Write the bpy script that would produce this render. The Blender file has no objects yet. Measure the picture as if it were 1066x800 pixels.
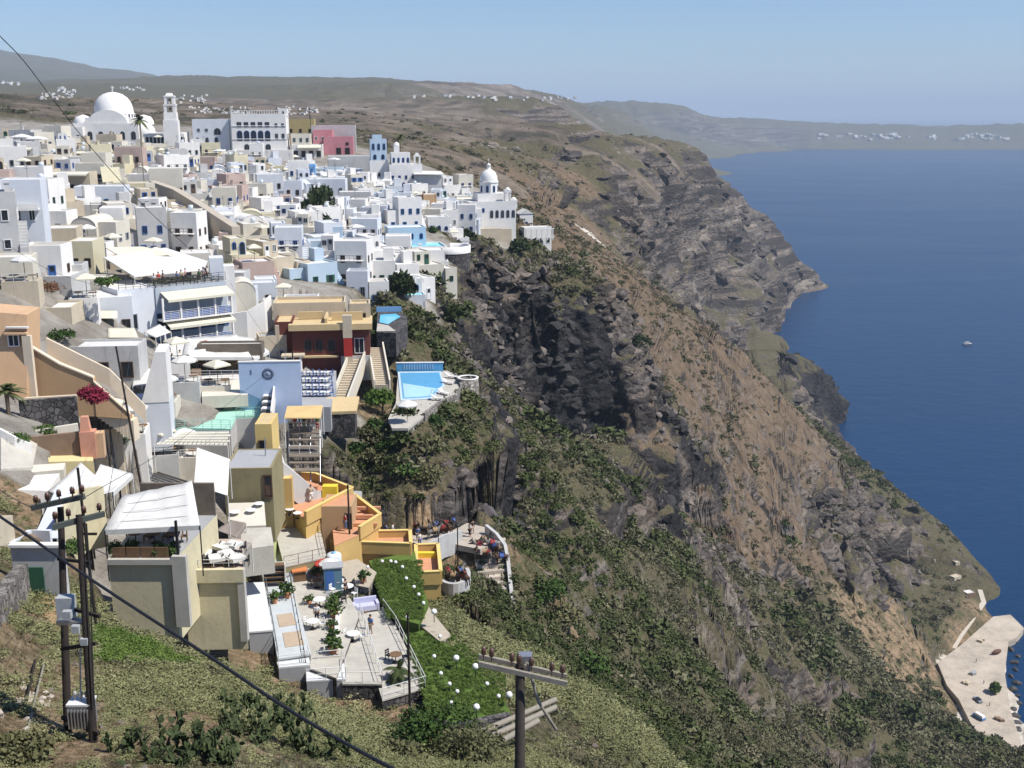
import bpy, bmesh, math, random
import numpy as np
from mathutils import Vector, Matrix
random.seed(7); np.random.seed(7)
S = bpy.context.scene; COL = S.collection
R = math.radians
# ------------------------------------------------------------------ camera
F, CU, CV, HC, HOR = 1150.0, 533.0, 400.0, 220.0, 118.0     # focal length and centre in photo pixels, eye height, horizon row
PITCH = math.atan((CV-HOR)/F); CP, SP = math.cos(PITCH), math.sin(PITCH)
cam_d = bpy.data.cameras.new('camera'); cam = bpy.data.objects.new('camera', cam_d); COL.objects.link(cam)
cam.location = (0, 0, HC); cam.rotation_euler = (R(90)-PITCH, 0, 0)
cam_d.sensor_width = 36; cam_d.lens = 36*F/1066; cam_d.clip_start = 0.5; cam_d.clip_end = 120000
S.camera = cam
def P(u, v, D):
    x = (u-CU)/F; y = (CV-v)/F
    return Vector((D*x, D*(CP+y*SP), HC+D*(-SP+y*CP)))
def Dz(v, z):                      # camera depth at which the ray of row v meets height z
    y = (CV-v)/F
    return (z-HC)/(-SP+y*CP)
def G(u, v, z): return P(u, v, Dz(v, z))
def px(D): return D/F              # metres per photo pixel at depth D
# ------------------------------------------------------------------ numpy noise
def _hash(ix, iy, iz, seed):
    h = (ix*374761393 + iy*668265263 + iz*2147483647 + seed*974634777) & 0xFFFFFFFF
    h = ((h ^ (h >> 13))*1274126177) & 0xFFFFFFFF
    h = ((h ^ (h >> 16))*2246822519) & 0xFFFFFFFF
    return ((h ^ (h >> 15)) & 0xFFFF)/32767.5-1.0
def vnoise(x, y, z=None, seed=0):
    if z is None: z = np.zeros_like(x)
    x0 = np.floor(x); y0 = np.floor(y); z0 = np.floor(z)
    fx, fy, fz = x-x0, y-y0, z-z0
    fx = fx*fx*(3-2*fx); fy = fy*fy*(3-2*fy); fz = fz*fz*(3-2*fz)
    ix, iy, iz = x0.astype(np.int64), y0.astype(np.int64), z0.astype(np.int64)
    def c(a, b, d): return _hash(ix+a, iy+b, iz+d, seed)
    def l(a, b, t): return a+(b-a)*t
    return l(l(l(c(0,0,0), c(1,0,0), fx), l(c(0,1,0), c(1,1,0), fx), fy),
             l(l(c(0,0,1), c(1,0,1), fx), l(c(0,1,1), c(1,1,1), fx), fy), fz)
def fbm(x, y, z=None, oct=4, seed=0, ridged=False):
    s = np.zeros_like(x); a = 1.0; t = 0
    if z is None: z = np.zeros_like(x)
    for o in range(oct):
        n = vnoise(x, y, z, seed+o*17)
        if ridged: n = 1-2*np.abs(n)
        s += a*n; t += a; a *= .5; x = x*2.03+11.3; y = y*2.03-7.1; z = z*2.03+3.7
    return s/t
# ------------------------------------------------------------------ terrain control: photo pixel, depth, cover
# g green scrub, b brown dry slope, r rock, d dirt, v village ground, f far scrub, s sand shelf, w below water, k dark lava with painted-in shade
CT = [
 # near hill, left
 (0,798,34,'d'),(120,798,35,'d'),(250,798,38,'g'),(200,765,40,'d'),(165,752,43,'d'),(30,760,38,'d'),(10,720,42,'d'),(70,700,47,'d'),(350,798,45,'g'),(440,795,55,'g'),(30,700,45,'d'),(0,650,47,'d'),(100,770,38,'d'),(60,740,41,'d'),
 (150,720,45,'g'),(200,700,52,'g'),(35,640,55,'d'),(40,605,65,'d'),(110,660,70,'g'),(120,690,58,'g'),(80,680,52,'g'),(185,665,71,'g'),(255,680,73,'g'),(250,740,55,'g'),(300,740,60,'g'),(300,700,74,'g'),
 (335,722,74,'g'),(380,745,70,'g'),(420,765,66,'g'),(470,775,68,'g'),(500,790,60,'g'),(560,790,58,'g'),
 # under the terraces
 (340,705,86,'d'),(340,600,105,'d'),(440,740,82,'d'),(400,620,101,'d'),(480,690,87,'g'),(480,735,81.5,'g'),(530,745,84,'g'),(250,600,92,'d'),
 (280,585,99,'d'),(430,590,109,'g'),(380,570,112,'d'),(350,530,117,'d'),(220,540,92,'v'),(340,480,124,'r'),(455,545,128,'d'),(480,600,118,'g'),(500,650,107,'g'),
 (520,560,132,'d'),(540,600,128,'d'),(545,640,122,'g'),(470,520,133,'r'),(430,505,133,'g'),(400,480,131,'g'),(430,455,141,'g'),(370,470,128,'g'),
 # middle slope and gully
 (600,730,100,'g'),(640,795,90,'g'),(560,730,92,'g'),(600,660,145,'g'),(600,600,170,'g'),(550,560,145,'g'),(560,500,165,'g'),(545,450,178,'g'),(700,750,150,'g'),(700,650,200,'g'),
 (650,690,160,'g'),(700,600,222,'g'),(760,650,235,'g'),(800,700,262,'g'),(800,790,228,'g'),(900,795,275,'g'),(1000,795,315,'g'),(1066,795,345,'g'),(900,720,335,'g'),(950,742,350,'g'),
 (860,680,310,'g'),(1040,778,362,'g'),(640,560,205,'g'),(600,540,180,'g'),(700,555,250,'g'),
 # rock under the pool
 (505,405,168,'k'),(495,425,160,'r'),(515,470,158,'k'),(535,560,152,'k'),(510,540,146,'g'),(480,460,150,'g'),(528,430,205,'g'),(540,480,190,'g'),
 # left shoulder above the cave
 (450,350,182,'g'),(480,370,192,'r'),(500,400,186,'r'),(420,370,168,'g'),(470,330,205,'k'),(490,300,250,'r'),(510,320,256,'r'),(500,350,225,'k'),(520,390,240,'r'),(445,385,170,'g'),
 (470,395,172,'g'),
 # promontory and cave
 (545,295,296,'g'),(520,285,285,'r'),(580,270,325,'g'),(600,285,315,'g'),(635,300,318,'r'),(560,305,292,'r'),(600,308,300,'r'),(520,310,270,'k'),
 (535,425,272,'k'),(570,432,288,'k'),(610,420,300,'k'),(634,400,312,'k'),(560,400,300,'k'),(600,390,306,'k'),(535,395,286,'k'),(560,330,300,'k'),(610,330,310,'k'),
 (560,450,250,'g'),(600,460,245,'g'),(640,440,275,'r'),(580,480,215,'g'),(645,350,325,'r'),(650,320,335,'r'),
 # brown spur: crest, face
 (560,255,345,'b'),(600,262,372,'b'),(650,292,408,'b'),(700,325,442,'b'),(770,370,500,'b'),(830,425,540,'b'),(880,465,572,'g'),(920,500,575,'g'),(950,522,570,'g'),(962,548,560,'r'),
 (1000,578,535,'r'),(1030,603,532,'r'),(1035,612,520,'r'),
 (680,340,395,'b'),(720,380,412,'b'),(700,400,372,'b'),(660,370,350,'g'),(760,420,440,'b'),(820,470,468,'b'),(870,510,490,'b'),(650,410,310,'b'),(690,440,318,'b'),(750,460,385,'b'),
 (650,450,272,'g'),(650,490,255,'r'),(690,470,310,'k'),(690,520,262,'k'),(720,470,335,'k'),(730,500,330,'b'),(740,530,310,'b'),(780,500,395,'b'),(800,540,375,'b'),(790,570,345,'b'),(760,560,305,'r'),
 (840,560,420,'b'),(740,590,265,'r'),(790,620,290,'g'),(840,610,370,'b'),(860,640,350,'g'),
 (880,560,470,'r'),(900,555,490,'r'),(930,545,520,'r'),(890,600,445,'r'),(920,600,465,'r'),(945,590,500,'r'),(895,640,415,'d'),(940,650,445,'d'),(920,690,395,'d'),(960,680,425,'d'),(880,660,375,'g'),
 (970,620,482,'g'),(960,640,470,'g'),(1000,640,468,'d'),(985,600,505,'r'),(1010,620,497,'d'),(985,700,438,'d'),(975,720,415,'d'),(1000,740,398,'g'),(1020,770,378,'g'),
 # scree, cliffs and the far headland
 (600,220,560,'b'),(570,230,480,'b'),(620,250,540,'s'),(650,275,520,'b'),(680,302,535,'b'),(600,205,600,'r'),(640,190,660,'r'),(625,232,610,'r'),(650,235,720,'r'),(690,290,640,'r'),
 (600,190,620,'b'),(560,200,520,'b'),(540,225,400,'b'),(690,170,960,'r'),(700,200,950,'r'),(735,168,1180,'r'),(740,190,1150,'r'),(650,175,790,'r'),(660,200,770,'r'),
 (700,250,820,'r'),(750,270,980,'r'),(745,225,1060,'r'),(800,290,1180,'r'),(760,300,900,'r'),(720,305,700,'r'),(770,235,1210,'r'),(800,225,1400,'r'),(835,275,1440,'r'),(760,190,1340,'r'),
 (850,298,1417,'r'),(820,295,1330,'r'),(790,310,960,'r'),(690,310,540,'r'),(730,345,575,'r'),(700,320,560,'r'),(780,335,740,'r'),(750,320,690,'r'),(805,320,860,'r'),(800,355,740,'r'),
 (812,322,800,'r'),(836,335,800,'k'),(851,347,800,'k'),(862,362,806,'k'),(869,385,806,'k'),(872,410,800,'k'),(876,440,785,'k'),(879,458,765,'r'),(845,372,770,'k'),(855,405,745,'k'),(862,435,735,'r'),(835,385,700,'r'),(850,425,690,'r'),(770,355,600,'r'),
 # plateau and fields behind the town
 (560,160,660,'f'),(640,165,860,'f'),(700,162,1040,'f'),(560,140,860,'f'),(480,165,480,'f'),(450,145,620,'f'),(430,125,820,'f'),(520,150,700,'f'),(610,150,1100,'f'),(520,175,480,'f'),
 (500,150,720,'r'),(560,150,820,'r'),(470,135,900,'f'),(520,112,1500,'r'),(550,108,1600,'r'),(585,112,1650,'r'),(550,142,1300,'f'),(590,140,1400,'f'),(480,115,1500,'f'),(620,135,3000,'f'),(715,148,5700,'r'),
 (60,140,420,'v'),(200,132,620,'f'),(350,125,720,'f'),(100,116,1500,'f'),(0,96,3000,'g'),(200,102,2200,'g'),(150,92,4000,'g'),(300,115,1300,'f'),(30,112,1200,'f'),
 (0,52,6200,'g'),(40,57,6100,'g'),(100,76,5900,'g'),(130,84,5600,'g'),(190,86,3900,'g'),(240,84,3500,'g'),(300,91,3000,'g'),(350,90,2600,'r'),(390,87,2500,'r'),(430,97,2450,'r'),(370,105,2100,'r'),(330,108,2000,'f'),
 (500,102,2700,'f'),(560,103,3100,'f'),(600,110,3400,'r'),(650,116,4400,'r'),(700,122,5950,'r'),(725,125,6150,'r'),(750,127.5,6380,'r'),(775,130,6650,'r'),(800,133,7080,'r'),(825,135,7120,'r'),(850,136.5,7130,'r'),(900,138,7130,'r'),(950,138,7150,'r'),(1000,137,7150,'r'),(1066,134,7150,'r'),(700,121.5,7000,'f'),(800,132.5,8000,'f'),(950,137,8200,'f'),(1066,133,8200,'f'),
 (600,125,3000,'r'),(650,130,4600,'r'),(700,134,5900,'r'),(725,140,6000,'r'),(750,150,6200,'r'),(775,153.5,6500,'r'),(800,152.2,7000,'r'),(820,150,7050,'r'),(900,151,7000,'r'),(1000,151,7000,'r'),(1066,151,7000,'r'),
 # town
 (0,330,108,'v'),(0,450,84,'v'),(100,440,100,'v'),(150,420,112,'v'),(250,440,117,'v'),(300,430,127,'v'),(345,425,137,'v'),(0,400,98,'v'),(60,500,84,'v'),(150,500,88,'v'),(120,585,77,'v'),(30,560,70,'d'),(14,525,77,'d'),
 (0,250,126,'v'),(60,300,127,'v'),(100,330,128,'v'),(200,372,142,'v'),(0,200,205,'v'),(100,210,212,'v'),(200,250,203,'v'),(270,282,192,'v'),(320,303,177,'v'),(290,380,145,'v'),
 (100,170,302,'v'),(220,200,272,'v'),(300,230,262,'v'),(380,272,232,'v'),(430,312,197,'v'),(400,345,168,'g'),(460,278,237,'g'),(440,266,247,'v'),(425,280,240,'v'),(455,262,255,'v'),(500,250,312,'v'),(330,190,332,'v'),(440,210,322,'v'),(480,192,352,'v'),(540,247,337,'g'),
 (580,246,352,'b'),(400,400,150,'d'),(435,405,150,'d'),(385,420,142,'d'),(260,165,368,'v'),(115,150,352,'v'),(400,160,380,'v'),(0,150,350,'v'),(490,270,255,'g'),(520,262,300,'g'),(440,330,190,'g'),(450,300,215,'g'),
]
WATER = [(900,330),(870,302),(1000,300),(1060,400),(900,410),(905,450),(960,480),(990,540),(1045,585),(1062,600),(1000,200),(850,200),(815,200),(1066,175),(790,170),(930,260),(1066,500),(840,322),(855,335),(850,170),(800,168),(950,165),(900,160),(1000,160),(775,165),(880,362),(905,372),(925,362),(890,395),(894,425),(868,352),(875,320),(890,345),(1066,160)]
def octs(x, y, z, r, lams, seed, ridged=False, cut=.006):
    """relief of fixed wavelengths (metres); those too fine to see from the viewpoint fade out"""
    s = np.zeros_like(x)
    for i, l in enumerate(lams):
        n = vnoise(x/l+i*7.7, y/l-i*3.1, z/l+i*1.9, seed+i)
        if ridged: n = .6-1.7*np.abs(n)
        s += n*l*np.clip(l/(r*cut)-.4, 0, 1)
    return s
def _abc():
    pts = []
    for u, v, D, k in CT:
        p = P(u, v, D); pts.append((p.x, p.y, p.z, k))
    for u, v in WATER:
        p = G(u, v, -14); pts.append((p.x, p.y, p.z, 'w'))
    # shelf by the water (z about 2.4) and open water beside it
    for u, v in ((1000,690),(1030,700),(1018,745),(1045,660),(1050,720),(1050,755),(1040,690),(1010,715)):
        p = G(u, v, 2.4); pts.append((p.x, p.y, p.z, 's'))
    for u, v in ((1066,650),(1064,690),(1068,730),(1100,760),(1150,700),(1200,600)):
        p = G(u, v, -6); pts.append((p.x, p.y, p.z, 'w'))
    for u, D in ((765,5300),(765,4600),(765,3900),(735,3600),(735,4600),(800,4300),(850,3900),(800,5600),(850,5900),(720,2900)):
        p = P(u, 150, D); pts.append((p.x, p.y, -18, 'w'))
    for x, y, z, k in ((330,1700,-20,'w'),(300,2300,-20,'w'),(500,2000,-20,'w'),(500,3200,-20,'w'),(800,4500,-20,'w'),(1100,5600,-20,'w'),(180,2600,60,'r'),(330,2600,-15,'w'),(700,5200,-10,'w'),(200,2000,110,'f'),
        (330,1500,-15,'w'),(600,1350,-20,'w'),(380,1650,-20,'w'),(330,2000,-20,'w'),
        (0,20,202,'d'),(-14,22,206,'d'),(12,22,192,'g'),(-20,10,208,'d'),(20,20,180,'g'),(18,32,176,'g'),(40,60,150,'g'),(60,100,130,'g'),(90,150,110,'g'),(170,260,60,'g'),(240,320,15,'g'),(300,350,-8,'w'),(150,180,70,'g'),(400,420,-14,'w'),
        (-60,60,204,'d'),(-120,120,212,'v'),(-220,250,215,'v'),(-300,400,218,'v'),(-900,1200,240,'f'),(-3000,3500,330,'f'),(-4500,6000,560,'f'),(-2500,8500,300,'f'),(0,8500,120,'f'),(2500,9000,60,'f'),(6000,8500,100,'f'),(8000,8000,50,'f'),
        (3000,8500,90,'f'),(5000,9000,100,'f')):
        pts.append((x, y, z, k))
    return pts
CPTS = _abc(); SOFT = 1.2e-4
_x = np.array([p[0] for p in CPTS]); _y = np.array([p[1] for p in CPTS]); _z = np.array([p[2] for p in CPTS])
_th, _lr = np.arctan2(_x, _y), np.log(np.hypot(_x, _y))
_n = len(CPTS)
_A = np.sqrt((_th[:,None]-_th[None])**2+(_lr[:,None]-_lr[None])**2+SOFT)
_M = np.zeros((_n+3, _n+3)); _M[:_n,:_n] = _A - np.eye(_n)*0.0012
_M[:_n,_n] = 1; _M[:_n,_n+1] = _th; _M[:_n,_n+2] = _lr; _M[_n:,:_n] = _M[:_n,_n:].T
_scale = np.exp(_lr)
_W = np.linalg.solve(_M, np.concatenate([_z, [0,0,0]]))
def rbf(th, lr):
    out = np.empty(th.size); t, l = th.ravel(), lr.ravel()
    for i in range(0, t.size, 20000):
        a, b = t[i:i+20000], l[i:i+20000]
        out[i:i+20000] = np.sqrt((a[:,None]-_th[None])**2+(b[:,None]-_lr[None])**2+SOFT) @ _W[:_n] + _W[_n] + _W[_n+1]*a + _W[_n+2]*b
    return out.reshape(th.shape)
KINDS = 'gbrdvfswk'
_kw = np.zeros((_n, len(KINDS)))
for i, p in enumerate(CPTS): _kw[i, KINDS.index(p[3])] = 1
def covers(th, lr, s=0.035):
    out = np.empty((th.size, len(KINDS))); t, l = th.ravel(), lr.ravel()
    for i in range(0, t.size, 20000):
        d2 = (t[i:i+20000,None]-_th[None])**2+(l[i:i+20000,None]-_lr[None])**2
        w = 1/(d2+s*s*.15)**2
        out[i:i+20000] = (w @ _kw)/w.sum(1)[:,None]
    return out.reshape(th.shape+(len(KINDS),))
# base grids in polar coordinates round the camera foot
T0, T1, NT = R(-40), R(40), 201
L0, L1, NL = math.log(14), math.log(9500), 1101
_gt, _gl = np.linspace(T0, T1, NT), np.linspace(L0, L1, NL)
_TT, _LL = np.meshgrid(_gt, _gl, indexing='ij')
BASE = rbf(_TT, _LL)
COV = covers(_TT[::1, ::4], _LL[::1, ::4])
def _bil(g, th, lr, t0, t1, l0, l1):
    a = np.clip((th-t0)/(t1-t0)*(g.shape[0]-1), 0, g.shape[0]-1.001); b = np.clip((lr-l0)/(l1-l0)*(g.shape[1]-1), 0, g.shape[1]-1.001)
    i = a.astype(int); j = b.astype(int); a = a-i; b = b-j
    if g.ndim == 3: a = a[...,None]; b = b[...,None]
    return (g[i,j]*(1-a)+g[i+1,j]*a)*(1-b)+(g[i,j+1]*(1-a)+g[i+1,j+1]*a)*b
# rock faces: top edge (photo pixel, depth), drop in metres, and how far downhill the drop fades out; the low side is on the right of the line
SCARPS = [
 ([(513,322,276),(540,306,286),(575,302,294),(605,301,302),(637,304,316)], 26, 15),
 ([(642,462,268),(680,449,300),(708,444,330),(738,462,345)], 11, 16),
 ([(606,522,205),(640,502,232),(672,496,250),(697,500,262)], 9, 14),
 ([(704,492,312),(730,490,330),(760,500,336)], 8, 12),
 ([(766,494,372),(800,496,392),(832,512,408)], 9, 14),
 ([(790,572,330),(822,574,372),(848,582,385),(872,602,380)], 10, 15),
 ([(872,548,478),(905,544,505),(930,544,518),(956,552,548)], 26, 22),
 ([(880,566,466),(886,600,440),(892,630,420)], 10, 12),
 ([(541,560,148),(524,500,154),(510,440,160),(497,404,170)], 6, 11),
 ([(455,326,200),(480,318,212),(504,322,224)], 6, 9),
 ([(548,268,300),(575,262,318),(592,272,330)], 4, 10),
 ([(640,186,660),(665,176,800),(700,168,960),(738,167,1180)], 62, 75),
 ([(640,222,640),(690,208,860),(735,208,1080),(765,226,1220)], 52, 65),
 ([(640,250,590),(690,240,740),(735,256,900),(780,278,1080)], 36, 45),
 ([(670,300,545),(700,296,600),(740,300,660),(772,312,720)], 34, 40),
 ([(790,300,1060),(815,270,1300),(840,276,1420)], 36, 60),
 
 ([(500,345,215),(520,370,235)], 5, 8),
 ([(640,380,318),(668,400,312),(690,412,318)], 4, 8),
 ([(700,640,206),(740,645,222),(775,660,236)], 4, 9),
 ([(780,690,258),(840,700,285),(890,712,322)], 7, 14),
 ([(800,740,246),(870,752,270),(930,765,305)], 6, 12),
 ([(820,770,238),(900,780,268)], 5, 10),
 ([(490,108,1480),(545,104,1560),(592,108,1640)], 30, 120),
 ([(545,158,690),(600,160,800)], 11, 22), ([(540,176,500),(600,176,620)], 6, 14), ([(470,176,450),(530,172,560)], 6, 12), ([(478,154,640),(545,153,760)], 13, 24), ([(560,148,860),(640,150,1020)], 10, 26), ([(440,140,700),(520,132,900)], 10, 30), ([(400,120,1000),(480,118,1300)], 16, 50),
]
_SC = []
for pl, drop, fade in SCARPS:
    _SC.append((np.array([tuple(P(*q))[:2] for q in pl]), drop, fade))
def scarps(x, y):
    out = np.zeros_like(x)
    for pl, drop, fade in _SC:
        m = fade*4
        box = (x > pl[:,0].min()-m) & (x < pl[:,0].max()+m) & (y > pl[:,1].min()-m) & (y < pl[:,1].max()+m)
        if not box.any(): continue
        px_, py_ = x[box], y[box]
        w = vnoise(px_/(fade*.45), py_/(fade*.45), seed=77)*fade*.18 + vnoise(px_/(fade*.2), py_/(fade*.2), seed=78)*fade*.03
        best = np.full(px_.shape, 1e9); sd = np.zeros_like(px_); run = np.zeros_like(px_)
        ln = np.hypot(*np.diff(pl, axis=0).T); tot = ln.sum(); acc = 0
        for k in range(len(pl)-1):
            a, d = pl[k], (pl[k+1]-pl[k])/ln[k]
            rx, ry = px_-a[0], py_-a[1]; t = rx*d[0]+ry*d[1]; tc = np.clip(t, 0, ln[k])
            dd = np.hypot(rx-tc*d[0], ry-tc*d[1]); side = rx*d[1]-ry*d[0]
            b = dd < best; best = np.where(b, dd, best); sd = np.where(b, np.sign(side)*dd, sd); run = np.where(b, acc+tc, run); acc += ln[k]
        # past the two ends the drop tapers away
        e = np.clip(np.minimum(run, tot-run)/(tot*.22), 0, 1)
        sd = sd+w
        f = np.clip(sd/(fade*.2), 0, 1); f = f*f*(3-2*f)*np.exp(-np.maximum(sd, 0)/fade)
        out[box] -= drop*f*e*(1+.35*vnoise(px_/fade, py_/fade, seed=79))
    return out
def base_z(x, y):
    x = np.asarray(x, float); y = np.asarray(y, float)
    return scarps(x, y)+_bil(BASE, np.arctan2(x, y), np.log(np.maximum(np.hypot(x, y), 14.1)), T0, T1, L0, L1)
def cover(x, y):
    return _bil(COV, np.arctan2(x, y), np.log(np.maximum(np.hypot(x, y), 14.1)), T0, T1, L0, _gl[::4][-1])
# levelled ground under built terraces: photo outline and height; the slope never rises above them
FILL = {172.2, 167.0, 172.3, 168.9, 170.4, 183.15}
PADS = [([(254,607),(275,606),(284,656),(259,658)],180.0),([(274,596),(298,590),(324,681),(289,690)],179.0),([(302,606),(345,588),(374,640),(358,708),(319,712)],178.4),([(352,640),(375,636),(398,632),(412,652),(443,716),(398,731),(356,714)],177.5),
 ([(420,662),(444,655),(462,668),(494,692),(524,728),(532,742),(500,750),(472,757),(446,748),(440,712)],177.5),([(384,584),(432,574),(436,600),(446,628),(436,650),(414,644),(396,610)],178.1),([(286,552),(332,545),(340,580),(296,590)],180),([(262,566),(300,560),(322,592),(275,606)],179.2),([(340,588),(372,582),(392,596),(384,612),(352,606)],178.3),
 ([(433,575),(456,574),(459,603),(434,604)],177),([(345,570),(372,560),(427,559),(428,573)],178.5),([(369,522),(396,543),(374,557),(348,568),(345,540)],180),([(306,499),(329,501),(367,516),(318,542),(304,528)],181.7),
 ([(404,436),(414,392),(466,386),(481,404),(455,421),(425,446)],183.15),([(392,346),(393,325),(418,325),(424,330),(412,347)],187.6),([(424,562),(432,546),(470,541),(505,549),(526,562),(470,566),(446,572)],172.2),([(490,562),(526,560),(529,588),(496,590)],170.4),([(496,588),(528,586),(531,612),(500,614)],168.9),([(500,612),(531,610),(534,640),(506,642)],167.0),([(456,592),(488,592),(488,615),(456,615)],172.3),
 ([(976,690),(1034,642),(1066,654),(1046,700),(1066,785),(1030,785),(1002,738)],1.5)]
_PD = [(np.array([tuple(G(u, v, z))[:2] for u, v in uv]), z) for uv, z in PADS]
def pads(x, y, h):
    for fill, (pl, zp) in [(0, q) for q in _PD]+[(1, q) for q in _PD if q[1] in FILL]:
        m = 14; box = (x > pl[:,0].min()-m) & (x < pl[:,0].max()+m) & (y > pl[:,1].min()-m) & (y < pl[:,1].max()+m)
        if not box.any(): continue
        a, b = x[box], y[box]; d = np.full(a.shape, 1e9); ins = np.zeros(a.shape, bool)
        for i in range(len(pl)):
            p, q = pl[i-1], pl[i]; e = q-p; t = np.clip(((a-p[0])*e[0]+(b-p[1])*e[1])/(e@e), 0, 1); d = np.minimum(d, np.hypot(a-p[0]-t*e[0], b-p[1]-t*e[1]))
            c = ((p[1] > b) != (q[1] > b)) & (a < (q[0]-p[0])*(b-p[1])/(q[1]-p[1]+1e-9)+p[0]); ins ^= c
        d = np.where(ins, -d, d); lim = zp-.9+np.where(d > 1.2, (d-1.2)*np.where(b < pl[:,1].mean(), .42, 1.25), 0)
        if fill: h[box] = np.where(d < 7, np.maximum(h[box], zp-.75-np.maximum(d-.4, 0)*.9), h[box])
        else: h[box] = np.where(d < m, np.minimum(h[box], lim+(.2 if zp in FILL else 0)), h[box])
    return h
def height(x, y):
    """terrain height: control surface plus broad relief"""
    x = np.asarray(x, float); y = np.asarray(y, float)
    z = base_z(x, y); c = cover(x, y); r = np.hypot(x, y)
    far = np.clip((r-1500)/2500, 0, 1)
    rough = 1.0*c[...,8]+0.25*c[...,0]+0.30*c[...,1]+1.0*c[...,2]+0.10*c[...,3]+0.05*c[...,4]+0.35*c[...,5]
    zz = np.zeros_like(x)
    cl = np.clip(z/20, 0, 1)
    z = z + octs(x, y, zz, r, (9, 4.5, 2.2), 3)*.09*rough*np.clip((r-60)/120, .15, 1)*cl
    z = z + octs(x, y, zz, r, (70, 36, 18), 9, True)*.10*np.clip((r-220)/300, 0, 1)*(c[...,2]+.22*c[...,1]+.2*c[...,5])*cl
    z = z + far*np.clip((z-20)/60, 0, 1)*(fbm(x/420, y/420, oct=4, seed=21)*26 + fbm(x/150, y/150, oct=3, seed=5, ridged=True)*10)
    return pads(x, y, z)
def hz(x, y): return float(height(np.array([x]), np.array([y]))[0])
def hit(u, v, lo=25, hi=9000):
    """where the sight line through a photo pixel meets the terrain"""
    D = np.exp(np.linspace(math.log(lo), math.log(hi), 2500)); x = (u-CU)/F; y = (CV-v)/F
    X, Y, Z = D*x, D*(CP+y*SP), HC+D*(-SP+y*CP)
    k = np.argmax(Z < height(X, Y))
    return Vector((X[k], Y[k], Z[k])), float(D[k])
# ------------------------------------------------------------------ materials
MATS = {}
def nodes(name):
    m = bpy.data.materials.new(name); m.use_nodes = True; nt = m.node_tree
    return m, nt, nt.nodes, nt.links, nt.nodes['Principled BSDF']
def nd(nt, t, **kw):
    n = nt.nodes.new(t)
    for k, v in kw.items():
        if k in n.inputs: n.inputs[k].default_value = v
        else: setattr(n, k, v)
    return n
def ramp(nt, fac, stops):
    r = nt.nodes.new('ShaderNodeValToRGB'); e = r.color_ramp.elements
    while len(e) < len(stops): e.new(.5)
    for el, (p, c) in zip(e, stops):
        el.position = p; el.color = (*c, 1) if len(c) == 3 else c
    nt.links.new(fac, r.inputs[0]); return r.outputs[0]
def mixc(nt, fac, a, b, mode='MIX'):
    m = nt.nodes.new('ShaderNodeMix'); m.data_type = 'RGBA'; m.blend_type = mode
    for sock, v in ((m.inputs[0], fac), (m.inputs[6], a), (m.inputs[7], b)):
        if hasattr(v, 'is_output'): nt.links.new(v, sock)
        else: sock.default_value = v if not isinstance(v, tuple) else ((*v, 1) if len(v) == 3 else v)
    return m.outputs[2]
def math_(nt, op, a, b=0.0, c=None, clamp=False):
    m = nt.nodes.new('ShaderNodeMath'); m.operation = op; m.use_clamp = clamp
    for i, v in enumerate((a, b) if c is None else (a, b, c)):
        if hasattr(v, 'is_output'): nt.links.new(v, m.inputs[i])
        else: m.inputs[i].default_value = v
    return m.outputs[0]
def noise(nt, scale, detail=4, rough=.6, vec=None, dist=0.0):
    n = nd(nt, 'ShaderNodeTexNoise', Scale=scale, Detail=detail, Roughness=rough, Distortion=dist)
    if vec is None: vec = nt.nodes.new('ShaderNodeNewGeometry').outputs['Position']
    nt.links.new(vec, n.inputs['Vector']); return n.outputs['Fac']
def mat(name, col, rough=.8, var=.12, scale=.6, metal=0.0, bump=0.0, stain=0.0, spec=.3, stripes=None):
    """painted, plastered or built surface: a base colour with mottling, fine grain and run-down stains"""
    if name in MATS: return MATS[name]
    m, nt, N, L, b = nodes(name)
    geo = nt.nodes.new('ShaderNodeNewGeometry').outputs['Position']
    n1 = noise(nt, scale, 5, .65, geo); n2 = noise(nt, scale*9, 3, .6, geo)
    f = math_(nt, 'ADD', math_(nt, 'MULTIPLY', n1, .7), math_(nt, 'MULTIPLY', n2, .3))
    lo = tuple(max(0, c*(1-var*1.5)) for c in col); hi = tuple(min(1, c*(1+var)) for c in col)
    c = ramp(nt, f, [(.28, lo), (.5, col), (.75, hi)])
    if stain:
        mp = nd(nt, 'ShaderNodeMapping'); mp.inputs['Scale'].default_value = (1.3, 1.3, .12); L.new(geo, mp.inputs['Vector'])
        s = noise(nt, 1.1, 5, .7, mp.outputs[0])
        s = ramp(nt, s, [(.55, (0,0,0)), (.78, (1,1,1))])
        c = mixc(nt, math_(nt, 'MULTIPLY', s, stain), c, tuple(x*.45+.02 for x in col))
    if stripes:
        per, c2 = stripes
        tc = nt.nodes.new('ShaderNodeTexCoord').outputs['Object']
        w = nd(nt, 'ShaderNodeTexWave', Scale=per, Distortion=0.0); w.wave_profile = 'SIN'; L.new(tc, w.inputs['Vector'])
        k = ramp(nt, w.outputs['Fac'], [(.48, (0,0,0)), (.52, (1,1,1))])
        c = mixc(nt, k, c, c2)
    L.new(c, b.inputs['Base Color']); b.inputs['Roughness'].default_value = rough; b.inputs['Metallic'].default_value = metal
    b.inputs['Specular IOR Level'].default_value = spec
    if bump:
        bp = nd(nt, 'ShaderNodeBump', Strength=bump, Distance=.05); L.new(n2, bp.inputs['Height']); L.new(bp.outputs[0], b.inputs['Normal'])
    MATS[name] = m; return m
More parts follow.
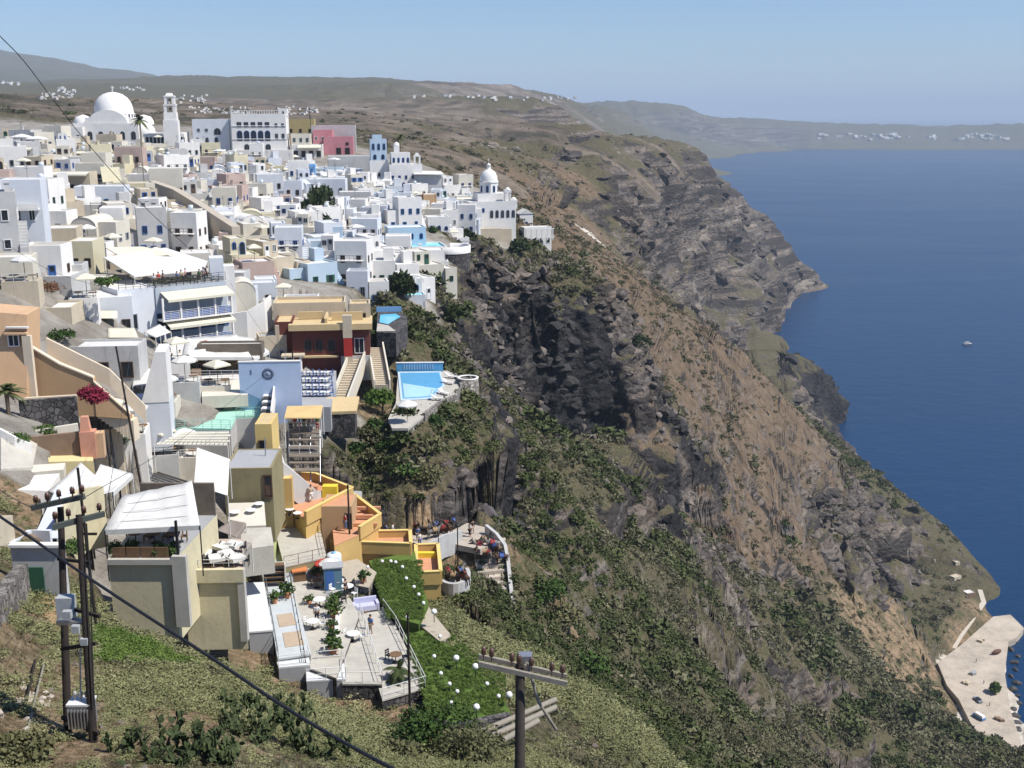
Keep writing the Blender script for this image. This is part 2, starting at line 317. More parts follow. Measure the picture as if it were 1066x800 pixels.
# terrain material: cover masks come in as attributes, slope decides where bare rock shows
def terrain_mat():
    m, nt, N, L, b = nodes('hillside')
    geo = nt.nodes.new('ShaderNodeNewGeometry'); pos = geo.outputs['Position']
    def at(n): 
        a = nt.nodes.new('ShaderNodeAttribute'); a.attribute_name = n; return a
    A, B = at('cover_a'), at('cover_b')
    sa = nt.nodes.new('ShaderNodeSeparateColor'); L.new(A.outputs['Color'], sa.inputs[0])
    sb = nt.nodes.new('ShaderNodeSeparateColor'); L.new(B.outputs['Color'], sb.inputs[0])
    dist = nt.nodes.new('ShaderNodeVectorMath'); dist.operation = 'LENGTH'; L.new(pos, dist.inputs[0])
    nf = noise(nt, 1.6, 6, .7, pos); nm = noise(nt, .22, 6, .65, pos); nl = noise(nt, .035, 6, .65, pos); nx = noise(nt, .006, 6, .7, pos)
    green = ramp(nt, nf, [(.3, (.04,.036,.02)), (.46, (.085,.074,.042)), (.58, (.125,.107,.064)), (.72, (.19,.16,.105))])
    lush = ramp(nt, nf, [(.3, (.035,.04,.018)), (.5, (.075,.08,.035)), (.7, (.115,.12,.055))])
    green = mixc(nt, ramp(nt, nm, [(.52,(0,0,0)),(.66,(1,1,1))]), green, lush)
    brown = ramp(nt, math_(nt,'ADD',math_(nt,'MULTIPLY',nf,.45),math_(nt,'MULTIPLY',nm,.55)), [(.33, (.07,.05,.035)), (.48, (.145,.105,.07)), (.6, (.20,.15,.10)), (.72, (.26,.21,.15))])
    rockn = math_(nt,'ADD',math_(nt,'MULTIPLY',nm,.6),math_(nt,'MULTIPLY',nf,.4))
    mp = nd(nt, 'ShaderNodeMapping'); mp.inputs['Scale'].default_value = (.02,.02,.16); L.new(pos, mp.inputs['Vector'])
    strata = noise(nt, 1.0, 5, .6, mp.outputs[0], 1.2)
    rk1 = ramp(nt, rockn, [(.32, (.022,.02,.021)), (.47, (.075,.066,.06)), (.58, (.135,.118,.105)), (.72, (.26,.235,.21))])
    rk2 = ramp(nt, rockn, [(.32, (.05,.04,.034)), (.5, (.155,.125,.10)), (.7, (.27,.225,.185))])
    rock = mixc(nt, ramp(nt, strata, [(.42,(0,0,0)),(.58,(1,1,1))]), rk1, rk2)
    mp2 = nd(nt, 'ShaderNodeMapping'); mp2.inputs['Scale'].default_value = (.006,.006,.11); L.new(pos, mp2.inputs['Vector']); st2 = noise(nt, 1.0, 6, .65, mp2.outputs[0], .8)
    rock = mixc(nt, math_(nt,'MULTIPLY', ramp(nt, st2, [(.50,(0,0,0)),(.54,(1,1,1))]), .88), rock, (.042,.037,.034)); rock = mixc(nt, math_(nt,'MULTIPLY', ramp(nt, st2, [(.36,(1,1,1)),(.42,(0,0,0))]), .6), rock, (.30,.26,.215))
    dirt = ramp(nt, nf, [(.3, (.15,.10,.06)), (.5, (.27,.19,.115)), (.7, (.40,.31,.21))])
    dirt = mixc(nt, ramp(nt, nm, [(.42,(0,0,0)),(.6,(1,1,1))]), dirt, green)
    town = ramp(nt, nm, [(.35, (.20,.18,.15)), (.5, (.28,.255,.22)), (.65, (.36,.34,.30))])
    farc = ramp(nt, math_(nt,'ADD',math_(nt,'MULTIPLY',nl,.5),math_(nt,'MULTIPLY',nx,.5)), [(.36, (.04,.042,.026)), (.44, (.085,.072,.053)), (.52, (.165,.13,.096)), (.64, (.25,.22,.18))])
    sz = nt.nodes.new('ShaderNodeSeparateXYZ'); L.new(pos, sz.inputs[0])
    tz = math_(nt,'ADD', math_(nt,'MULTIPLY', sz.outputs[2], .31), math_(nt,'MULTIPLY', nl, 3.0)); tz = math_(nt,'FRACT', tz)
    farc = mixc(nt, math_(nt,'MULTIPLY', ramp(nt, tz, [(.0,(1,1,1)),(.16,(0,0,0))]), .55), farc, (.055,.045,.035))
    sand = ramp(nt, nm, [(.3, (.42,.37,.30)), (.6, (.58,.53,.46))])
    c = green
    def over(c, f, col, lo=.35, hi=.65):
        f2 = math_(nt, 'ADD', f, math_(nt, 'MULTIPLY', math_(nt,'SUBTRACT',nm,.5), .9))
        return mixc(nt, ramp(nt, f2, [(lo,(0,0,0)),(hi,(1,1,1))]), c, col)
    c = over(c, sa.outputs[1], brown)            # b
    c = over(c, sb.outputs[0], dirt)             # d
    c = over(c, sb.outputs[1], town)             # v
    c = over(c, sb.outputs[2], farc, .42, .58)   # f
    c = over(c, A.outputs['Alpha'], sand, .5, .6)        # s
    lava = ramp(nt, rockn, [(.32, (.010,.010,.011)), (.5, (.028,.027,.028)), (.64, (.06,.055,.052)), (.76, (.15,.14,.13))])  # k: dark lava colour with the shade of hollow and bluffs painted in
    rock = mixc(nt, ramp(nt, math_(nt,'ADD', B.outputs['Alpha'], math_(nt,'MULTIPLY', math_(nt,'SUBTRACT',nm,.5), .5)), [(.3,(0,0,0)),(.55,(1,1,1))]), rock, lava)
    # bare rock on steep ground and where the rock mask is high
    sx = nt.nodes.new('ShaderNodeSeparateXYZ'); L.new(geo.outputs['Normal'], sx.inputs[0])
    steep = math_(nt,'SUBTRACT',1.0,sx.outputs[2])
    rf = math_(nt,'ADD', math_(nt,'MULTIPLY',steep,1.15), math_(nt,'MULTIPLY',math_(nt,'ADD',sa.outputs[2],B.outputs['Alpha']),.42))
    rf = math_(nt,'ADD', rf, math_(nt,'MULTIPLY',math_(nt,'SUBTRACT',nm,.5),.9))
    notfar = math_(nt,'SUBTRACT',1.0,math_(nt,'MULTIPLY',sb.outputs[1],.8))
    c = mixc(nt, math_(nt,'MULTIPLY',ramp(nt, rf, [(.5,(0,0,0)),(.66,(1,1,1))]),notfar), c, rock)
    L.new(c, b.inputs['Base Color']); b.inputs['Roughness'].default_value = .95; b.inputs['Specular IOR Level'].default_value = .08
    wp = nd(nt, 'ShaderNodeVectorMath'); wp.operation = 'ADD'; wn = nd(nt, 'ShaderNodeTexNoise', Scale=.5, Detail=3); L.new(pos, wn.inputs['Vector']); sv = nd(nt, 'ShaderNodeVectorMath'); sv.operation = 'SCALE'; sv.inputs['Scale'].default_value = 2.2; L.new(wn.outputs['Color'], sv.inputs[0]); L.new(pos, wp.inputs[0]); L.new(sv.outputs[0], wp.inputs[1])
    sq = nd(nt, 'ShaderNodeMapping'); sq.inputs['Scale'].default_value = (.33,.33,.6); L.new(wp.outputs[0], sq.inputs['Vector'])
    vo = nd(nt, 'ShaderNodeTexVoronoi', Scale=1.0); vo.feature = 'F1'; L.new(sq.outputs[0], vo.inputs['Vector'])
    h = math_(nt,'ADD', math_(nt,'MULTIPLY',nf,.5), math_(nt,'MULTIPLY',nm,2.0)); h = math_(nt,'SUBTRACT', h, math_(nt,'MULTIPLY', vo.outputs['Distance'], math_(nt,'MULTIPLY', ramp(nt, rf, [(.45,(0,0,0)),(.62,(1,1,1))]), 1.3)))
    bp = nd(nt, 'ShaderNodeBump', Strength=.9, Distance=1.0); L.new(h, bp.inputs['Height']); L.new(bp.outputs[0], b.inputs['Normal'])
    return m
# ------------------------------------------------------------------ terrain mesh
def build_terrain():
    NC, NR, NFINE = 720, 1250, 3000
    th = np.linspace(R(-37), R(37), NC); lf = np.linspace(math.log(15), math.log(9300), NFINE)
    TH, LF = np.meshgrid(th, lf, indexing='ij'); RR = np.exp(LF)
    zb = base_z(RR*np.sin(TH), RR*np.cos(TH))
    m = np.abs(np.diff(LF, axis=1))*.17 + np.abs(np.diff(zb, axis=1))/RR[:,1:]*1.0
    k = np.array([1,4,6,4,1.])/16                        # even the spacing out between neighbouring columns
    for _ in range(14): m = np.apply_along_axis(lambda q: np.convolve(np.pad(q, 2, mode='edge'), k, mode='valid'), 0, m)
    cm = np.concatenate([np.zeros((NC,1)), np.cumsum(m, 1)], 1)
    LRr = np.empty((NC, NR))
    for i in range(NC): LRr[i] = np.interp(np.linspace(0, cm[i,-1], NR), cm[i], lf)
    THr = np.repeat(th[:,None], NR, 1); r = np.exp(LRr); x = r*np.sin(THr); y = r*np.cos(THr)
    z = height(x, y); c = cover(x, y)
    p = np.stack([x, y, z], -1)
    du = np.gradient(p, axis=0); dv = np.gradient(p, axis=1); n = np.cross(du, dv); n /= np.linalg.norm(n, axis=-1, keepdims=True)+1e-9
    n[n[...,2] < 0] *= -1
    steep = np.clip((1-n[...,2])*2.2-.25, 0, 1)
    w = np.clip((c[...,2]+c[...,8])*.8+.35*steep, 0, 1)*np.clip((z-1)/6, 0, 1)*np.clip(1-c[...,4]*2, 0, 1)
    zs = z*1.5
    cl = np.clip(r/250, .3, 1)
    disp = (octs(x, y, zs, r, (40, 22, 11, 5.5), 31, True)*.15*np.clip((r-150)/350, .22, 1) + octs(x, y, zs, r, (5, 2.6, 1.3, .7), 41, True, .004)*.30*cl + octs(x, y, z*.22, r, (14, 7, 3.5), 51, True)*.10*np.clip((r-170)/60, 0, 1))*w*(.3+.7*steep)
    veg = np.clip(c[...,0]+c[...,1]*.7+c[...,5]*.5, 0, 1)
    gro = octs(x, y, z, r, (6, 3, 1.6, .9), 61, False, .004)*.13*veg*np.clip((r-70)/80, .2, 1) + octs(x, y, z, r, (1.1, .5), 71, False, .004)*.12*np.clip(.5+w-c[...,4], 0, 1)
    # gullies that run down the brown slope and the cliffs
    p += n*(disp+gro)[...,None]
    me = bpy.data.meshes.new('hillside'); nv = NC*NR
    me.vertices.add(nv); me.vertices.foreach_set('co', p.reshape(-1))
    i, j = np.meshgrid(np.arange(NC-1), np.arange(NR-1), indexing='ij'); a = (i*NR+j).ravel()
    f = np.stack([a, a+NR, a+NR+1, a+1], 1)
    zq = z.ravel(); keep = (zq[f] > -8).any(1); f = f[keep]
    me.loops.add(f.size); me.loops.foreach_set('vertex_index', f.ravel())
    me.polygons.add(len(f)); me.polygons.foreach_set('loop_start', np.arange(0, f.size, 4)); me.polygons.foreach_set('loop_total', np.full(len(f), 4))
    me.polygons.foreach_set('use_smooth', np.ones(len(f), bool))
    ca = me.attributes.new('cover_a', 'FLOAT_COLOR', 'POINT'); cb = me.attributes.new('cover_b', 'FLOAT_COLOR', 'POINT')
    ca.data.foreach_set('color', np.ascontiguousarray(c[...,[0,1,2,6]].reshape(-1, 4)).ravel())
    cb.data.foreach_set('color', np.ascontiguousarray(c[...,[3,4,5,8]].reshape(-1, 4)).ravel())
    me.update(); me.validate()
    o = bpy.data.objects.new('hillside', me); COL.objects.link(o); me.materials.append(terrain_mat())
    o['kind'] = 'structure'; return o
build_terrain()
# ------------------------------------------------------------------ sea
def sea():
    m, nt, N, L, b = nodes('sea')
    pos = nt.nodes.new('ShaderNodeNewGeometry').outputs['Position']
    n1 = noise(nt, .05, 5, .65, pos); n2 = noise(nt, .5, 4, .65, pos); mps = nd(nt, 'ShaderNodeMapping'); mps.inputs['Scale'].default_value = (.0022,.005,1); mps.inputs['Rotation'].default_value = (0,0,.5); L.new(pos, mps.inputs['Vector']); n3 = noise(nt, 1.0, 6, .6, mps.outputs[0], .6)
    c = ramp(nt, n3, [(.35, (.003,.025,.072)), (.65, (.006,.034,.092))])
    L.new(c, b.inputs['Base Color']); L.new(ramp(nt, n3, [(.35,(.3,.3,.3)),(.65,(.36,.36,.36))]), b.inputs['Roughness']); b.inputs['IOR'].default_value = 1.33; b.inputs['Specular IOR Level'].default_value = .2
    h = math_(nt, 'ADD', math_(nt, 'MULTIPLY', n1, 1.5), math_(nt, 'MULTIPLY', n2, .35))
    bp = nd(nt, 'ShaderNodeBump', Strength=.5, Distance=1.0); L.new(h, bp.inputs['Height']); L.new(bp.outputs[0], b.inputs['Normal'])
    bm = bmesh.new(); bmesh.ops.create_circle(bm, cap_ends=True, segments=96, radius=45000)
    me = bpy.data.meshes.new('sea'); bm.to_mesh(me); bm.free(); o = bpy.data.objects.new('sea', me); COL.objects.link(o); me.materials.append(m); o['kind'] = 'structure'
sea()
# ------------------------------------------------------------------ haze, sun, sky
SUN_AZ, SUN_EL = R(106), R(54)      # azimuth measured from +Y towards +X
def light():
    m = bpy.data.materials.new('haze'); m.use_nodes = True; nt = m.node_tree; nt.nodes.clear()
    out = nt.nodes.new('ShaderNodeOutputMaterial'); v = nt.nodes.new('ShaderNodeVolumePrincipled')
    v.inputs['Color'].default_value = (.68,.83,1,1); v.inputs['Density'].default_value = 8.8e-5; v.inputs['Anisotropy'].default_value = -.05
    nt.links.new(v.outputs[0], out.inputs['Volume'])
    bm = bmesh.new(); bmesh.ops.create_cube(bm, size=1)
    me = bpy.data.meshes.new('haze'); bm.to_mesh(me); bm.free(); o = bpy.data.objects.new('haze', me); COL.objects.link(o)
    o.scale = (94000, 94000, 760); o.location = (0, 0, 345); me.materials.append(m); o['kind'] = 'stuff'
    w = bpy.data.worlds.new('World'); S.world = w; w.use_nodes = True; nt = w.node_tree
    sky = nt.nodes.new('ShaderNodeTexSky'); sky.sky_type = 'NISHITA'; sky.sun_disc = False; sky.sun_elevation = SUN_EL; sky.sun_rotation = SUN_AZ
    sky.altitude = 200; sky.air_density = 1.1; sky.dust_density = .1; sky.ozone_density = 3.5
    bg = nt.nodes['Background']; bg.inputs[1].default_value = .08; nt.links.new(mixc(nt, 1.0, sky.outputs[0], (.80,.95,1.22), 'MULTIPLY'), bg.inputs[0])
    d = bpy.data.lights.new('sun', 'SUN'); d.energy = 5.0; d.angle = R(.5); d.color = (1, .955, .89)
    o = bpy.data.objects.new('sun', d); COL.objects.link(o)
    to = Vector((math.sin(SUN_AZ)*math.cos(SUN_EL), math.cos(SUN_AZ)*math.cos(SUN_EL), math.sin(SUN_EL)))
    o.rotation_euler = to.to_track_quat('Z', 'Y').to_euler()
    S.view_settings.view_transform = 'Standard'; S.view_settings.look = 'None'; S.view_settings.gamma = 1; S.view_settings.exposure = .36
    try: S.view_settings.use_curve_mapping = False
    except Exception: pass
    S.cycles.max_bounces = 6; S.cycles.volume_bounces = 0; S.cycles.use_denoising = True; S.cycles.caustics_reflective = False; S.cycles.caustics_refractive = False
    S.cycles.use_adaptive_sampling = True; S.cycles.adaptive_threshold = .02
light()
# ------------------------------------------------------------------ mesh collector
class MB:
    """collects shapes; build() links them as ONE mesh object"""
    def __init__(s): s.v = []; s.f = []; s.mi = []; s.sm = []; s.T = Matrix.Identity(4)
    def add(s, vs, fs, mi=0, smooth=False):
        n = len(s.v); s.v += [tuple(s.T @ Vector(v)) for v in vs]; s.f += [tuple(n+i for i in f) for f in fs]
        s.mi += [mi]*len(fs); s.sm += [smooth]*len(fs); return s
    def box(s, c, d, mi=0, rz=0, taper=0, rx=0):
        x, y, z = (q/2 for q in d); t = 1-taper
        vs = [(-x,-y,-z),(x,-y,-z),(x,y,-z),(-x,y,-z),(-x*t,-y*t,z),(x*t,-y*t,z),(x*t,y*t,z),(-x*t,y*t,z)]
        M = Matrix.Translation(c) @ Matrix.Rotation(rz, 4, 'Z') @ Matrix.Rotation(rx, 4, 'X')
        return s.add([tuple(M @ Vector(v)) for v in vs], [(0,3,2,1),(4,5,6,7),(0,1,5,4),(1,2,6,5),(2,3,7,6),(3,0,4,7)], mi)
    def tube(s, pts, r, n=8, mi=0, caps=True, smooth=True):
        pts = [Vector(p) for p in pts]; rs = r if isinstance(r, (list, tuple)) else [r]*len(pts); vs = []; fs = []
        for i, p in enumerate(pts):
            d = (pts[min(i+1, len(pts)-1)]-pts[max(i-1, 0)]).normalized()
            a = d.orthogonal().normalized() if abs(d.z) > .9 else d.cross(Vector((0,0,1))).normalized(); b = d.cross(a)
            for k in range(n):
                t = 2*math.pi*k/n; vs.append(tuple(p+(a*math.cos(t)+b*math.sin(t))*rs[i]))
        for i in range(len(pts)-1):
            for k in range(n): fs.append((i*n+k, i*n+(k+1)%n, (i+1)*n+(k+1)%n, (i+1)*n+k))
        s.add(vs, fs, mi, smooth)
        if caps: s.add(vs[:n], [tuple(range(n))[::-1]], mi); s.add(vs[-n:], [tuple(range(n))], mi)
        return s
    def lathe(s, prof, n=20, mi=0, c=(0,0,0), a0=0, a1=2*math.pi, smooth=True):
        full = abs(a1-a0-2*math.pi) < 1e-6; m = n if full else n+1; vs = []; fs = []
        for r, z in prof:
            for k in range(m):
                t = a0+(a1-a0)*k/n; vs.append((c[0]+r*math.cos(t), c[1]+r*math.sin(t), c[2]+z))
        for i in range(len(prof)-1):
            for k in range(n): fs.append((i*m+k, i*m+(k+1)%m, (i+1)*m+(k+1)%m, (i+1)*m+k))
        return s.add(vs, fs, mi, smooth)
    def prism(s, pts, z0, z1, mi=0):
        """outline in x, y swept from z0 to z1"""
        n = len(pts); A = sum(pts[i][0]*pts[(i+1)%n][1]-pts[(i+1)%n][0]*pts[i][1] for i in range(n))
        if A < 0: pts = pts[::-1]
        vs = [(x,y,z0) for x,y in pts]+[(x,y,z1) for x,y in pts]
        return s.add(vs, [tuple(range(n))[::-1], tuple(range(n,2*n))]+[(i,(i+1)%n,n+(i+1)%n,n+i) for i in range(n)], mi)
    def sweep(s, pts, h, t, mi=0, drop=0):
        """a wall of height h and thickness t along a line of 3-D points (its foot)"""
        pts = [Vector(p) for p in pts]; vs = []; fs = []
        for i, p in enumerate(pts):
            d = pts[min(i+1,len(pts)-1)]-pts[max(i-1,0)]; d.z = 0; d.normalize(); a = Vector((-d.y,d.x,0))*t/2
            hh = h[i] if isinstance(h, (list, tuple)) else h
            vs += [tuple(p-a-Vector((0,0,drop))), tuple(p+a-Vector((0,0,drop))), tuple(p+a+Vector((0,0,hh))), tuple(p-a+Vector((0,0,hh)))]
        for i in range(len(pts)-1):
            for k in range(4): fs.append((i*4+k, (i+1)*4+k, (i+1)*4+(k+1)%4, i*4+(k+1)%4))
        fs += [(0,1,2,3), tuple(len(vs)-4+k for k in (3,2,1,0))]
        return s.add(vs, fs, mi)
    def ball(s, c, r, n=10, mi=0, sq=1.0):
        k = max(4, n//2); return s.lathe([(r*math.sin(math.pi*i/k)+1e-4*(i in (0,k)), -r*sq*math.cos(math.pi*i/k)) for i in range(k+1)], n, mi, c)
    def mesh(s, name, mats):
        me = bpy.data.meshes.new(name); me.from_pydata(s.v, [], s.f)
        for m in (mats if isinstance(mats, (list, tuple)) else [mats]): me.materials.append(m)
        me.polygons.foreach_set('material_index', s.mi); me.polygons.foreach_set('use_smooth', s.sm); me.update(); return me
    def build(s, name, mats, parent=None, loc=None):
        o = bpy.data.objects.new(name, s.mesh(name, mats)); COL.objects.link(o)
        if parent is not None: o.parent = parent
        if loc is not None: o.location = loc
        return o
def tag(o, label=None, cat=None, group=None, kind=None):
    for k, v in (('label', label), ('category', cat), ('group', group), ('kind', kind)):
        if v: o[k] = v
    return o
def empty(name, loc=(0,0,0), rz=0, label=None, cat=None, group=None):
    o = bpy.data.objects.new(name, None); COL.objects.link(o); o.location = loc; o.rotation_euler = (0,0,rz); o.empty_display_size = .3
    return tag(o, label, cat, group)
def put(name, me, parent=None, loc=(0,0,0), rz=0, sc=None):
    """another object on shared mesh data"""
    o = bpy.data.objects.new(name, me); COL.objects.link(o)
    if parent is not None: o.parent = parent
    o.location = loc; o.rotation_euler = (0,0,rz)
    if sc is not None: o.scale = sc if hasattr(sc, '__len__') else (sc,)*3
    return o
KIDS = {}
def copy_tree(o, parent=None):
    c = o.copy(); COL.objects.link(c); c.parent = parent
    for ch in o.children: copy_tree(ch, c)
    return c
# ------------------------------------------------------------------ scrub and rubble (nobody could count it)
def leafy(seed, n, size, flat=.75, r=1.0):
    """one scrub clump: short leaf sprigs through a flattened dome"""
    rg = random.Random(seed); vs = []; fs = []
    lobes = [(Vector((rg.uniform(-.5,.5), rg.uniform(-.5,.5), rg.uniform(0,.35))), rg.uniform(.4,.75)) for _ in range(5)]
    for i in range(n):
        c, lr = rg.choice(lobes)
        d = Vector((rg.gauss(0,1), rg.gauss(0,1), abs(rg.gauss(.25,.9)))).normalized()
        p = (c+d*lr*rg.uniform(.55,1.08))*r; p.z = max(.02, p.z*flat)
        a = Vector((rg.gauss(0,1), rg.gauss(0,1), rg.gauss(0,1))).normalized(); b = (a.cross(d)+d*.5).normalized()
        s = size*rg.uniform(.6,1.5); k = len(vs)
        vs += [tuple(p-a*s*.55), tuple(p+b*s*1.3-a*s*.2), tuple(p+b*s*1.5+a*s*.35), tuple(p+a*s*.6)]; fs.append((k,k+1,k+2,k+3))
    return vs, fs
def boulder(seed, sub=2, amp=.35):
    bm = bmesh.new(); bmesh.ops.create_icosphere(bm, subdivisions=sub, radius=1); rg = random.Random(seed)
    pl = [(Vector((rg.gauss(0,1),rg.gauss(0,1),rg.gauss(0,1))).normalized(), rg.uniform(.45,.85)) for _ in range(11)]
    for v in bm.verts:
        for n, d in pl:
            t = v.co.dot(n)-d
            if t > 0: v.co -= n*t
        v.co *= 1+rg.uniform(-.06,.06)
    me = bpy.data.meshes.new('boulder'); bm.to_mesh(me); bm.free(); return me
def leaf_mat(name, cols, rnd=True):
    if name in MATS: return MATS[name]
    m, nt, N, L, b = nodes(name)
    oi = nt.nodes.new('ShaderNodeObjectInfo').outputs['Random']; n = noise(nt, 2.5, 3, .6); n2 = noise(nt, .08, 4, .6)
    f = math_(nt,'ADD', math_(nt,'MULTIPLY',n,.4), math_(nt,'ADD', math_(nt,'MULTIPLY',n2,.5), math_(nt,'MULTIPLY',oi,.28)))
    k = len(cols); c = ramp(nt, f, [(.3+.55*i/(k-1), q) for i, q in enumerate(cols)])
    L.new(c, b.inputs['Base Color']); b.inputs['Roughness'].default_value = .75; b.inputs['Specular IOR Level'].default_value = .15
    MATS[name] = m; return m
def ledge_mat():
    if 'ledge_rock' in MATS: return MATS['ledge_rock']
    m, nt, N, L, b = nodes('ledge_rock'); pos = nt.nodes.new('ShaderNodeNewGeometry').outputs['Position']
    mp = nd(nt, 'ShaderNodeMapping'); mp.inputs['Scale'].default_value = (.006,.006,.11); L.new(pos, mp.inputs['Vector']); st = noise(nt, 1.0, 6, .65, mp.outputs[0], .8)
    n1 = noise(nt, .9, 6, .7, pos); c = ramp(nt, n1, [(.32,(.025,.022,.021)),(.5,(.10,.085,.074)),(.7,(.22,.19,.165))])
    c = mixc(nt, math_(nt,'MULTIPLY', ramp(nt, st, [(.50,(0,0,0)),(.56,(1,1,1))]), .7), c, (.045,.040,.038)); c = mixc(nt, math_(nt,'MULTIPLY', ramp(nt, st, [(.36,(1,1,1)),(.42,(0,0,0))]), .5), c, (.28,.23,.18))
    L.new(c, b.inputs['Base Color']); b.inputs['Roughness'].default_value = .95; b.inputs['Specular IOR Level'].default_value = .08
    bp = nd(nt, 'ShaderNodeBump', Strength=.8, Distance=.5); L.new(n1, bp.inputs['Height']); L.new(bp.outputs[0], b.inputs['Normal'])
    MATS['ledge_rock'] = m; return m
def scatter(name, label, pts, rots, scs, sources):
    """one object that sets small sources on its points"""
    me = bpy.data.meshes.new(name); me.vertices.add(len(pts)); me.vertices.foreach_set('co', np.ascontiguousarray(pts, dtype=np.float32).ravel())
    a = me.attributes.new('rot', 'FLOAT_VECTOR', 'POINT'); a.data.foreach_set('vector', np.ascontiguousarray(rots, dtype=np.float32).ravel())
    a = me.attributes.new('size', 'FLOAT_VECTOR', 'POINT'); a.data.foreach_set('vector', np.ascontiguousarray(scs, dtype=np.float32).ravel())
    me.update(); o = bpy.data.objects.new(name, me); COL.objects.link(o); tag(o, kind='stuff', label=label)
    cl = bpy.data.collections.new(name+'_sources')
    for s in sources: cl.objects.link(s)
    ng = bpy.data.node_groups.new(name, 'GeometryNodeTree')
    ng.interface.new_socket('Geometry', in_out='INPUT', socket_type='NodeSocketGeometry'); ng.interface.new_socket('Geometry', in_out='OUTPUT', socket_type='NodeSocketGeometry')
    N, L = ng.nodes, ng.links
    gi, go = N.new('NodeGroupInput'), N.new('NodeGroupOutput')
    ci = N.new('GeometryNodeCollectionInfo'); ci.inputs['Collection'].default_value = cl; ci.inputs['Separate Children'].default_value = True; ci.inputs['Reset Children'].default_value = True
    ip = N.new('GeometryNodeInstanceOnPoints'); ip.inputs['Pick Instance'].default_value = True
    rv = N.new('FunctionNodeRandomValue'); rv.data_type = 'INT'; rv.inputs['Min'].default_value = 0; rv.inputs['Max'].default_value = len(sources)-1
    ra = N.new('GeometryNodeInputNamedAttribute'); ra.data_type = 'FLOAT_VECTOR'; ra.inputs['Name'].default_value = 'rot'
    sa = N.new('GeometryNodeInputNamedAttribute'); sa.data_type = 'FLOAT_VECTOR'; sa.inputs['Name'].default_value = 'size'
    L.new(gi.outputs[0], ip.inputs['Points']); L.new(ci.outputs[0], ip.inputs['Instance'])
    iv = [q for q in rv.outputs if q.enabled and q.type == 'INT'][0]; L.new(iv, ip.inputs['Instance Index'])
    L.new(ra.outputs[0], ip.inputs['Rotation']); L.new(sa.outputs[0], ip.inputs['Scale']); L.new(ip.outputs[0], go.inputs[0])
    md = o.modifiers.new('spread', 'NODES'); md.node_group = ng; return o
NOPLANT = []        # footprints (x0,x1,y0,y1) kept free
def build_scrub():
    rg = np.random.RandomState(11)
    g1 = leaf_mat('scrub_leaf', [(.032,.034,.018),(.07,.07,.036),(.115,.112,.06),(.165,.155,.09),(.22,.20,.125)])
    g2 = leaf_mat('dry_tuft', [(.07,.055,.03),(.13,.105,.058),(.19,.155,.09),(.24,.20,.125)])
    g3 = leaf_mat('lush_leaf', [(.024,.032,.012),(.05,.066,.022),(.085,.10,.036),(.125,.135,.06)])
    src = {}
    for nm, m, n, sz, fl in (('scrub_clump', g1, 150, .17, .75), ('dry_clump', g2, 90, .17, .5), ('lush_clump', g3, 170, .17, .95)):
        src[nm] = []
        for k in range(4):
            me = bpy.data.meshes.new(nm); vs, fs = leafy(k*7+len(nm), n, sz, fl); me.from_pydata(vs, [], fs); me.materials.append(m)
            src[nm].append(bpy.data.objects.new(nm, me))
    rm = mat('loose_rock', (.15,.125,.105), .95, .45, 1.2)
    src['rock'] = []
    for k in range(4):
        me = boulder(k+3); me.materials.append(rm); src['rock'].append(bpy.data.objects.new('loose_rock', me))
    lm = bpy.data.materials['hillside']; src['ledge'] = []
    for k in range(5):
        me = boulder(k+60, 3); me.materials.append(ledge_mat()); src['ledge'].append(bpy.data.objects.new('rock_ledge', me))
    # candidates even in the picture: uniform in angle and log distance
    N = 240000
    th = rg.uniform(R(-34), R(34), N); r = np.exp(rg.uniform(math.log(33), math.log(1500), N)); x = r*np.sin(th); y = r*np.cos(th)
    z = height(x, y); c = cover(x, y)
    nz = fbm(x/9, y/9, oct=3, seed=90); nz2 = fbm(x/28, y/28, oct=3, seed=91)
    free = np.ones(N, bool)
    for x0,x1,y0,y1 in NOPLANT: free &= ~((x>x0)&(x<x1)&(y>y0)&(y<y1))
    up = hz_slope(x, y)
    ok = (z > 3) & free & (c[:,4] < .3)
    gs = leaf_mat('sage_leaf', [(.095,.10,.042),(.155,.16,.07),(.215,.215,.10),(.28,.265,.145)])
    src['sage_clump'] = []
    for k in range(4):
        me = bpy.data.meshes.new('sage_clump'); vs, fs = leafy(k*5+1, 420, .075, .8); me.from_pydata(vs, [], fs); me.materials.append(gs); src['sage_clump'].append(bpy.data.objects.new('sage_clump', me))
    GRASSY = []
    for k in range(2): me = bpy.data.meshes.new('grass_tuft'); vs, fs = leafy(k+3, 260, .09, .7, 1); me.from_pydata(vs, [], fs); me.materials.append(LAWN); GRASSY.append(bpy.data.objects.new('grass_tuft', me))
    def go(name, label, sel, srcs, s0, s1, zf=(.7,1.1), sink=.1, tilt=.15, cap=2.4):
        k = np.nonzero(sel)[0]; n = len(k)
        s = (s0+(s1-s0)*rg.rand(n)**2.2)*np.clip(r[k]/150, .2, cap)
        pts = np.stack([x[k], y[k], z[k]-s*sink], 1); rots = np.stack([rg.uniform(-tilt,tilt,n), rg.uniform(-tilt,tilt,n), rg.uniform(0,6.28,n)], 1)
        scatter(name, label, pts, rots, np.stack([s*rg.uniform(.8,1.3,n), s, s*rg.uniform(zf[0],zf[1],n)], 1), srcs)
    u = rg.rand(N)
    gw, bw, rw, dw, fw = c[:,0], c[:,1], c[:,2]+c[:,8], c[:,3], c[:,5]
    
    gp = [G(q0,q1,190) for q0,q1 in ((88,640),(150,640),(196,662),(205,690),(150,705),(95,690))]; gp = [P(q0,q1,dd) for q0,q1,dd in ((86,650,62),(140,648,68),(195,668,66),(205,692,58),(150,702,52),(92,690,50))]
    ing = np.zeros(N, bool)
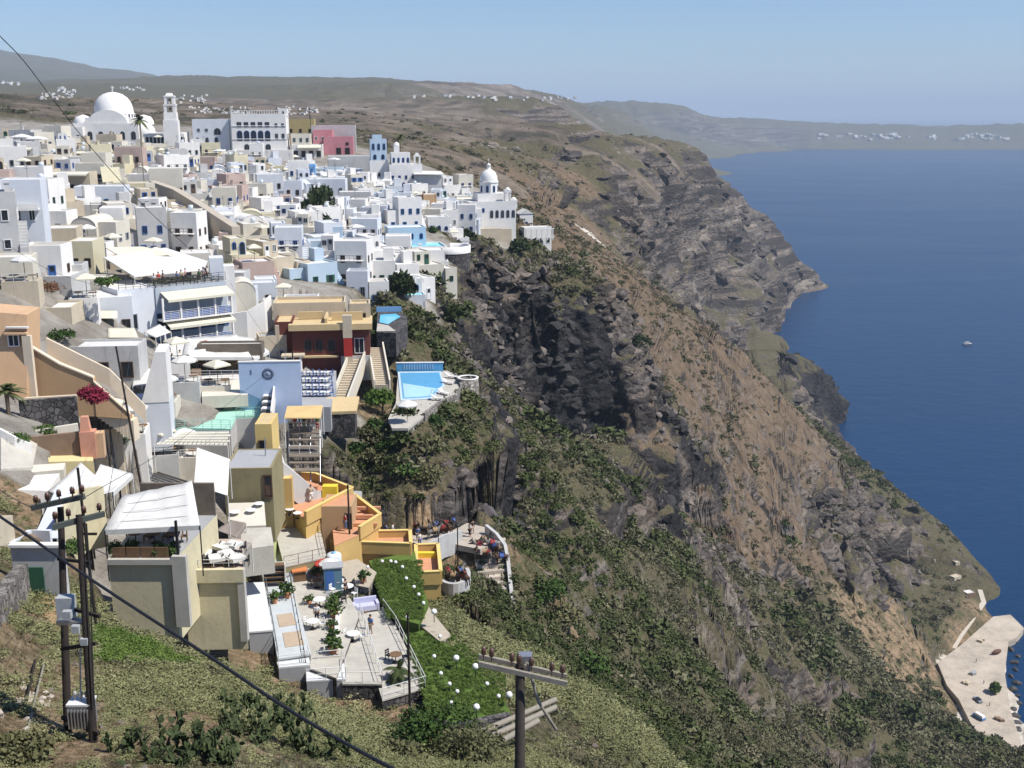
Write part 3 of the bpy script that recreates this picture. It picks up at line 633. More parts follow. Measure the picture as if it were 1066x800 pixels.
    for i in range(len(gp)):
        p_, q_ = gp[i-1], gp[i]; ing ^= ((p_.y > y) != (q_.y > y)) & (x < (q_.x-p_.x)*(y-p_.y)/(q_.y-p_.y+1e-9)+p_.x)
    gq = ok & ing; go('green_grass', 'patch of vivid green grass on the slope under the concrete wall', gq, GRASSY, .8, 1.8, (.5,.9)); ok = ok & ~gq
    near = ok & (r < 98) & (u < gw*.8*np.clip(nz*3.5+.55,.04,1)+dw*.03)
    k0 = near.copy(); go('sage_scrub', 'soft grey green low scrub on the slope under the restaurants', near, src['sage_clump'], .9, 2.8, (.35,.8))
    ok = ok & ~near & ((r < 650) | (u < .03))
    big = ok & (r > 108) & (r < 420) & (rg.rand(N) < .035*gw*np.clip(nz2*2+.8,.2,1.6)) & (up < 1.2)
    go('gully_bushes', 'larger rounded bushes standing out of the gully scrub', big, src['lush_clump']+src['scrub_clump'], 1.3, 2.6, (.7,1.1), .1)
    lush = ok & (u < .5*gw*np.clip(nz2*2.2-.05, 0, 1)) & (r < 700) & (r > 85)
    go('lush_undergrowth', 'fresh green bushes spread thickly over the gully slope', lush, src['lush_clump'], .45, 1.5)
    grey = ok & ~lush & (u < (gw*.8+rw*.16+bw*.09+fw*.05)*np.clip(nz*1.4+.85, .25, 1)) & (up < 1.6)
    go('hillside_scrub', 'grey green dry scrub covering the caldera slope', grey, src['scrub_clump'], .3, 1.2)
    tuft = ok & ~lush & ~grey & (u < (bw*.55+dw*.30+gw*.25+rw*.12)) & (up < 1.6)
    go('dry_grass', 'straw coloured dry tufts on the brown slope', tuft, src['dry_clump'], .25, .8)
    u2 = rg.rand(N)
    rock = ok & (u2 < (rw*.30+bw*.05+gw*.02+dw*.015)*np.clip(nz*1.5+.6, .1, 1))
    go('rock_rubble', 'loose dark volcanic rocks strewn over the cliffs', rock, src['rock'], .2, 1.0, (.6,1.2), .25, 1.5)
    ledge = (z > 3) & free & (c[:,4] < .2) & (r > 115) & (rg.rand(N) < np.clip(rw*1.1-.15,0,1)*np.clip(90/r+.12, .2, .42)*np.clip((up-.6)*1.4, 0, 1))
    dk = ledge & (c[:,8] > .45); lav = []
    for k in range(4): me = boulder(k+160, 3); me.materials.append(mat('lava_ledge', (.04,.037,.036), .95, .5, .9, bump=.6)); lav.append(bpy.data.objects.new('lava_ledge', me))  # blocks take the same painted-in shade, hence near black
    go('shaded_lava_ledges', 'lava blocks blackened with painted shade, breaking out of the dark hollow and cliff', dk, lav, .45, 1.7, (.35,.75), .15, .35, 5.5)
    go('rock_ledges', 'fractured grey brown rock ledges breaking out of the cliff faces', ledge & ~dk, src['ledge'], .45, 1.9, (.35,.75), .15, .35, 5.5)
def hz_slope(x, y, e=1.5):
    return np.hypot(height(x+e, y)-height(x-e, y), height(x, y+e)-height(x, y-e))/(2*e)
# ------------------------------------------------------------------ building materials
WHITE = mat('white_plaster', (.72,.70,.66), .85, .07, .5, stain=.25)
BLUEW = mat('bluish_white_plaster', (.59,.615,.645), .85, .06, .5, stain=.15)
GREYW = mat('greyed_plaster', (.46,.455,.44), .88, .12, .5, stain=.4)
CREAM = mat('cream_plaster', (.59,.55,.46), .85, .08, .5, stain=.25)
SAND = mat('sand_plaster', (.50,.43,.32), .88, .12, .5, stain=.35)
YELLOWP = mat('pale_yellow_plaster', (.58,.53,.37), .85, .08, .5, stain=.2)
OCHRE = mat('ochre_wall', (.52,.35,.13), .8, .08, .5, stain=.2)
PEACH = mat('peach_wall', (.55,.36,.21), .85, .07, .4, stain=.18)
PINK = mat('pink_wall', (.52,.22,.24), .85, .1, .5, stain=.2)
ROSE = mat('dusty_rose_wall', (.45,.34,.29), .88, .12, .5, stain=.3)
BLUEP = mat('sky_blue_wall', (.20,.40,.66), .8, .08, .5, stain=.15)
PALEB = mat('pale_blue_wall', (.43,.53,.61), .82, .08, .5, stain=.15)
TURQ = mat('turquoise_paint', (.22,.60,.68), .7, .08, .5)
OLIVE = mat('olive_render', (.25,.215,.115), .9, .15, .4, stain=.4)
CONC = mat('weathered_concrete', (.56,.50,.33), .92, .14, .35, bump=.3, stain=.45)
GREYC = mat('grey_concrete', (.33,.335,.34), .9, .12, .5, stain=.35)
ROOF = mat('pale_roof_screed', (.60,.585,.55), .9, .12, .5, stain=0)
ROOFT = mat('tan_roof_screed', (.55,.42,.23), .9, .1, .5)
REDW = mat('shaded_red_wall', (.13,.042,.034), .85, .15, .5, stain=.3)  # wall red darkened: the shade under the eaves is in the colour
REDB = mat('sunlit_red_wall', (.36,.03,.025), .8, .1, .5)  # same red brightened: sunlight on the pier is in the colour
TERRA = mat('terracotta_floor', (.53,.27,.15), .8, .12, 2)
PAVE = mat('pale_paving', (.43,.405,.35), .88, .16, .8, bump=.2, stain=.25)
PAVW = mat('white_paving', (.60,.61,.60), .85, .08, 1.0)
STONE = None
GLASS = mat('dark_glass', (.02,.025,.03), .3, .3, 1, spec=.25)
WBLUE = mat('blue_paintwork', (.05,.13,.36), .5, .1, 1)
WBROWN = mat('brown_paintwork', (.10,.06,.04), .6, .15, 1)
WGREEN = mat('green_paintwork', (.03,.10,.06), .5, .15, 1)
WWHITE = mat('white_paintwork', (.70,.70,.68), .5, .05, 1)
WGREY = mat('grey_paintwork', (.25,.27,.30), .5, .1, 1)
DARK = mat('black_iron', (.018,.018,.02), .5, .2, 3)
RAILW = mat('white_iron', (.62,.62,.60), .45, .05, 2)
STEEL = mat('galvanised_steel', (.42,.43,.44), .4, .1, 2, metal=.7)
WOOD = mat('brown_timber', (.16,.095,.05), .75, .3, 4)
POLEW = mat('tarred_pole_timber', (.028,.021,.017), .85, .35, 5, bump=.4)
POLEG = mat('bleached_timber', (.25,.225,.18), .85, .25, 5, bump=.4)
CANVAS = mat('white_canvas', (.60,.59,.55), .8, .12, .9, stain=.12)
CREAMC = mat('cream_canvas', (.60,.57,.45), .8, .06, .8)
TANC = mat('tan_canvas', (.60,.42,.19), .8, .08, .8)
REDC = mat('red_canvas', (.50,.07,.05), .8, .08, .8)
MINT = mat('mint_floor_paint', (.34,.58,.47), .75, .08, .8)
POOLW = mat('pool_water', (.16,.50,.62), .08, .08, .6, spec=.5)
POOLT = mat('pool_tile', (.10,.33,.55), .3, .15, 3)
LAWN = leaf_mat('lawn_green', [(.05,.085,.015),(.09,.14,.028),(.15,.20,.05)])
def stone_mat(name, c1, c2, sc=2.2):
    if name in MATS: return MATS[name]
    m, nt, N, L, b = nodes(name); geo = nt.nodes.new('ShaderNodeNewGeometry').outputs['Position']
    v = nd(nt, 'ShaderNodeTexVoronoi', Scale=sc); L.new(geo, v.inputs['Vector']); v2 = nd(nt, 'ShaderNodeTexVoronoi', Scale=sc); v2.feature = 'DISTANCE_TO_EDGE'; L.new(geo, v2.inputs['Vector'])
    sc_ = nt.nodes.new('ShaderNodeSeparateColor'); L.new(v.outputs['Color'], sc_.inputs[0])
    c = ramp(nt, sc_.outputs[0], [(.1, c1), (.9, c2)]); e = ramp(nt, v2.outputs['Distance'], [(.02,(0,0,0)),(.09,(1,1,1))])
    c = mixc(nt, e, tuple(q*.35 for q in c1), c); L.new(c, b.inputs['Base Color']); b.inputs['Roughness'].default_value = .95
    bp = nd(nt, 'ShaderNodeBump', Strength=.6, Distance=.06); L.new(e, bp.inputs['Height']); L.new(bp.outputs[0], b.inputs['Normal'])
    MATS[name] = m; return m
STONE = stone_mat('dry_stone', (.11,.095,.08), (.30,.27,.23))
DSTONE = stone_mat('dark_lava_stone', (.035,.032,.032), (.12,.11,.105))
GSTONE = stone_mat('grey_stone_wall', (.16,.145,.125), (.34,.31,.27))
# ------------------------------------------------------------------ shared window and door meshes, facing -Y, origin at sill centre
WM = {}
def wmesh(kind, w, h, frame):
    k = (kind, round(w,2), round(h,2), frame.name)
    if k in WM: return WM[k]
    m = MB(); t = .09
    if kind == 'arch' or kind == 'archdoor':
        n = 8; r = w/2; hs = max(.1, h-r)
        out = [(-w/2,0),(w/2,0)]+[(r*math.cos(a), hs+r*math.sin(a)) for a in [math.pi*i/n for i in range(n+1)]]
        inn = [(x*(1-2*t/w), .02+z*(1-1.4*t/h)) for x, z in out]
        N = len(out)
        m.add([(x,-.03,z) for x, z in inn], [tuple(range(N))], 1)
        vs = [(x,-.08,z) for x, z in out]+[(x,-.08,z) for x, z in inn]+[(x,0,z) for x, z in out]+[(x,-.03,z) for x, z in inn]
        fs = []
        for i in range(N):
            j = (i+1)%N; fs += [(i,j,N+j,N+i),(i,2*N+i,2*N+j,j),(N+i,N+j,3*N+j,3*N+i)]
        m.add(vs, fs, 0)
        if kind == 'arch': m.box((0,-.07,h*.5), (.05,.06,h*.95), 0)
    else:
        m.add([(-w/2+.02,-.03,.02),(w/2-.02,-.03,.02),(w/2-.02,-.03,h-.02),(-w/2+.02,-.03,h-.02)], [(0,1,2,3)], 1 if kind != 'door' else 0)
        for x in (-w/2+t/2, w/2-t/2): m.box((x,-.045,h/2), (t,.09,h), 0)
        m.box((0,-.045,h-t/2), (w-2*t,.086,t), 0); m.box((0,-.05,t/2), (w-2*t,.1,t), 0)
        if kind == 'window': m.box((0,-.05,h/2), (.06,.06,h-2*t), 0)
        if kind == 'shutter':
            for sx in (-1,1): m.box((sx*(w/2+w*.22),-.03,h/2), (w*.42,.05,h), 0)
        if kind == 'door':
            m.box((0,-.06,h*.3), (w*.55,.03,h*.36), 0); m.add([(-w*.28,-.05,h*.58),(w*.28,-.05,h*.58),(w*.28,-.05,h*.9),(-w*.28,-.05,h*.9)], [(0,1,2,3)], 1)
    WM[k] = m.mesh(kind, [frame, GLASS]); return WM[k]
class House:
    def __init__(s, name, label, cat, loc, rz=0, group=None):
        s.root = empty(name, loc, rz, label, cat, group); s.B = []; s.nw = 0
    def block(s, x0, x1, y0, y1, z0, z1, wall, roof=ROOF, par=.32, kind='flat', name='wall', bury=4):
        m = MB(); t = .22
        if kind == 'flat' and par > 0:
            m.box(((x0+x1)/2,(y0+y1)/2,(z0-bury+z1)/2), (x1-x0,y1-y0,z1-z0+bury))
            for X0,X1,Y0,Y1 in ((x0,x1,y0,y0+t),(x0,x1,y1-t,y1),(x0,x0+t,y0+t,y1-t),(x1-t,x1,y0+t,y1-t)):
                m.box(((X0+X1)/2,(Y0+Y1)/2,z1+par/2), (X1-X0,Y1-Y0,par))
            o = m.build(name, wall, s.root)
            r = MB().box(((x0+x1)/2,(y0+y1)/2,z1+.04), (x1-x0-2*t-.01,y1-y0-2*t-.01,.08)); r.build('roof', roof, s.root)
        elif kind == 'vault':
            n = 10; r = (x1-x0)/2; rise = min(r, 1.5); pr = [(x1,z0-bury),(x1,z1)]+[((x0+x1)/2+r*math.cos(a), z1+rise*math.sin(a)) for a in [math.pi*i/n for i in range(1,n)]]+[(x0,z1),(x0,z0-bury)]
            N = len(pr); m.add([(x,y0,z) for x, z in pr]+[(x,y1,z) for x, z in pr], [tuple(range(N))[::-1], tuple(range(N,2*N))]+[(i,(i+1)%N,N+(i+1)%N,N+i) for i in range(N) if i not in range(2,N-3)], 0)
            m.build(name, wall, s.root)
            q = MB(); ar = pr[1:-1]; N = len(ar); q.add([(x,y0-.06,z+.012) for x, z in ar]+[(x,y1+.06,z+.012) for x, z in ar], [(i,i+1,N+i+1,N+i) for i in range(N-1)], 0, True); q.build('vaulted_roof', wall, s.root)
        else:
            m.box(((x0+x1)/2,(y0+y1)/2,(z0-bury+z1)/2), (x1-x0,y1-y0,z1-z0+bury)); m.build(name, wall, s.root)
        s.B.append((x0,x1,y0,y1,z0,z1)); return len(s.B)-1
    def op(s, b, face, t, z, w, h, kind='window', frame=None, name=None):
        x0,x1,y0,y1,z0,z1 = s.B[b]; frame = frame or WBLUE
        if face == 'F': p, rz = (x0+(x1-x0)*t, y0, z0+z), 0
        elif face == 'R': p, rz = (x1, y0+(y1-y0)*t, z0+z), math.pi/2
        else: p, rz = (x0, y1-(y1-y0)*t, z0+z), -math.pi/2
        o = put(name or ('door' if 'door' in kind else 'window'), wmesh(kind, w, h, frame), s.root, p, rz); s.nw += 1; return o
    def row(s, b, face, n, z, w, h, kind='window', frame=None, a=.0, e=1.0):
        for i in range(n): s.op(b, face, a+(e-a)*(i+.5)/n, z, w, h, kind, frame)
    def rail(s, pts, h=1.0, m=RAILW, name='railing', post=1.2):
        rail_mesh(pts, h, post).build(name, m, s.root)
    def part(s, name, mb, m): return mb.build(name, m, s.root)
def rail_mesh(pts, h=1.0, post=1.4, bars=2, r=.028):
    m = MB(); pts = [Vector(p) for p in pts]; up = Vector((0,0,1))
    for k in range(bars+1): m.tube([p+up*h*(1-k/(bars+1)) for p in pts], r if k == 0 else r*.6, 5)
    for a, b in zip(pts, pts[1:]):
        n = max(1, round((b-a).length/post))
        for i in range(n+1): q = a+(b-a)*i/n; m.tube([q, q+up*h], r, 5)
    return m
def railing(pts, label, h=1.0, m=None, post=1.4, bars=2, r=.03, name='railing'):
    o = rail_mesh(pts, h, post, bars, r).build(name, m or RAILW); return tag(o, label, 'railing')
def frame(u0, u1, vb, D):      # front-bottom centre and width from photo pixels
    return P((u0+u1)/2, vb, D), (u1-u0)*D/F
def slab(name, pts, t, m, parent=None, down=True):
    """a sheet with thickness through 3-D points (any height), t thick downwards"""
    pts = [Vector(p) for p in pts]; n = len(pts); dz = Vector((0,0,-t))
    A = sum(pts[i].x*pts[(i+1)%n].y-pts[(i+1)%n].x*pts[i].y for i in range(n))
    if A < 0: pts = pts[::-1]
    mb = MB(); mb.add([tuple(p) for p in pts]+[tuple(p+dz) for p in pts], [tuple(range(n)), tuple(range(2*n-1,n-1,-1))]+[(i,n+i,n+(i+1)%n,(i+1)%n) for i in range(n)])
    return mb.build(name, m, parent)
def flat(name, uv, z, t, m, label=None, cat=None, kind=None, parent=None):
    o = slab(name, [G(u, v, z) for u, v in uv], t, m, parent)
    return tag(o, label, cat, None, kind)
# ------------------------------------------------------------------ small things
PROTO = {}
def proto(key, fn):
    """first use builds the thing, later uses copy it with its parts"""
    def make(loc, rz=0, label=None, group=None, sc=None):
        if key not in PROTO: o = fn(); PROTO[key] = o
        else: o = copy_tree(PROTO[key])
        o.location = loc; o.rotation_euler = (0,0,rz)
        o.scale = ((sc or 1),)*3
        if label: o['label'] = label
        if group: o['group'] = group
        return o
    return make
def _parasol(cm, r=1.35, h=2.3, sides=8, sq=False):
    def f():
        e = empty('parasol', label='x', cat='parasol'); n = 4 if sq else sides
        m = MB(); m.lathe([(.03,h+.55),(r*.5,h+.33),(r,h),(r,h-.16)], n, 0, a0=math.pi/4, a1=math.pi/4+2*math.pi, smooth=False); m.lathe([(r-.01,h-.15),(r-.03,h-.02),(.04,h+.5)], n, 0, a0=math.pi/4, a1=math.pi/4+2*math.pi, smooth=False); m.build('canopy', cm, e)
        MB().tube([(0,0,0),(0,0,h+.6)], .035, 6).build('pole', WOOD, e); MB().lathe([(.3,0),(.3,.1),(.05,.14)], 10).build('base', GREYC, e); return e
    return f
parasol = proto('wp', _parasol(CANVAS)); cparasol = proto('cp', _parasol(CREAMC, 1.5, 2.3, 4, True)); rparasol = proto('rp', _parasol(REDC, 1.3)); bigparasol = proto('bp', _parasol(CANVAS, 2.1, 2.6, 4, True))
def _table(cm, r=.55):
    def f():
        e = empty('table', label='x', cat='table'); MB().lathe([(.01,.75),(r,.75),(r,.71),(.01,.71)], 14, smooth=False).build('table_top', cm, e)
        MB().tube([(0,0,.03),(0,0,.71)], .04, 6).build('column', DARK, e); MB().lathe([(.3,0),(.28,.04),(.04,.06)], 10).build('foot', DARK, e); return e
    return f
table = proto('tb', _table(WWHITE)); wtable = proto('wt', _table(WOOD, .5))
def _cloth():
    e = empty('table', label='x', cat='table'); MB().box((0,0,.72), (1.0,1.0,.05)).build('table_top', WOOD, e)
    for sx in (-1,1):
        for sy in (-1,1): MB().box((sx*.42,sy*.42,.35), (.06,.06,.7)).build('leg', WOOD, e)
    m = MB(); m.box((0,0,.757), (1.1,1.1,.015))
    for x, y, w, d in ((0,-.55,1.1,.01),(0,.55,1.1,.01),(-.55,0,.01,1.1),(.55,0,.01,1.1)): m.box((x,y,.63), (w,d,.25))
    m.build('cloth', CANVAS, e); return e
ctable = proto('ct', _cloth)
def _chair(cm):
    def f():
        e = empty('chair', label='x', cat='chair'); MB().box((0,0,.44), (.44,.44,.05)).build('seat', cm, e)
        m = MB(); m.box((0,.21,.8), (.42,.03,.14)); m.box((0,.21,.6), (.42,.03,.1)); m.build('backrest', cm, e)
        for sx in (-1,1):
            for sy in (-1,1): MB().box((sx*.19,sy*.19,.21 if sy < 0 else .44), (.045,.045,.42 if sy < 0 else .88)).build('leg', cm, e)
        return e
    return f
chair = proto('ch', _chair(WOOD)); wchair = proto('wc', _chair(WWHITE)); dchair = proto('dc', _chair(DARK)); bchair = proto('bc', _chair(WBLUE))
def _lounger():
    e = empty('sun_lounger', label='x', cat='sun lounger'); MB().box((0,-.3,.3), (.65,1.3,.08)).build('seat', CANVAS, e); MB().box((0,.6,.5), (.65,.75,.07), rx=.6).build('backrest', CANVAS, e)
    for sx in (-1,1):
        for y in (-.85,.3): MB().box((sx*.28,y,.13), (.05,.05,.26)).build('leg', WOOD, e)
    return e
lounger = proto('lg', _lounger)
def _globe():
    e = empty('globe_lamp', label='x', cat='lamp'); MB().tube([(0,0,0),(0,0,.75)], .035, 6).build('post', DARK, e); MB().ball((0,0,.98), .25, 16).build('globe', mat('opal_globe', (.78,.78,.76), .25, .02, 1, spec=.5), e); return e
globe = proto('gl', _globe)
def _tank():
    e = empty('water_tank', label='x', cat='water tank'); MB().lathe([(.01,1.35),(.55,1.3),(.68,1.18),(.7,1.1),(.7,.25),(.68,.2),(.01,.2)], 18).build('body', mat('tank_plastic', (.60,.66,.70), .5, .05, 1), e)
    MB().lathe([(.01,1.45),(.2,1.44),(.2,1.33)], 12).build('lid', BLUEP, e); MB().box((0,0,.1), (1.5,1.5,.2)).build('stand', GREYC, e); return e
tank = proto('tk', _tank)
def _pot():
    e = empty('potted_plant', label='x', cat='plant'); MB().lathe([(.2,0),(.3,.45),(.27,.45),(.24,.38),(.01,.38)], 12).build('pot', mat('clay_pot', (.42,.19,.10), .85, .15, 4), e)
    me = bpy.data.meshes.new('foliage'); vs, fs = leafy(5, 130, .14, 1.1, .55); me.from_pydata(vs, [], fs); me.materials.append(leaf_mat('garden_leaf', [(.02,.045,.012),(.05,.09,.02),(.09,.14,.04)])); put('foliage', me, e, (0,0,.42)); return e
potplant = proto('pp', _pot)
GLEAF = leaf_mat('garden_leaf', [(.02,.045,.012),(.05,.09,.02),(.09,.14,.04)])
def bush(name, loc, r, h, m, label, cat='bush', n=500, seed=1, size=.16, group=None, stems=True):
    if (loc[0]**2+loc[1]**2) < 100**2: n *= 4; size *= .5
    e = empty(name, loc, random.uniform(0,6), label, cat, group)
    vs, fs = leafy(seed, n, size/max(r,.3), h/r, 1.0); me = bpy.data.meshes.new('foliage'); me.from_pydata([(x*r,y*r,z*r) for x,y,z in vs], [], fs); me.materials.append(m); put('foliage', me, e)
    if stems:
        q = MB()
        for k in range(5): a = k*1.3; q.tube([(0,0,-.3),(math.cos(a)*r*.25,math.sin(a)*r*.25,h*.35),(math.cos(a)*r*.45,math.sin(a)*r*.45,h*.65)], [.05*r+.02,.03*r+.01,.012], 5)
        q.build('stem', WOOD, e)
    return e
def palm(loc, h, r, label, nf=22, seed=1, m=None, lean=0):
    e = empty('palm_tree', loc, 0, label, 'palm'); rg = random.Random(seed); m = m or leaf_mat('palm_frond', [(.03,.045,.015),(.075,.095,.03),(.13,.14,.06)])
    top = Vector((lean*h,0,h)); MB().tube([(0,0,-.5),(lean*h*.3,0,h*.5),top], [.16+h*.012,.13+h*.008,.15+h*.01], 9).build('trunk', mat('palm_bark', (.17,.13,.09), .95, .3, 6, bump=.5), e)
    f = MB()
    for k in range(nf):
        a = 2.4*k; el = rg.uniform(-.5,1.25); L = r*rg.uniform(.8,1.1); pts = []
        for i in range(7):
            t = i/6; dr = el-t*t*1.3; pts.append(top+Vector((math.cos(a)*math.cos(el)*L*t, math.sin(a)*math.cos(el)*L*t, L*(math.sin(el)*t-.55*t*t))))
        f.tube(pts, [.025*(1-.6*i/6) for i in range(7)], 4)
        for i in range(1,7):
            d = (pts[i]-pts[i-1]).normalized(); sd = d.cross(Vector((0,0,1))).normalized(); w = r*.24*math.sin(math.pi*min(.95,(i/6)*.8+.18))
            for q in range(3):
                b = pts[i-1]+(pts[i]-pts[i-1])*q/3
                for s_ in (-1,1):
                    tip = b+sd*s_*w+d*w*.7-Vector((0,0,w*.25)); f.add([tuple(b-d*.03*r), tuple(b+d*.05*r), tuple(tip)], [(0,1,2)])
    f.build('crown', m, e); return e
def tree(loc, h, r, label, seed=1, cols=None, name='tree', n=1500, size=.3):
    e = empty(name, loc, 0, label, 'tree'); rg = random.Random(seed); t = MB(); t.tube([(0,0,-.5),(.05*h,0,h*.35),(0,.04*h,h*.75)], [.05*h,.04*h,.02*h], 8)
    for k in range(6): a = k*1.05+rg.random(); t.tube([(0,0,h*(.3+.07*k)),(math.cos(a)*r*.5,math.sin(a)*r*.5,h*(.5+.07*k))], [.022*h,.008*h], 5)
    t.build('trunk', mat('bark', (.12,.09,.065), .95, .3, 5, bump=.5), e)
    vs, fs = leafy(seed, n, size/r, 1, 1); me = bpy.data.meshes.new('crown'); me.from_pydata([(x*r,y*r,z*h*.85+h*.18) for x,y,z in vs], [], fs); me.materials.append(cols or leaf_mat('tree_leaf', [(.012,.02,.008),(.03,.045,.015),(.055,.075,.025)])); put('crown', me, e); return e
def succulent(name, loc, label, cat, m, n=34, L=1.0, seed=1, sc=1.0, pads=False):
    """agave rosette, or prickly pear when pads"""
    e = empty(name, loc, 0, label, cat); rg = random.Random(seed); f = MB()
    if pads:
        def pad(p, d, s_, lv):
            d = d.normalized(); a = Vector((rg.gauss(0,1),rg.gauss(0,1),rg.gauss(0,.3))).cross(d).normalized(); b = d.cross(a)
            N = 9; ring = [p+d*s_*(.5-.5*math.cos(2*math.pi*i/N))+a*s_*.36*math.sin(2*math.pi*i/N)*(1 if True else 0) for i in range(N)]
            o = b*s_*.06; f.add([tuple(q+o) for q in ring]+[tuple(q-o) for q in ring], [tuple(range(N)), tuple(range(2*N-1,N-1,-1))]+[(i,N+i,N+(i+1)%N,(i+1)%N) for i in range(N)])
            if lv > 0:
                for k in range(rg.choice((1,2,2,3))):
                    nd_ = (d+Vector((rg.gauss(0,.55),rg.gauss(0,.55),rg.gauss(.25,.3)))).normalized(); pad(p+d*s_*rg.uniform(.75,.95)+a*s_*rg.uniform(-.25,.25), nd_, s_*rg.uniform(.75,.95), lv-1)
        for k in range(n):
            r_ = L*math.sqrt(rg.random()); a = rg.uniform(0,6.28); pad(Vector((math.cos(a)*r_,math.sin(a)*r_*.8,-.05)), Vector((rg.gauss(0,.35),rg.gauss(0,.35),1)), .34*sc, 3)
        f.build('foliage', m, e)
    else:
        for k in range(n):
            a = 2.4*k; el = .15+1.2*k/n; Lk = L*(1-.35*k/n); d = Vector((math.cos(a)*math.cos(el),math.sin(a)*math.cos(el),math.sin(el))); sd = d.cross(Vector((0,0,1))).normalized(); w = .07*L
            p1 = d*Lk*.45; p2 = d*Lk+Vector((0,0,-.12*Lk)); f.add([tuple(-sd*w*.6),tuple(sd*w*.6),tuple(p1+sd*w),tuple(p1-sd*w),tuple(p2)], [(0,1,2,3),(3,2,4)])
        f.build('leaves', m, e)
    return e
# ------------------------------------------------------------------ people and mules
def skinned(name, vs, es, rs, m, parent=None, root=0, sub=1):
    me = bpy.data.meshes.new(name); me.from_pydata(vs, es, []); o = bpy.data.objects.new(name, me); COL.objects.link(o)
    o.modifiers.new('skin', 'SKIN').use_smooth_shade = True
    for d, r in zip(me.skin_vertices[0].data, rs): d.radius = r if isinstance(r, tuple) else (r, r)
    me.skin_vertices[0].data[root].use_root = True
    if sub: o.modifiers.new('sub', 'SUBSURF').levels = sub; o.modifiers['sub'].render_levels = sub
    dg = bpy.context.evaluated_depsgraph_get(); nm = bpy.data.meshes.new_from_object(o.evaluated_get(dg)); nm.name = name
    nm.materials.clear(); nm.materials.append(m); bpy.data.objects.remove(o)
    o = bpy.data.objects.new(name, nm); COL.objects.link(o)
    if parent is not None: o.parent = parent
    return o
SKIN = mat('skin', (.42,.25,.17), .6, .08, 5); HAIR = mat('dark_hair', (.03,.02,.015), .7, .2, 8)
def _person(shirt, trouser, hat=None, pose=0):
    def f():
        e = empty('person', label='x', cat='person')
        a = .16 if pose else .03
        V = [(0,0,.93),(0,0,1.15),(0,.01,1.36),(0,0,1.5),(0,-.015,1.6),(0,-.02,1.70),
             (.19,0,1.38),(.25,-.02,1.12),(.24,-.12,.90),(-.19,0,1.38),(-.25,.02,1.12),(-.24,-.08,.88),
             (.10,0,.86),(.11,-a*.6,.48),(.11,a,.08),(.11,a-.15,.04),(-.10,0,.86),(-.11,a*.6,.48),(-.11,-a,.08),(-.11,-a-.15,.04),
             (.245,-.16,.82),(-.245,-.12,.80)]
        E = [(0,1),(1,2),(2,3),(3,4),(4,5),(2,6),(6,7),(7,8),(2,9),(9,10),(10,11),(0,12),(12,13),(13,14),(14,15),(0,16),(16,17),(17,18),(18,19),(8,20),(11,21)]
        r = [(.16,.11),(.14,.10),(.17,.11),.06,.10,.085,.07,.05,.04,.07,.05,.04,.09,.065,.045,.04,.09,.065,.045,.04,.035,.035]
        skinned('body', V, E, r, SKIN, e)
        # clothes follow the same skeleton, slightly fuller
        skinned('shirt', [V[i] for i in (0,1,2,6,7,9,10)], [(0,1),(1,2),(2,3),(3,4),(2,5),(5,6)], [(.175,.125),(.155,.115),(.185,.125),.085,.065,.085,.065], shirt, e)
        skinned('trousers', [V[0],V[12],V[13],(V[14][0],V[14][1],.2),V[16],V[17],(V[18][0],V[18][1],.2)], [(0,1),(1,2),(2,3),(0,4),(4,5),(5,6)], [(.18,.125),.105,.08,.065,.105,.08,.065], trouser, e)
        MB().ball((0,0,1.68), .112, 10, 0, .85).build('hair', HAIR, e)
        if hat: MB().lathe([(.24,1.70),(.12,1.72),(.11,1.83),(.01,1.85)], 12).build('hat', hat, e)
        return e
    return f
SH = {k: mat(k+'_cloth', c, .85, .08, 6) for k, c in dict(white=(.65,.65,.63), red=(.40,.05,.05), blue=(.08,.16,.36), black=(.03,.03,.035), beige=(.45,.37,.27), pink=(.55,.25,.28), green=(.10,.22,.12), grey=(.22,.22,.23)).items()}
def person(shirt, trouser, loc, rz, label, hat=None, pose=0, group=None):
    return proto(('person',shirt,trouser,hat,pose), _person(SH[shirt], SH[trouser], SH[hat] if hat else None, pose))(loc, rz, label, group)
def _mule(coat, saddle):
    def f():
        e = empty('mule', label='x', cat='mule')
        V = [(0,.62,1.12),(0,.25,1.05),(0,-.2,1.04),(0,-.55,1.12),(0,-.85,1.4),(0,-1.0,1.6),(0,-1.16,1.5),(0,-1.36,1.28)]
        E = [(i,i+1) for i in range(7)]; r = [(.2,.24),(.25,.27),(.24,.28),(.19,.25),(.11,.16),(.09,.12),(.085,.11),(.06,.07)]
        for sx in (-1,1):
            for (k, pts) in ((0, [(.14,.66,.95),(.15,.58,.72),(.15,.74,.45),(.15,.70,.08)]), (3, [(.12,-.52,.88),(.13,-.52,.5),(.13,-.53,.46),(.13,-.52,.08)])):
                b = len(V); V += [(sx*x,y,z) for x, y, z in pts]; E += [(k,b),(b,b+1),(b+1,b+2),(b+2,b+3)]; r += [.13 if k == 0 else .1,.085,.06,.055]
            b = len(V); V += [(sx*.07,-.98,1.72),(sx*.09,-.97,1.9)]; E += [(5,b),(b,b+1)]; r += [.04,.018]
        b = len(V); V += [(0,.86,1.02),(0,.9,.6)]; E += [(0,b),(b,b+1)]; r += [.05,.03]
        skinned('body', V, E, r, coat, e)
        m = MB(); m.lathe([(.36,-.28),(.37,0),(.36,.28)], 10, 0, (0,0,0), -.2, math.pi+.2); q = MB()
        q.add([(v[0]*.9, v[2]-.05, 1.08+v[1]*.88) for v in m.v], m.f); q.box((0,-.2,1.47), (.3,.08,.12)); q.box((0,.15,1.47), (.34,.08,.14)); q.build('saddle', saddle, e); return e
    return f
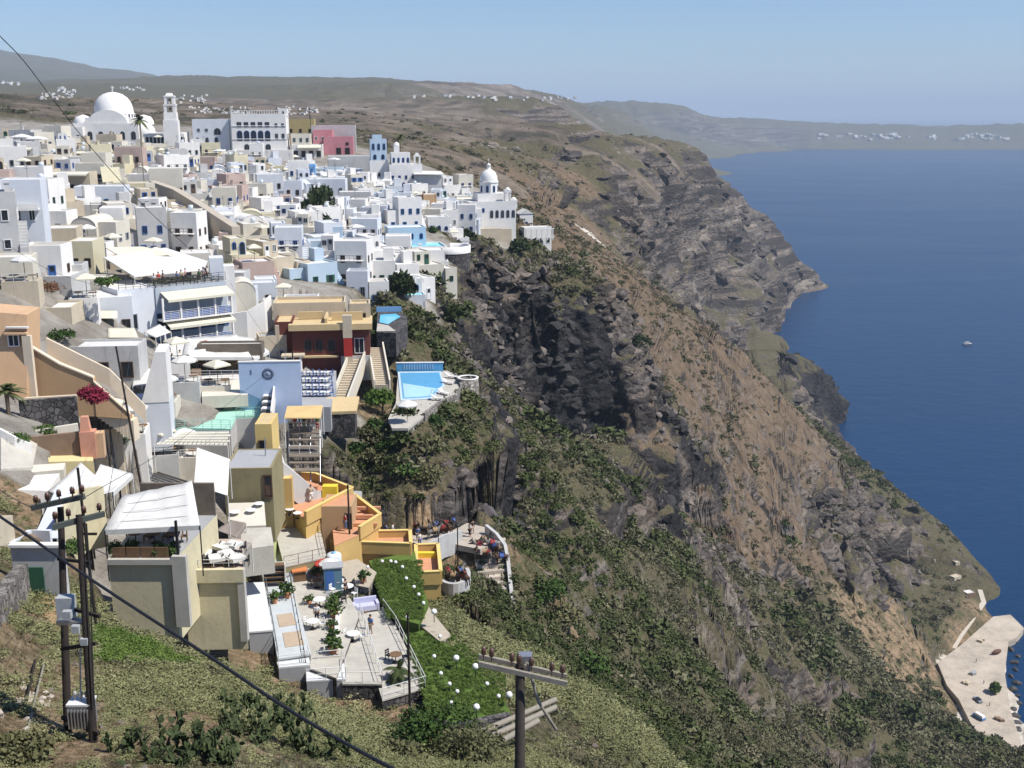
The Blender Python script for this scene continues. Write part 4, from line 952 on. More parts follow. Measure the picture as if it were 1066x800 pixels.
COATS = [mat('brown_coat', (.075,.042,.026), .8, .2, 4), mat('dark_coat', (.025,.018,.015), .8, .2, 4), mat('grey_coat', (.16,.15,.14), .8, .2, 4)]
SADD = [mat('red_saddle_cloth', (.30,.05,.05), .85, .15, 5), mat('tan_saddle_cloth', (.32,.22,.12), .85, .15, 5), mat('blue_saddle_cloth', (.06,.10,.28), .85, .15, 5)]
def mule(c, s_, loc, rz, label, group): return proto(('mule',c,s_), _mule(COATS[c], SADD[s_]))(loc, rz, label, group)
def pole_thing(u, vt, vb, D, label, r=.11, m=None, lean=(0,0), name='utility_pole', extra=None):
    b = P(u, vb, D); h = (vb-vt)*D/F*1.03; e = empty(name, b, 0, label, 'pole'); MB().tube([(0,0,-1.2),(lean[0]*h,lean[1]*h,h)], [r,r*.75], 9).build('post', m or POLEW, e)
    if extra: extra(e, h)
    return e
# ------------------------------------------------------------------ ordinals for labels
ORD = ['nearest','second nearest','third nearest','fourth nearest','fifth nearest','sixth nearest','seventh nearest','eighth nearest','ninth nearest','tenth nearest','eleventh nearest','twelfth nearest','thirteenth nearest','fourteenth nearest','fifteenth nearest','sixteenth nearest','seventeenth nearest','eighteenth nearest','nineteenth nearest','twentieth nearest','twenty-first nearest','twenty-second nearest','twenty-third nearest','twenty-fourth nearest','twenty-fifth nearest']
LAND = {}          # landmark phrase -> location, for labels of what stands near
def landmark(phrase, p): LAND[phrase] = Vector(p)
# ------------------------------------------------------------------ cathedral
def cathedral():
    D = 350; k = px(D); o = P(115, 151, D)
    H = House('cathedral', 'white domed cathedral with bell tower and arcaded forecourt on the ridge', 'cathedral', o, .1)
    b = H.block(-11, 9, 0, 20, -1, 6.2, WHITE, par=.4, name='nave'); H.row(b, 'F', 6, 2.6, 1.5, 2.6, 'arch', WGREY)
    b2 = H.block(-8, 6.5, 3, 17, 6.2, 8.4, WHITE, par=0, kind='plain', name='crossing', bury=.5)
    m = MB(); m.lathe([(7.0,0),(7.0,1.6),(6.7,1.7),(6.6,2.2),(6.5,3.4),(5.9,5.3),(4.8,6.8),(3.2,7.9),(1.4,8.45),(.01,8.6)], 32); d = m.build('dome', WHITE, H.root, (-.5, 10, 8.2))
    d.scale = (.92,.92,.95); q = MB(); q.box((0,0,9.6), (.18,.18,2.2)); q.box((0,0,10.1), (1.1,.18,.18)); q.build('cross', WHITE, d)
    for i in range(14):
        a = math.pi*(1+ (i+.5)/14); put('drum_window', wmesh('arch', .8, 1.3, WGREY), d, (7.03*math.cos(a), 7.03*math.sin(a), .2), a+math.pi/2)
    m = MB(); n = 12; arc = [(6.2*math.cos(math.pi*i/n), 4.6*math.sin(math.pi*i/n)) for i in range(n+1)]
    m.add([(x,-.5,z) for x, z in arc]+[(x,14,z) for x, z in arc], [tuple(range(n+1))[::-1]]+[(i,i+1,n+2+i,n+1+i) for i in range(n)], 0); m.build('barrel_gable', WHITE, H.root, (-.5, 1.6, 6.2))
    for x in (-10, 9): MB().lathe([(3.1,0),(3.0,1.2),(2.2,2.4),(.01,3.1)], 16).build('side_dome', WHITE, H.root, (x, 9, 6.2))
    m = MB(); m.lathe([(3.4,0),(3.4,4.6),(3.1,6.2),(2.0,7.4),(.01,8)], 16); m.build('apse', WHITE, H.root, (10, 4, -1))
    # forecourt arcade
    m = MB(); m.box((17,-1.2,2.9), (12.6,1.1,1.0))
    for i in range(11): m.box((11.2+i*1.16,-1.2,.9), (.34,.5,3.2))
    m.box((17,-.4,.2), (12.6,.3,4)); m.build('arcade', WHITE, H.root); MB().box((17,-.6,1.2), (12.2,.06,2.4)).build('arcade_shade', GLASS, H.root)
    b3 = H.block(11.5, 22, 1, 14, -1, 3.4, WHITE, par=.3, name='hall')
    b4 = H.block(-26, -11, 4, 14, -2, 3.2, GREYW, name='side_house'); H.row(b4, 'F', 4, 1.8, 1.0, 1.4, 'window', WBROWN)
    b5 = H.block(-13.5, -7.5, -2.5, 4, -2, 5.2, WHITE, name='porch_house'); H.row(b5, 'F', 2, .6, 1.3, 2.2, 'arch', WBROWN); H.row(b5, 'F', 2, 4, .9, 1.1, 'window', WBROWN)
    landmark('the domed cathedral', o); return H
cathedral()
def belltower():
    o = P(179.5, 144, 346); e = empty('bell_tower', o, .15, 'slim white bell tower with open arches beside the cathedral', 'bell tower')
    m = MB(); m.box((0,0,1.5), (4.4,4.4,8)); m.box((0,0,6.6), (3.9,3.9,2.4), taper=.05); m.build('shaft', WHITE, e)
    for j, (z, w) in enumerate(((7.8, 3.5), (10.4, 3.0))):
        m = MB()
        for sx in (-1,1):
            for sy in (-1,1): m.box((sx*w*.38,sy*w*.38,z+1.0), (w*.24,w*.24,2.1))
        m.box((0,0,z+2.25), (w+.2,w+.2,.42)); m.build('belfry', WHITE, e)
        put('bell', MB().lathe([(.45,0),(.4,.3),(.22,.7),(.05,.85)], 12).mesh('bell', mat('bronze', (.12,.09,.05), .5, .2, 3, metal=.6)), e, (0,0,z+.8))
    MB().box((0,0,13.2), (2.2,2.2,.9), taper=.3).build('cap', WHITE, e)
belltower()
# ------------------------------------------------------------------ arcaded mansion
def mansion():
    D = 363; o = P(271, 164, D); H = House('mansion', 'large white mansion with rows of arches above the town', 'mansion', o, .12)
    w = 17.5; b = H.block(-w/2, w/2, 0, 13, -1, 13.2, WHITE, par=.7, name='main_wall')
    H.row(b, 'F', 5, 10.6, 1.5, 1.7, 'window', WGREY, .08, .72); H.row(b, 'F', 5, 6.3, 1.75, 3.3, 'arch', WBLUE, .08, .72); H.row(b, 'F', 4, 2.4, 1.75, 2.9, 'arch', WGREY, .2, .72)
    H.row(b, 'F', 2, 6.6, 1, 2, 'window', WGREY, .76, 1); H.row(b, 'F', 2, 10.6, .9, 1.3, 'window', WGREY, .76, 1); H.row(b, 'R', 4, 6.4, 1.1, 2.2, 'arch', WGREY); H.row(b, 'R', 4, 2.6, 1.1, 2, 'arch', WGREY)
    for z in (5.9, 10.1): MB().box((0,-.06,z), (w+.16,.22,.22)).build('string_course', WHITE, H.root)
    m = MB()
    for i in range(22): m.box((-w/2+.4+i*.8,.11,14.4), (.22,.24,.9))
    m.box((0,.11,14.9), (w,.3,.16)); m.build('balustrade', WHITE, H.root)
    b2 = H.block(-w/2-12.8, -w/2-.02, 2.6, 13, -1, 11.6, BLUEW, par=.6, name='wing_wall'); H.row(b2, 'F', 3, 5.2, 1.1, 2.2, 'arch', WGREY, .0, .7); H.op(b2, 'F', .62, 8.2, 2.2, 2.2, 'arch', WGREY); H.row(b2, 'F', 2, 9.2, .9, 1.0, 'window', WGREY, .05, .45)
    b3 = H.block(w/2-2.5, w/2+.3, 4, 9, 13.2, 15.4, WHITE, par=.2, name='roof_room', bury=0); H.op(b3, 'F', .5, .4, 1, 1.2, 'arch', WGREY)
    H.block(-w/2, w/2+2, -3.6, 0-.02, -3, 1.9, WHITE, par=.5, name='terrace')
    landmark('the arcaded mansion', o)
mansion()
def pink():
    o = P(348, 161, 372); H = House('pink_house', 'pink stepped house with dark windows beyond the mansion', 'house', o, .1)
    b = H.block(-3.4, 6.4, 0, 8, -1, 5.4, PINK, roof=PINK); H.row(b, 'F', 2, 1.0, 1.6, 2.2, 'window', WBROWN, .35, .95); H.op(b, 'F', .8, 4.0, 1, 1, 'window', WBROWN)
    b = H.block(-7, -.5, 2, 9, 0, 7.6, PINK, roof=PINK); H.row(b, 'F', 3, 4.6, .9, 1.3, 'window', WWHITE)
    b = H.block(-8, 7, 9.1, 14, 0, 9.2, GREYW); landmark('the pink house', o)
    o = P(313, 140, 400); H = House('ochre_block', 'dull ochre block with flat roof behind the white mansion', 'house', o, .1)
    b = H.block(-5, 5, 0, 7, -2, 5, mat('dull_ochre_wall', (.42,.33,.15), .88, .1, .5, stain=.3)); H.row(b, 'F', 3, 2.6, .9, 1.3, 'window', WBROWN); MB().tube([(3.4,1,5),(3.4,1,9.5)], .12, 6).build('mast', DARK, H.root)
    o = P(320, 162, 366); H = House('terrace_restaurant', 'white restaurant with cream awning between mansion and pink house', 'restaurant', o, .1)
    b = H.block(-5, 5, 0, 7, -1, 3.2, WHITE); H.row(b, 'F', 4, .5, 1.4, 2.0, 'window', WBROWN); b = H.block(-5.4, 1, 3, 8, 3.2, 6.6, CREAM, bury=0); H.row(b, 'F', 3, 1, .9, 1.4, 'window', WGREY)
    m = MB(); m.add([(-3,-2.4,2.6),(4.6,-2.4,2.6),(4.6,0,3.3),(-3,0,3.3)], [(0,1,2,3)]); m.add([(-3,-2.4,2.35),(4.6,-2.4,2.35),(4.6,-2.4,2.6),(-3,-2.4,2.6)], [(0,1,2,3)]); m.build('awning', CREAMC, H.root)
    o = P(316, 186, 318); H = House('blue_house', 'bright blue colonnaded house with white flat roof mid town', 'house', o, .12)
    b = H.block(-3.2, 3.4, 0, 5, -1, 3.6, BLUEP, roof=WHITE); H.row(b, 'F', 5, .4, .8, 2.2, 'window', WWHITE)
    m = MB()
    for i in range(6): m.box((-3+i*1.2,-.5,1.7), (.2,.2,3.4))
    m.box((.1,-.5,3.55), (6.8,.5,.25)); m.build('colonnade', BLUEP, H.root); landmark('the bright blue colonnade', o)
    o = P(366, 181, 345); H = House('stone_terrace_house', 'long brownish stone building with small dark openings below the pink house', 'house', o, .15)
    b = H.block(-7, 7, 0, 7, -2, 5.2, GREYW, roof=GREYW, par=.15); H.row(b, 'F', 5, 1.4, .8, 1.1, 'plain', WBROWN)
pink()
def bluetower():
    o = P(395, 191, 332); H = House('tower_house', 'tall pale blue tower house with rounded corner windows above white base', 'house', o, .2)
    b = H.block(-2.7, 2.7, 0, 5, -2, 6.4, WHITE); H.row(b, 'F', 3, 1, .8, 1.4, 'arch', WGREY); H.row(b, 'F', 3, 4, .8, 1.2, 'arch', WGREY)
    b = H.block(-2.3, 2.5, .4, 5, 6.4, 12.6, PALEB, bury=0); H.row(b, 'F', 3, 3.4, .8, 1.9, 'arch', WBLUE); H.row(b, 'F', 2, .6, 1, 1.5, 'arch', WBLUE); H.row(b, 'R', 3, 3.2, .8, 1.8, 'arch', WBLUE)
    b = H.block(-1.6, 1.2, 1, 4, 12.6, 14, PALEB, bury=0, par=.2); landmark('the pale blue tower house', o)
    o = P(424, 191, 330); H = House('chapel', 'white chapel with arched bell gable and many small dark windows', 'chapel', o, .2)
    b = H.block(-5.2, 4.6, 0, 7, -2, 5.2, WHITE); H.row(b, 'F', 6, .8, .8, 1.5, 'arch', WBLUE); H.row(b, 'F', 5, 3.2, .7, 1.1, 'window', WBLUE)
    b = H.block(-4.4, 1.2, 1.5, 7, 5.2, 8.6, WHITE, bury=0); H.row(b, 'F', 4, .8, .7, 1.5, 'arch', WBLUE)
    m = MB()
    for x in (-.75, .75): m.box((x,0,1.3), (.5,.7,2.6))
    m.lathe([(1.0,0),(1.0,.5)], 12, a0=0, a1=math.pi); m.box((0,0,2.75), (2.1,.7,.4)); m.box((0,0,3.3), (1.3,.6,.7), taper=.4); m.build('bell_gable', WHITE, H.root, (3.2, 1.2, 5.2))
    m = MB(); m.box((0,0,1.2),(1.6,1.6,2.4)); m.lathe([(.9,2.4),(.7,3),(.01,3.4)], 12); m.build('turret', WHITE, H.root, (-2.6, 4, 8.6)); landmark('the white bell gable chapel', o)
    o = P(446, 193, 330); H = House('canopied_house', 'low white house under a broad pale canopy beside the chapel', 'house', o, .2)
    b = H.block(-4, 4, 0, 6, -2, 2.6, GREYW); MB().add([(-4.4,-1,3.4),(4.6,-1,3.2),(4.6,6,3.8),(-4.4,6,4.0)], [(0,1,2,3)]).add([(-4.4,-1,3.2),(4.6,-1,3.0),(4.6,-1,3.2),(-4.4,-1,3.4)], [(0,1,2,3)]).build('canopy', CANVAS, H.root)
bluetower()
# ------------------------------------------------------------------ domed church on the cliff edge
def church():
    D = 318; o = P(514, 238, D); H = House('domed_church', 'white church with tall lantern dome on the cliff edge', 'church', o, .25)
    b = H.block(-7.2, 6.6, 0, 10, 0, 7.4, WHITE, par=.3); H.row(b, 'F', 5, 3.0, 1.0, 2.2, 'arch', WGREY, .42, 1); H.row(b, 'F', 2, 4.6, .8, 1.2, 'window', WBLUE, .0, .4); H.row(b, 'R', 3, 2, 1.1, 2.4, 'arch', WGREY)
    b = H.block(-4, 5.4, 3, 9.5, 7.4, 9.4, WHITE, bury=0); 
    b = H.block(-7.8, -7.2+3.4, -1.6, -.02, 0, 5.4, WHITE); H.op(b, 'F', .5, 1, 1, 2, 'archdoor', WBROWN)
    m = MB(); m.lathe([(2.75,0),(2.75,3.4),(2.95,3.5),(2.95,3.8),(2.6,3.9)], 8, smooth=False); d = m.build('drum', WHITE, H.root, (0, 6, 9.2))
    m = MB(); m.lathe([(2.6,0),(2.45,1.3),(1.9,2.5),(1.0,3.2),(.6,3.35),(.6,4.3),(.75,4.4),(.4,4.9),(.01,5.1)], 20); m.build('dome', WHITE, d, (0,0,3.9))
    for i in range(8): a = math.pi*i/4+math.pi/8; put('drum_window', wmesh('arch', .8, 1.9, WBLUE), d, (2.56*math.cos(a),2.56*math.sin(a),.8), a+math.pi/2)
    m = MB(); m.box((0,0,.7), (.12,.12,1.4)); m.box((0,0,.95), (.7,.12,.12)); m.build('cross', WHITE, d, (0,0,9))
    for x, z, h in ((4.4, 7.4, 3.4), (6.2, 5.4, 2.6)):
        m = MB()
        for sx in (-.7, .7): m.box((sx,0,h*.4), (.45,1.2,h*.8))
        m.box((0,0,h*.9), (2,1.4,h*.25)); m.lathe([(.8,h),(.6,h+.5),(.01,h+.8)], 10); m.build('belfry', WHITE, H.root, (x, 1.2, z))
    landmark('the domed church on the cliff', o)
    w = MB(); w.box((-1.3,-1.2,-3.2), (6.0,2,7)); w.box((3.2,-.6,-3.2), (3.6,1.2,6.4)); r = w.build('retaining_wall', SAND, None, o+Vector((0,-.8,0))); r.rotation_euler = (0,0,.25); tag(r, 'tall sand coloured retaining wall holding up the domed church', 'wall')
    o2 = P(560, 248, 338); H = House('cliff_pavilion', 'white pillared pavilion at the outer edge beyond the domed church', 'pavilion', o2, .3)
    b = H.block(-4.4, 4.4, 0, 4, -2, 3.0, WHITE); H.row(b, 'F', 4, .4, 1.2, 2.0, 'plain', WWHITE)
    m = MB()
    for i in range(6): m.box((-4.4+i*1.7,-2,1.2), (.3,.3,3.4))
    m.box((-.1,-2,2.9), (9.2,.4,.3)); m.box((-.1,-2,.4), (9.2,.2,.6)); m.build('colonnade', WHITE, H.root)
    o3 = P(548, 230, 352); H = House('cliff_house', 'small white pitched house behind the cliff edge pavilion', 'house', o3, .3)
    b = H.block(-2.2, 2.2, 0, 4, -2, 2.2, WHITE, par=0, kind='plain'); MB().add([(-2.5,-.2,2.2),(2.5,-.2,2.2),(2.5,4.2,2.2),(-2.5,4.2,2.2),(0,-.2,3.6),(0,4.2,3.6)], [(0,1,4),(3,5,2),(1,2,5,4),(0,4,5,3),(0,3,2,1)]).build('roof', CANVAS, H.root); H.op(b, 'F', .5, 0, .9, 1.7, 'door', WBLUE)
church()
def poolterrace():
    D = 248; z = P(448, 260, D).z
    o = P(443, 262, D); H = House('cave_hotel', 'pale hotel terraces with bright turquoise patio stepping down to the cliff', 'hotel', o, .25)
    b = H.block(-7.5, 5, 0, 9, -3, .6, WHITE, roof=TURQ, par=.5)
    b = H.block(-7.5, 1.2, 6, 12, .6, 4.6, PALEB, roof=WHITE); H.row(b, 'F', 4, 1.6, .8, 1.3, 'arch', WBLUE); H.row(b, 'R', 2, 1.2, .8, 1.3, 'arch', WBLUE)
    MB().add([(-3.4,1,.72),(2.8,.6,.72),(3.4,4.8,.72),(-1,5.6,.72)], [(0,1,2,3)]).build('pool', mat('bright_pool', (.12,.52,.72), .1, .06, .8, spec=.5), H.root)
    m = MB(); m.lathe([(4.6,-.6),(4.6,1.0),(4.3,1.0),(4.3,-.5)], 24, a0=-2.2, a1=1.4); m.build('curved_parapet', WHITE, H.root, (6.5, 4, -.2)); MB().lathe([(.01,0),(4.4,0)], 24).build('round_terrace', PAVW, H.root, (6.5,4,-.5))
    m = MB(); m.lathe([(4.55,-7),(4.5,-.6)], 24); m.build('terrace_base', DSTONE, H.root, (6.5,4,-.2))
    b = H.block(-7, 1, -6.5, -.5, -6.5, -2.4, BLUEW, roof=TURQ); H.row(b, 'F', 2, .4, .9, 2.0, 'arch', WBLUE, .4, .9); H.op(b, 'F', .84, .5, 1.5, 2.4, 'arch', WBLUE)
    landmark('the turquoise patio', o)
    o = P(435, 316, 196); H = House('cliff_suite', 'lowest white suite with turquoise patio propped over the cliff', 'house', o, .2)
    b = H.block(-2.4, 1.4, 0, 3.5, 0, 1.2, BLUEW, roof=TURQ, bury=1.5); b = H.block(-2.8, 1.2, 3.5, 7, .4, 3.6, WHITE); H.row(b, 'F', 2, .6, .9, 1.9, 'archdoor', WBLUE)
    MB().box((1.1,.2,-2.2), (.4,.4,5)).build('prop', WHITE, H.root); H.rail([(-2.4,.1,1.5),(1.3,.1,1.5)], .8)
poolterrace()
# ------------------------------------------------------------------ blue balconied restaurant and neighbours
def awn(e, x0, x1, y, z, out, drop, m):
    q = MB(); q.add([(x0,y,z),(x1,y,z),(x1,y-out,z-drop),(x0,y-out,z-drop)], [(0,3,2,1)]); q.add([(x0,y,z-.05),(x1,y,z-.05),(x1,y-out,z-drop-.05),(x0,y-out,z-drop-.05)], [(0,1,2,3)]); q.add([(x0,y-out,z-drop-.3),(x1,y-out,z-drop-.3),(x1,y-out,z-drop),(x0,y-out,z-drop)], [(0,1,2,3)]); return q.build('awning', m, e)
def bluehouse():
    o = P(166, 360, 138); H = House('balcony_restaurant', 'blue grey restaurant with two balconies under long cream awnings', 'restaurant', o, R(40)); L = 9.4
    b = H.block(0, L, 0, 8, -2, 7.0, mat('slate_blue_wall', (.36,.40,.45), .85, .1, .5, stain=.3), par=.2, roof=GREYC, name='wall')
    for fl, z in enumerate((0, 3.4)):
        MB().box((L/2,-.9,z-.1), (L,1.8,.2)).build('balcony_slab', WHITE, H.root)
        for i in range(5): MB().box((.15+i*(L-.3)/4,-1.65,z+1.35), (.22,.22,2.7)).build('balcony_pillar', WHITE, H.root)
        for i in range(4): H.op(b, 'F', (i+.5)/4, z+.15-0, 2.5, 2.5, 'plain', WBLUE, 'balcony_opening')
        rail_mesh([(0,-1.7,z),(L,-1.7,z)], 1.0, 1.0, 4, .03).build('balcony_rail', RAILW, H.root)
        MB().box((L/2,-1.62,z+.45), (L-.4,.03,.8)).build('balcony_panel', mat('blue_panel', (.16,.22,.42), .7, .1, 1), H.root)
        awn(H.root, .6, L, -.05, z+3.25, 2.3, .7, CREAMC)
    MB().box((L/2,.35,7.3), (L-.4,.5,.6)).build('roof_planter', GREYC, H.root)
    me = bpy.data.meshes.new('foliage'); vs, fs = leafy(77, 1500, .05, 1, 1); me.from_pydata([(x*L*.52+L/2,y*.7+.5,z*1.3+7.3) for x,y,z in vs], [], fs); me.materials.append(leaf_mat('dusty_hedge', [(.035,.04,.03),(.08,.085,.06),(.14,.14,.11)])); put('foliage', me, H.root)
    for i in range(9): person(('white','red','black','blue','beige','pink','green','grey','white')[i],'black', H.root.matrix_basis @ Vector((.6+i*1.0,1.6+(i%3),7.1)), i, f'person on the balcony restaurant rooftop, {ORD[i]} its landward corner', None, i%2, 'people on the balcony restaurant rooftop')
    b2 = H.block(-4.6, -.02, .2, 8, -2, 7.2, BLUEW, par=.2); H.op(b2, 'F', .3, 4.4, 1.6, 1.9, 'plain', WGREY); H.op(b2, 'F', .72, .8, 2.2, 2.4, 'plain', WBROWN); H.op(b2, 'F', .3, .8, 1.4, 2.2, 'plain', WBROWN)
    rail_mesh([(-4.4,.3,7.4),(0,.05,7.3),(L,.05,7.3)], 1.1, .9, 3, .03).build('roof_railing', DARK, H.root)
    landmark('the blue balconied restaurant', P(190,330,142))
    o = P(108, 356, 133); H = House('gabled_house', 'bluish white house with arched doorway beside the balconied restaurant', 'house', o, .35)
    b = H.block(-3.6, 3.6, 0, 6, -2, 5.2, BLUEW, par=.15); H.op(b, 'F', .88, 3.0, 1.0, 1.6, 'window', WBROWN); H.op(b, 'F', .86, .0, 1.3, 2.4, 'archdoor', DARK); H.op(b, 'F', .55, 3.6, .6, .7, 'plain', WGREY)
    # roof canopy over the terrace
    e = empty('terrace_canopy', P(165, 285, 146), 0, 'long cream flat canopy shading the crowded rooftop of the balconied restaurant', 'canopy')
    pts = [P(108,268,140), P(172,258,158), P(216,272,160), P(212,281,148), P(140,288,138)]; s_ = slab('canopy_cloth', pts, .12, CANVAS); s_.parent = e; s_.location = -e.location
    for p in pts: MB().tube([p-e.location, p-e.location-Vector((0,0,3))], .05, 6).build('post', RAILW, e)
    e = empty('patio_canopy', P(150, 275, 152), 0, 'smaller yellowish canopy sheet overlapping the long rooftop canopy', 'canopy')
    pts = [P(110,263,150), P(150,262,156), P(180,270,152), P(130,275,146)]; s_ = slab('canopy_cloth', [p+Vector((0,0,.7)) for p in pts], .1, CREAMC); s_.parent = e; s_.location = -e.location
    for p in pts: MB().tube([p-e.location+Vector((0,0,.6)), p-e.location-Vector((0,0,3))], .05, 6).build('post', RAILW, e)
bluehouse()
def tower():
    o = P(233, 343, 150); H = House('stair_tower', 'tall narrow bluish white tower block above the tented restaurant', 'tower', o, .3)
    b = H.block(-1.3, .5, 0, 3, -2, 9.6, BLUEW, par=.1); b = H.block(.5, 1.9, .5, 3, -2, 8.4, WHITE, par=.1); H.row(b, 'F', 1, 6, .5, 1.1, 'plain', WGREY); H.op(b, 'F', .5, 2.6, .5, 1.2, 'plain', WGREY); landmark('the tall bluish tower', o)
    o = P(256, 330, 152); H = House('vaulted_house', 'cream vaulted house with black arched doorway beside the tall tower', 'house', o, .3)
    b = H.block(-1.9, 1.5, 0, 5, -2, 3.4, CREAM, kind='vault'); H.op(b, 'F', .55, .2, 1.0, 2.3, 'archdoor', DARK)
    m = MB(); m.sweep([Vector((-2.6,-1.2,-.6)),Vector((0,-1.9,-.2)),Vector((2.4,-1.4,.9)),Vector((3.4,-.4,1.6))], 1.3, .3, drop=3); m.build('curved_parapet', WHITE, H.root)
tower()
# ------------------------------------------------------------------ red hotel
def redhotel():
    o = P(348, 396, 148); H = House('red_hotel', 'red hotel with broad tan roof terraces and arched windows', 'hotel', o, .12)
    b = H.block(-5.3, 4.9, 0, 7, 0, 6.9, REDW, roof=ROOFT, par=.2)
    for t, w in ((.2,.8),(.34,.8),(.5,.9)): H.op(b, 'F', t, 4.0, 1.0, 1.7, 'arch', WBROWN)
    H.op(b, 'F', .86, 3.6, 1.3, 2.1, 'window', WWHITE); H.op(b, 'F', .7, 3.8, .9, 1.8, 'arch', WGREEN)
    MB().box((3.0,-.12,1.6), (4.0,.2,3.4)).build('lower_wall', GREYW, H.root); MB().box((-1.9,-.3,3.35), (5.2,.5,.25)).build('ledge', ROOFT, H.root)
    MB().box((-.2,-.25,7.35), (10.9,1.1,.8)).build('cornice', ROOFT, H.root); MB().box((-.2,3.6,7.28), (10.9,6.6,.3)).build('terrace_roof', ROOFT, H.root)
    MB().box((2.0,-.55,1.6), (1.1,.8,3.6)).build('pier_base', SAND, H.root); MB().box((2.0,-.55,7.4), (1.2,.85,3.0)).build('chimney', SAND, H.root); MB().box((2.0,-.55,4.65), (1.1,.82,2.5)).build('red_pier', REDB, H.root)
    b = H.block(-7.6, -5.32, 1.4, 8, 0, 7.6, REDW, roof=ROOFT, par=.2); MB().box((-7.3,1.25,3.6), (.5,.3,7.6)).build('corner_pier', SAND, H.root)
    b = H.block(-8.2, 1.6, 6.4, 12, 4, 9.0, SAND, roof=ROOFT, par=.5, bury=2); b = H.block(2.2, 5.0, 5.4, 9, 6.9, 9.0, SAND, roof=ROOFT, par=.4, bury=0); H.op(b, 'F', .5, 0, 1.6, 1.2, 'plain', WBROWN)
    m = MB(); m.box((-.8,2.6,7.9), (.3,5,1.0)); m.box((1.9,3.6,8.0), (4.2,.3,1.2)); m.box((-3,5,8), (3.4,.3,1.0)); m.build('terrace_wall', ROOFT, H.root)
    for x in (-6.2,-5.2,-4.2): MB().tube([(x,-1.4,-.5),(x,-1.4,3.6)], .16, 10).build('column', WHITE, H.root)
    MB().box((-5.2,-.9,3.75), (3,1.6,.25)).build('porch_roof', SAND, H.root)
    landmark('the red hotel', o)
    # stair and terrace below
    e = empty('garden_stair', P(362, 422, 140), 0, 'tan outdoor staircase climbing beside the red hotel', 'stairs')
    a, c = P(352, 424, 138), P(372, 372, 148); m = MB(); n = 20
    for i in range(n):
        p = a+(c-a)*i/n-e.location; q = a+(c-a)*(i+1)/n-e.location; m.box(((p.x+q.x)/2,(p.y+q.y)/2,q.z-.6), (1.7,(q.y-p.y)*.99,1.2))
    m.build('steps', SAND, e)
    for dx, h in ((-1.05,.8),(1.05,.9)): MB().sweep([a-e.location+Vector((dx,0,0)), c-e.location+Vector((dx,0,0))], h, .22, drop=1.5).build('parapet', CREAM, e)
    e = empty('side_stair', P(392, 392, 146), 0, 'pale staircase with slanted parapets down the seaward side of the red hotel', 'stairs')
    a, c = P(398, 402, 143), P(391, 362, 151); m = MB(); n = 18
    for i in range(n):
        p = a+(c-a)*i/n-e.location; q = a+(c-a)*(i+1)/n-e.location; m.box(((p.x+q.x)/2,(p.y+q.y)/2,q.z-.8), (1.7,(q.y-p.y)*.99,1.6))
    m.build('steps', SAND, e)
    for dx in (-1,1): MB().sweep([a-e.location+Vector((dx,0,0)), c-e.location+Vector((dx,0,0))], .8, .2, drop=1.5).build('parapet', CREAM, e)
redhotel()
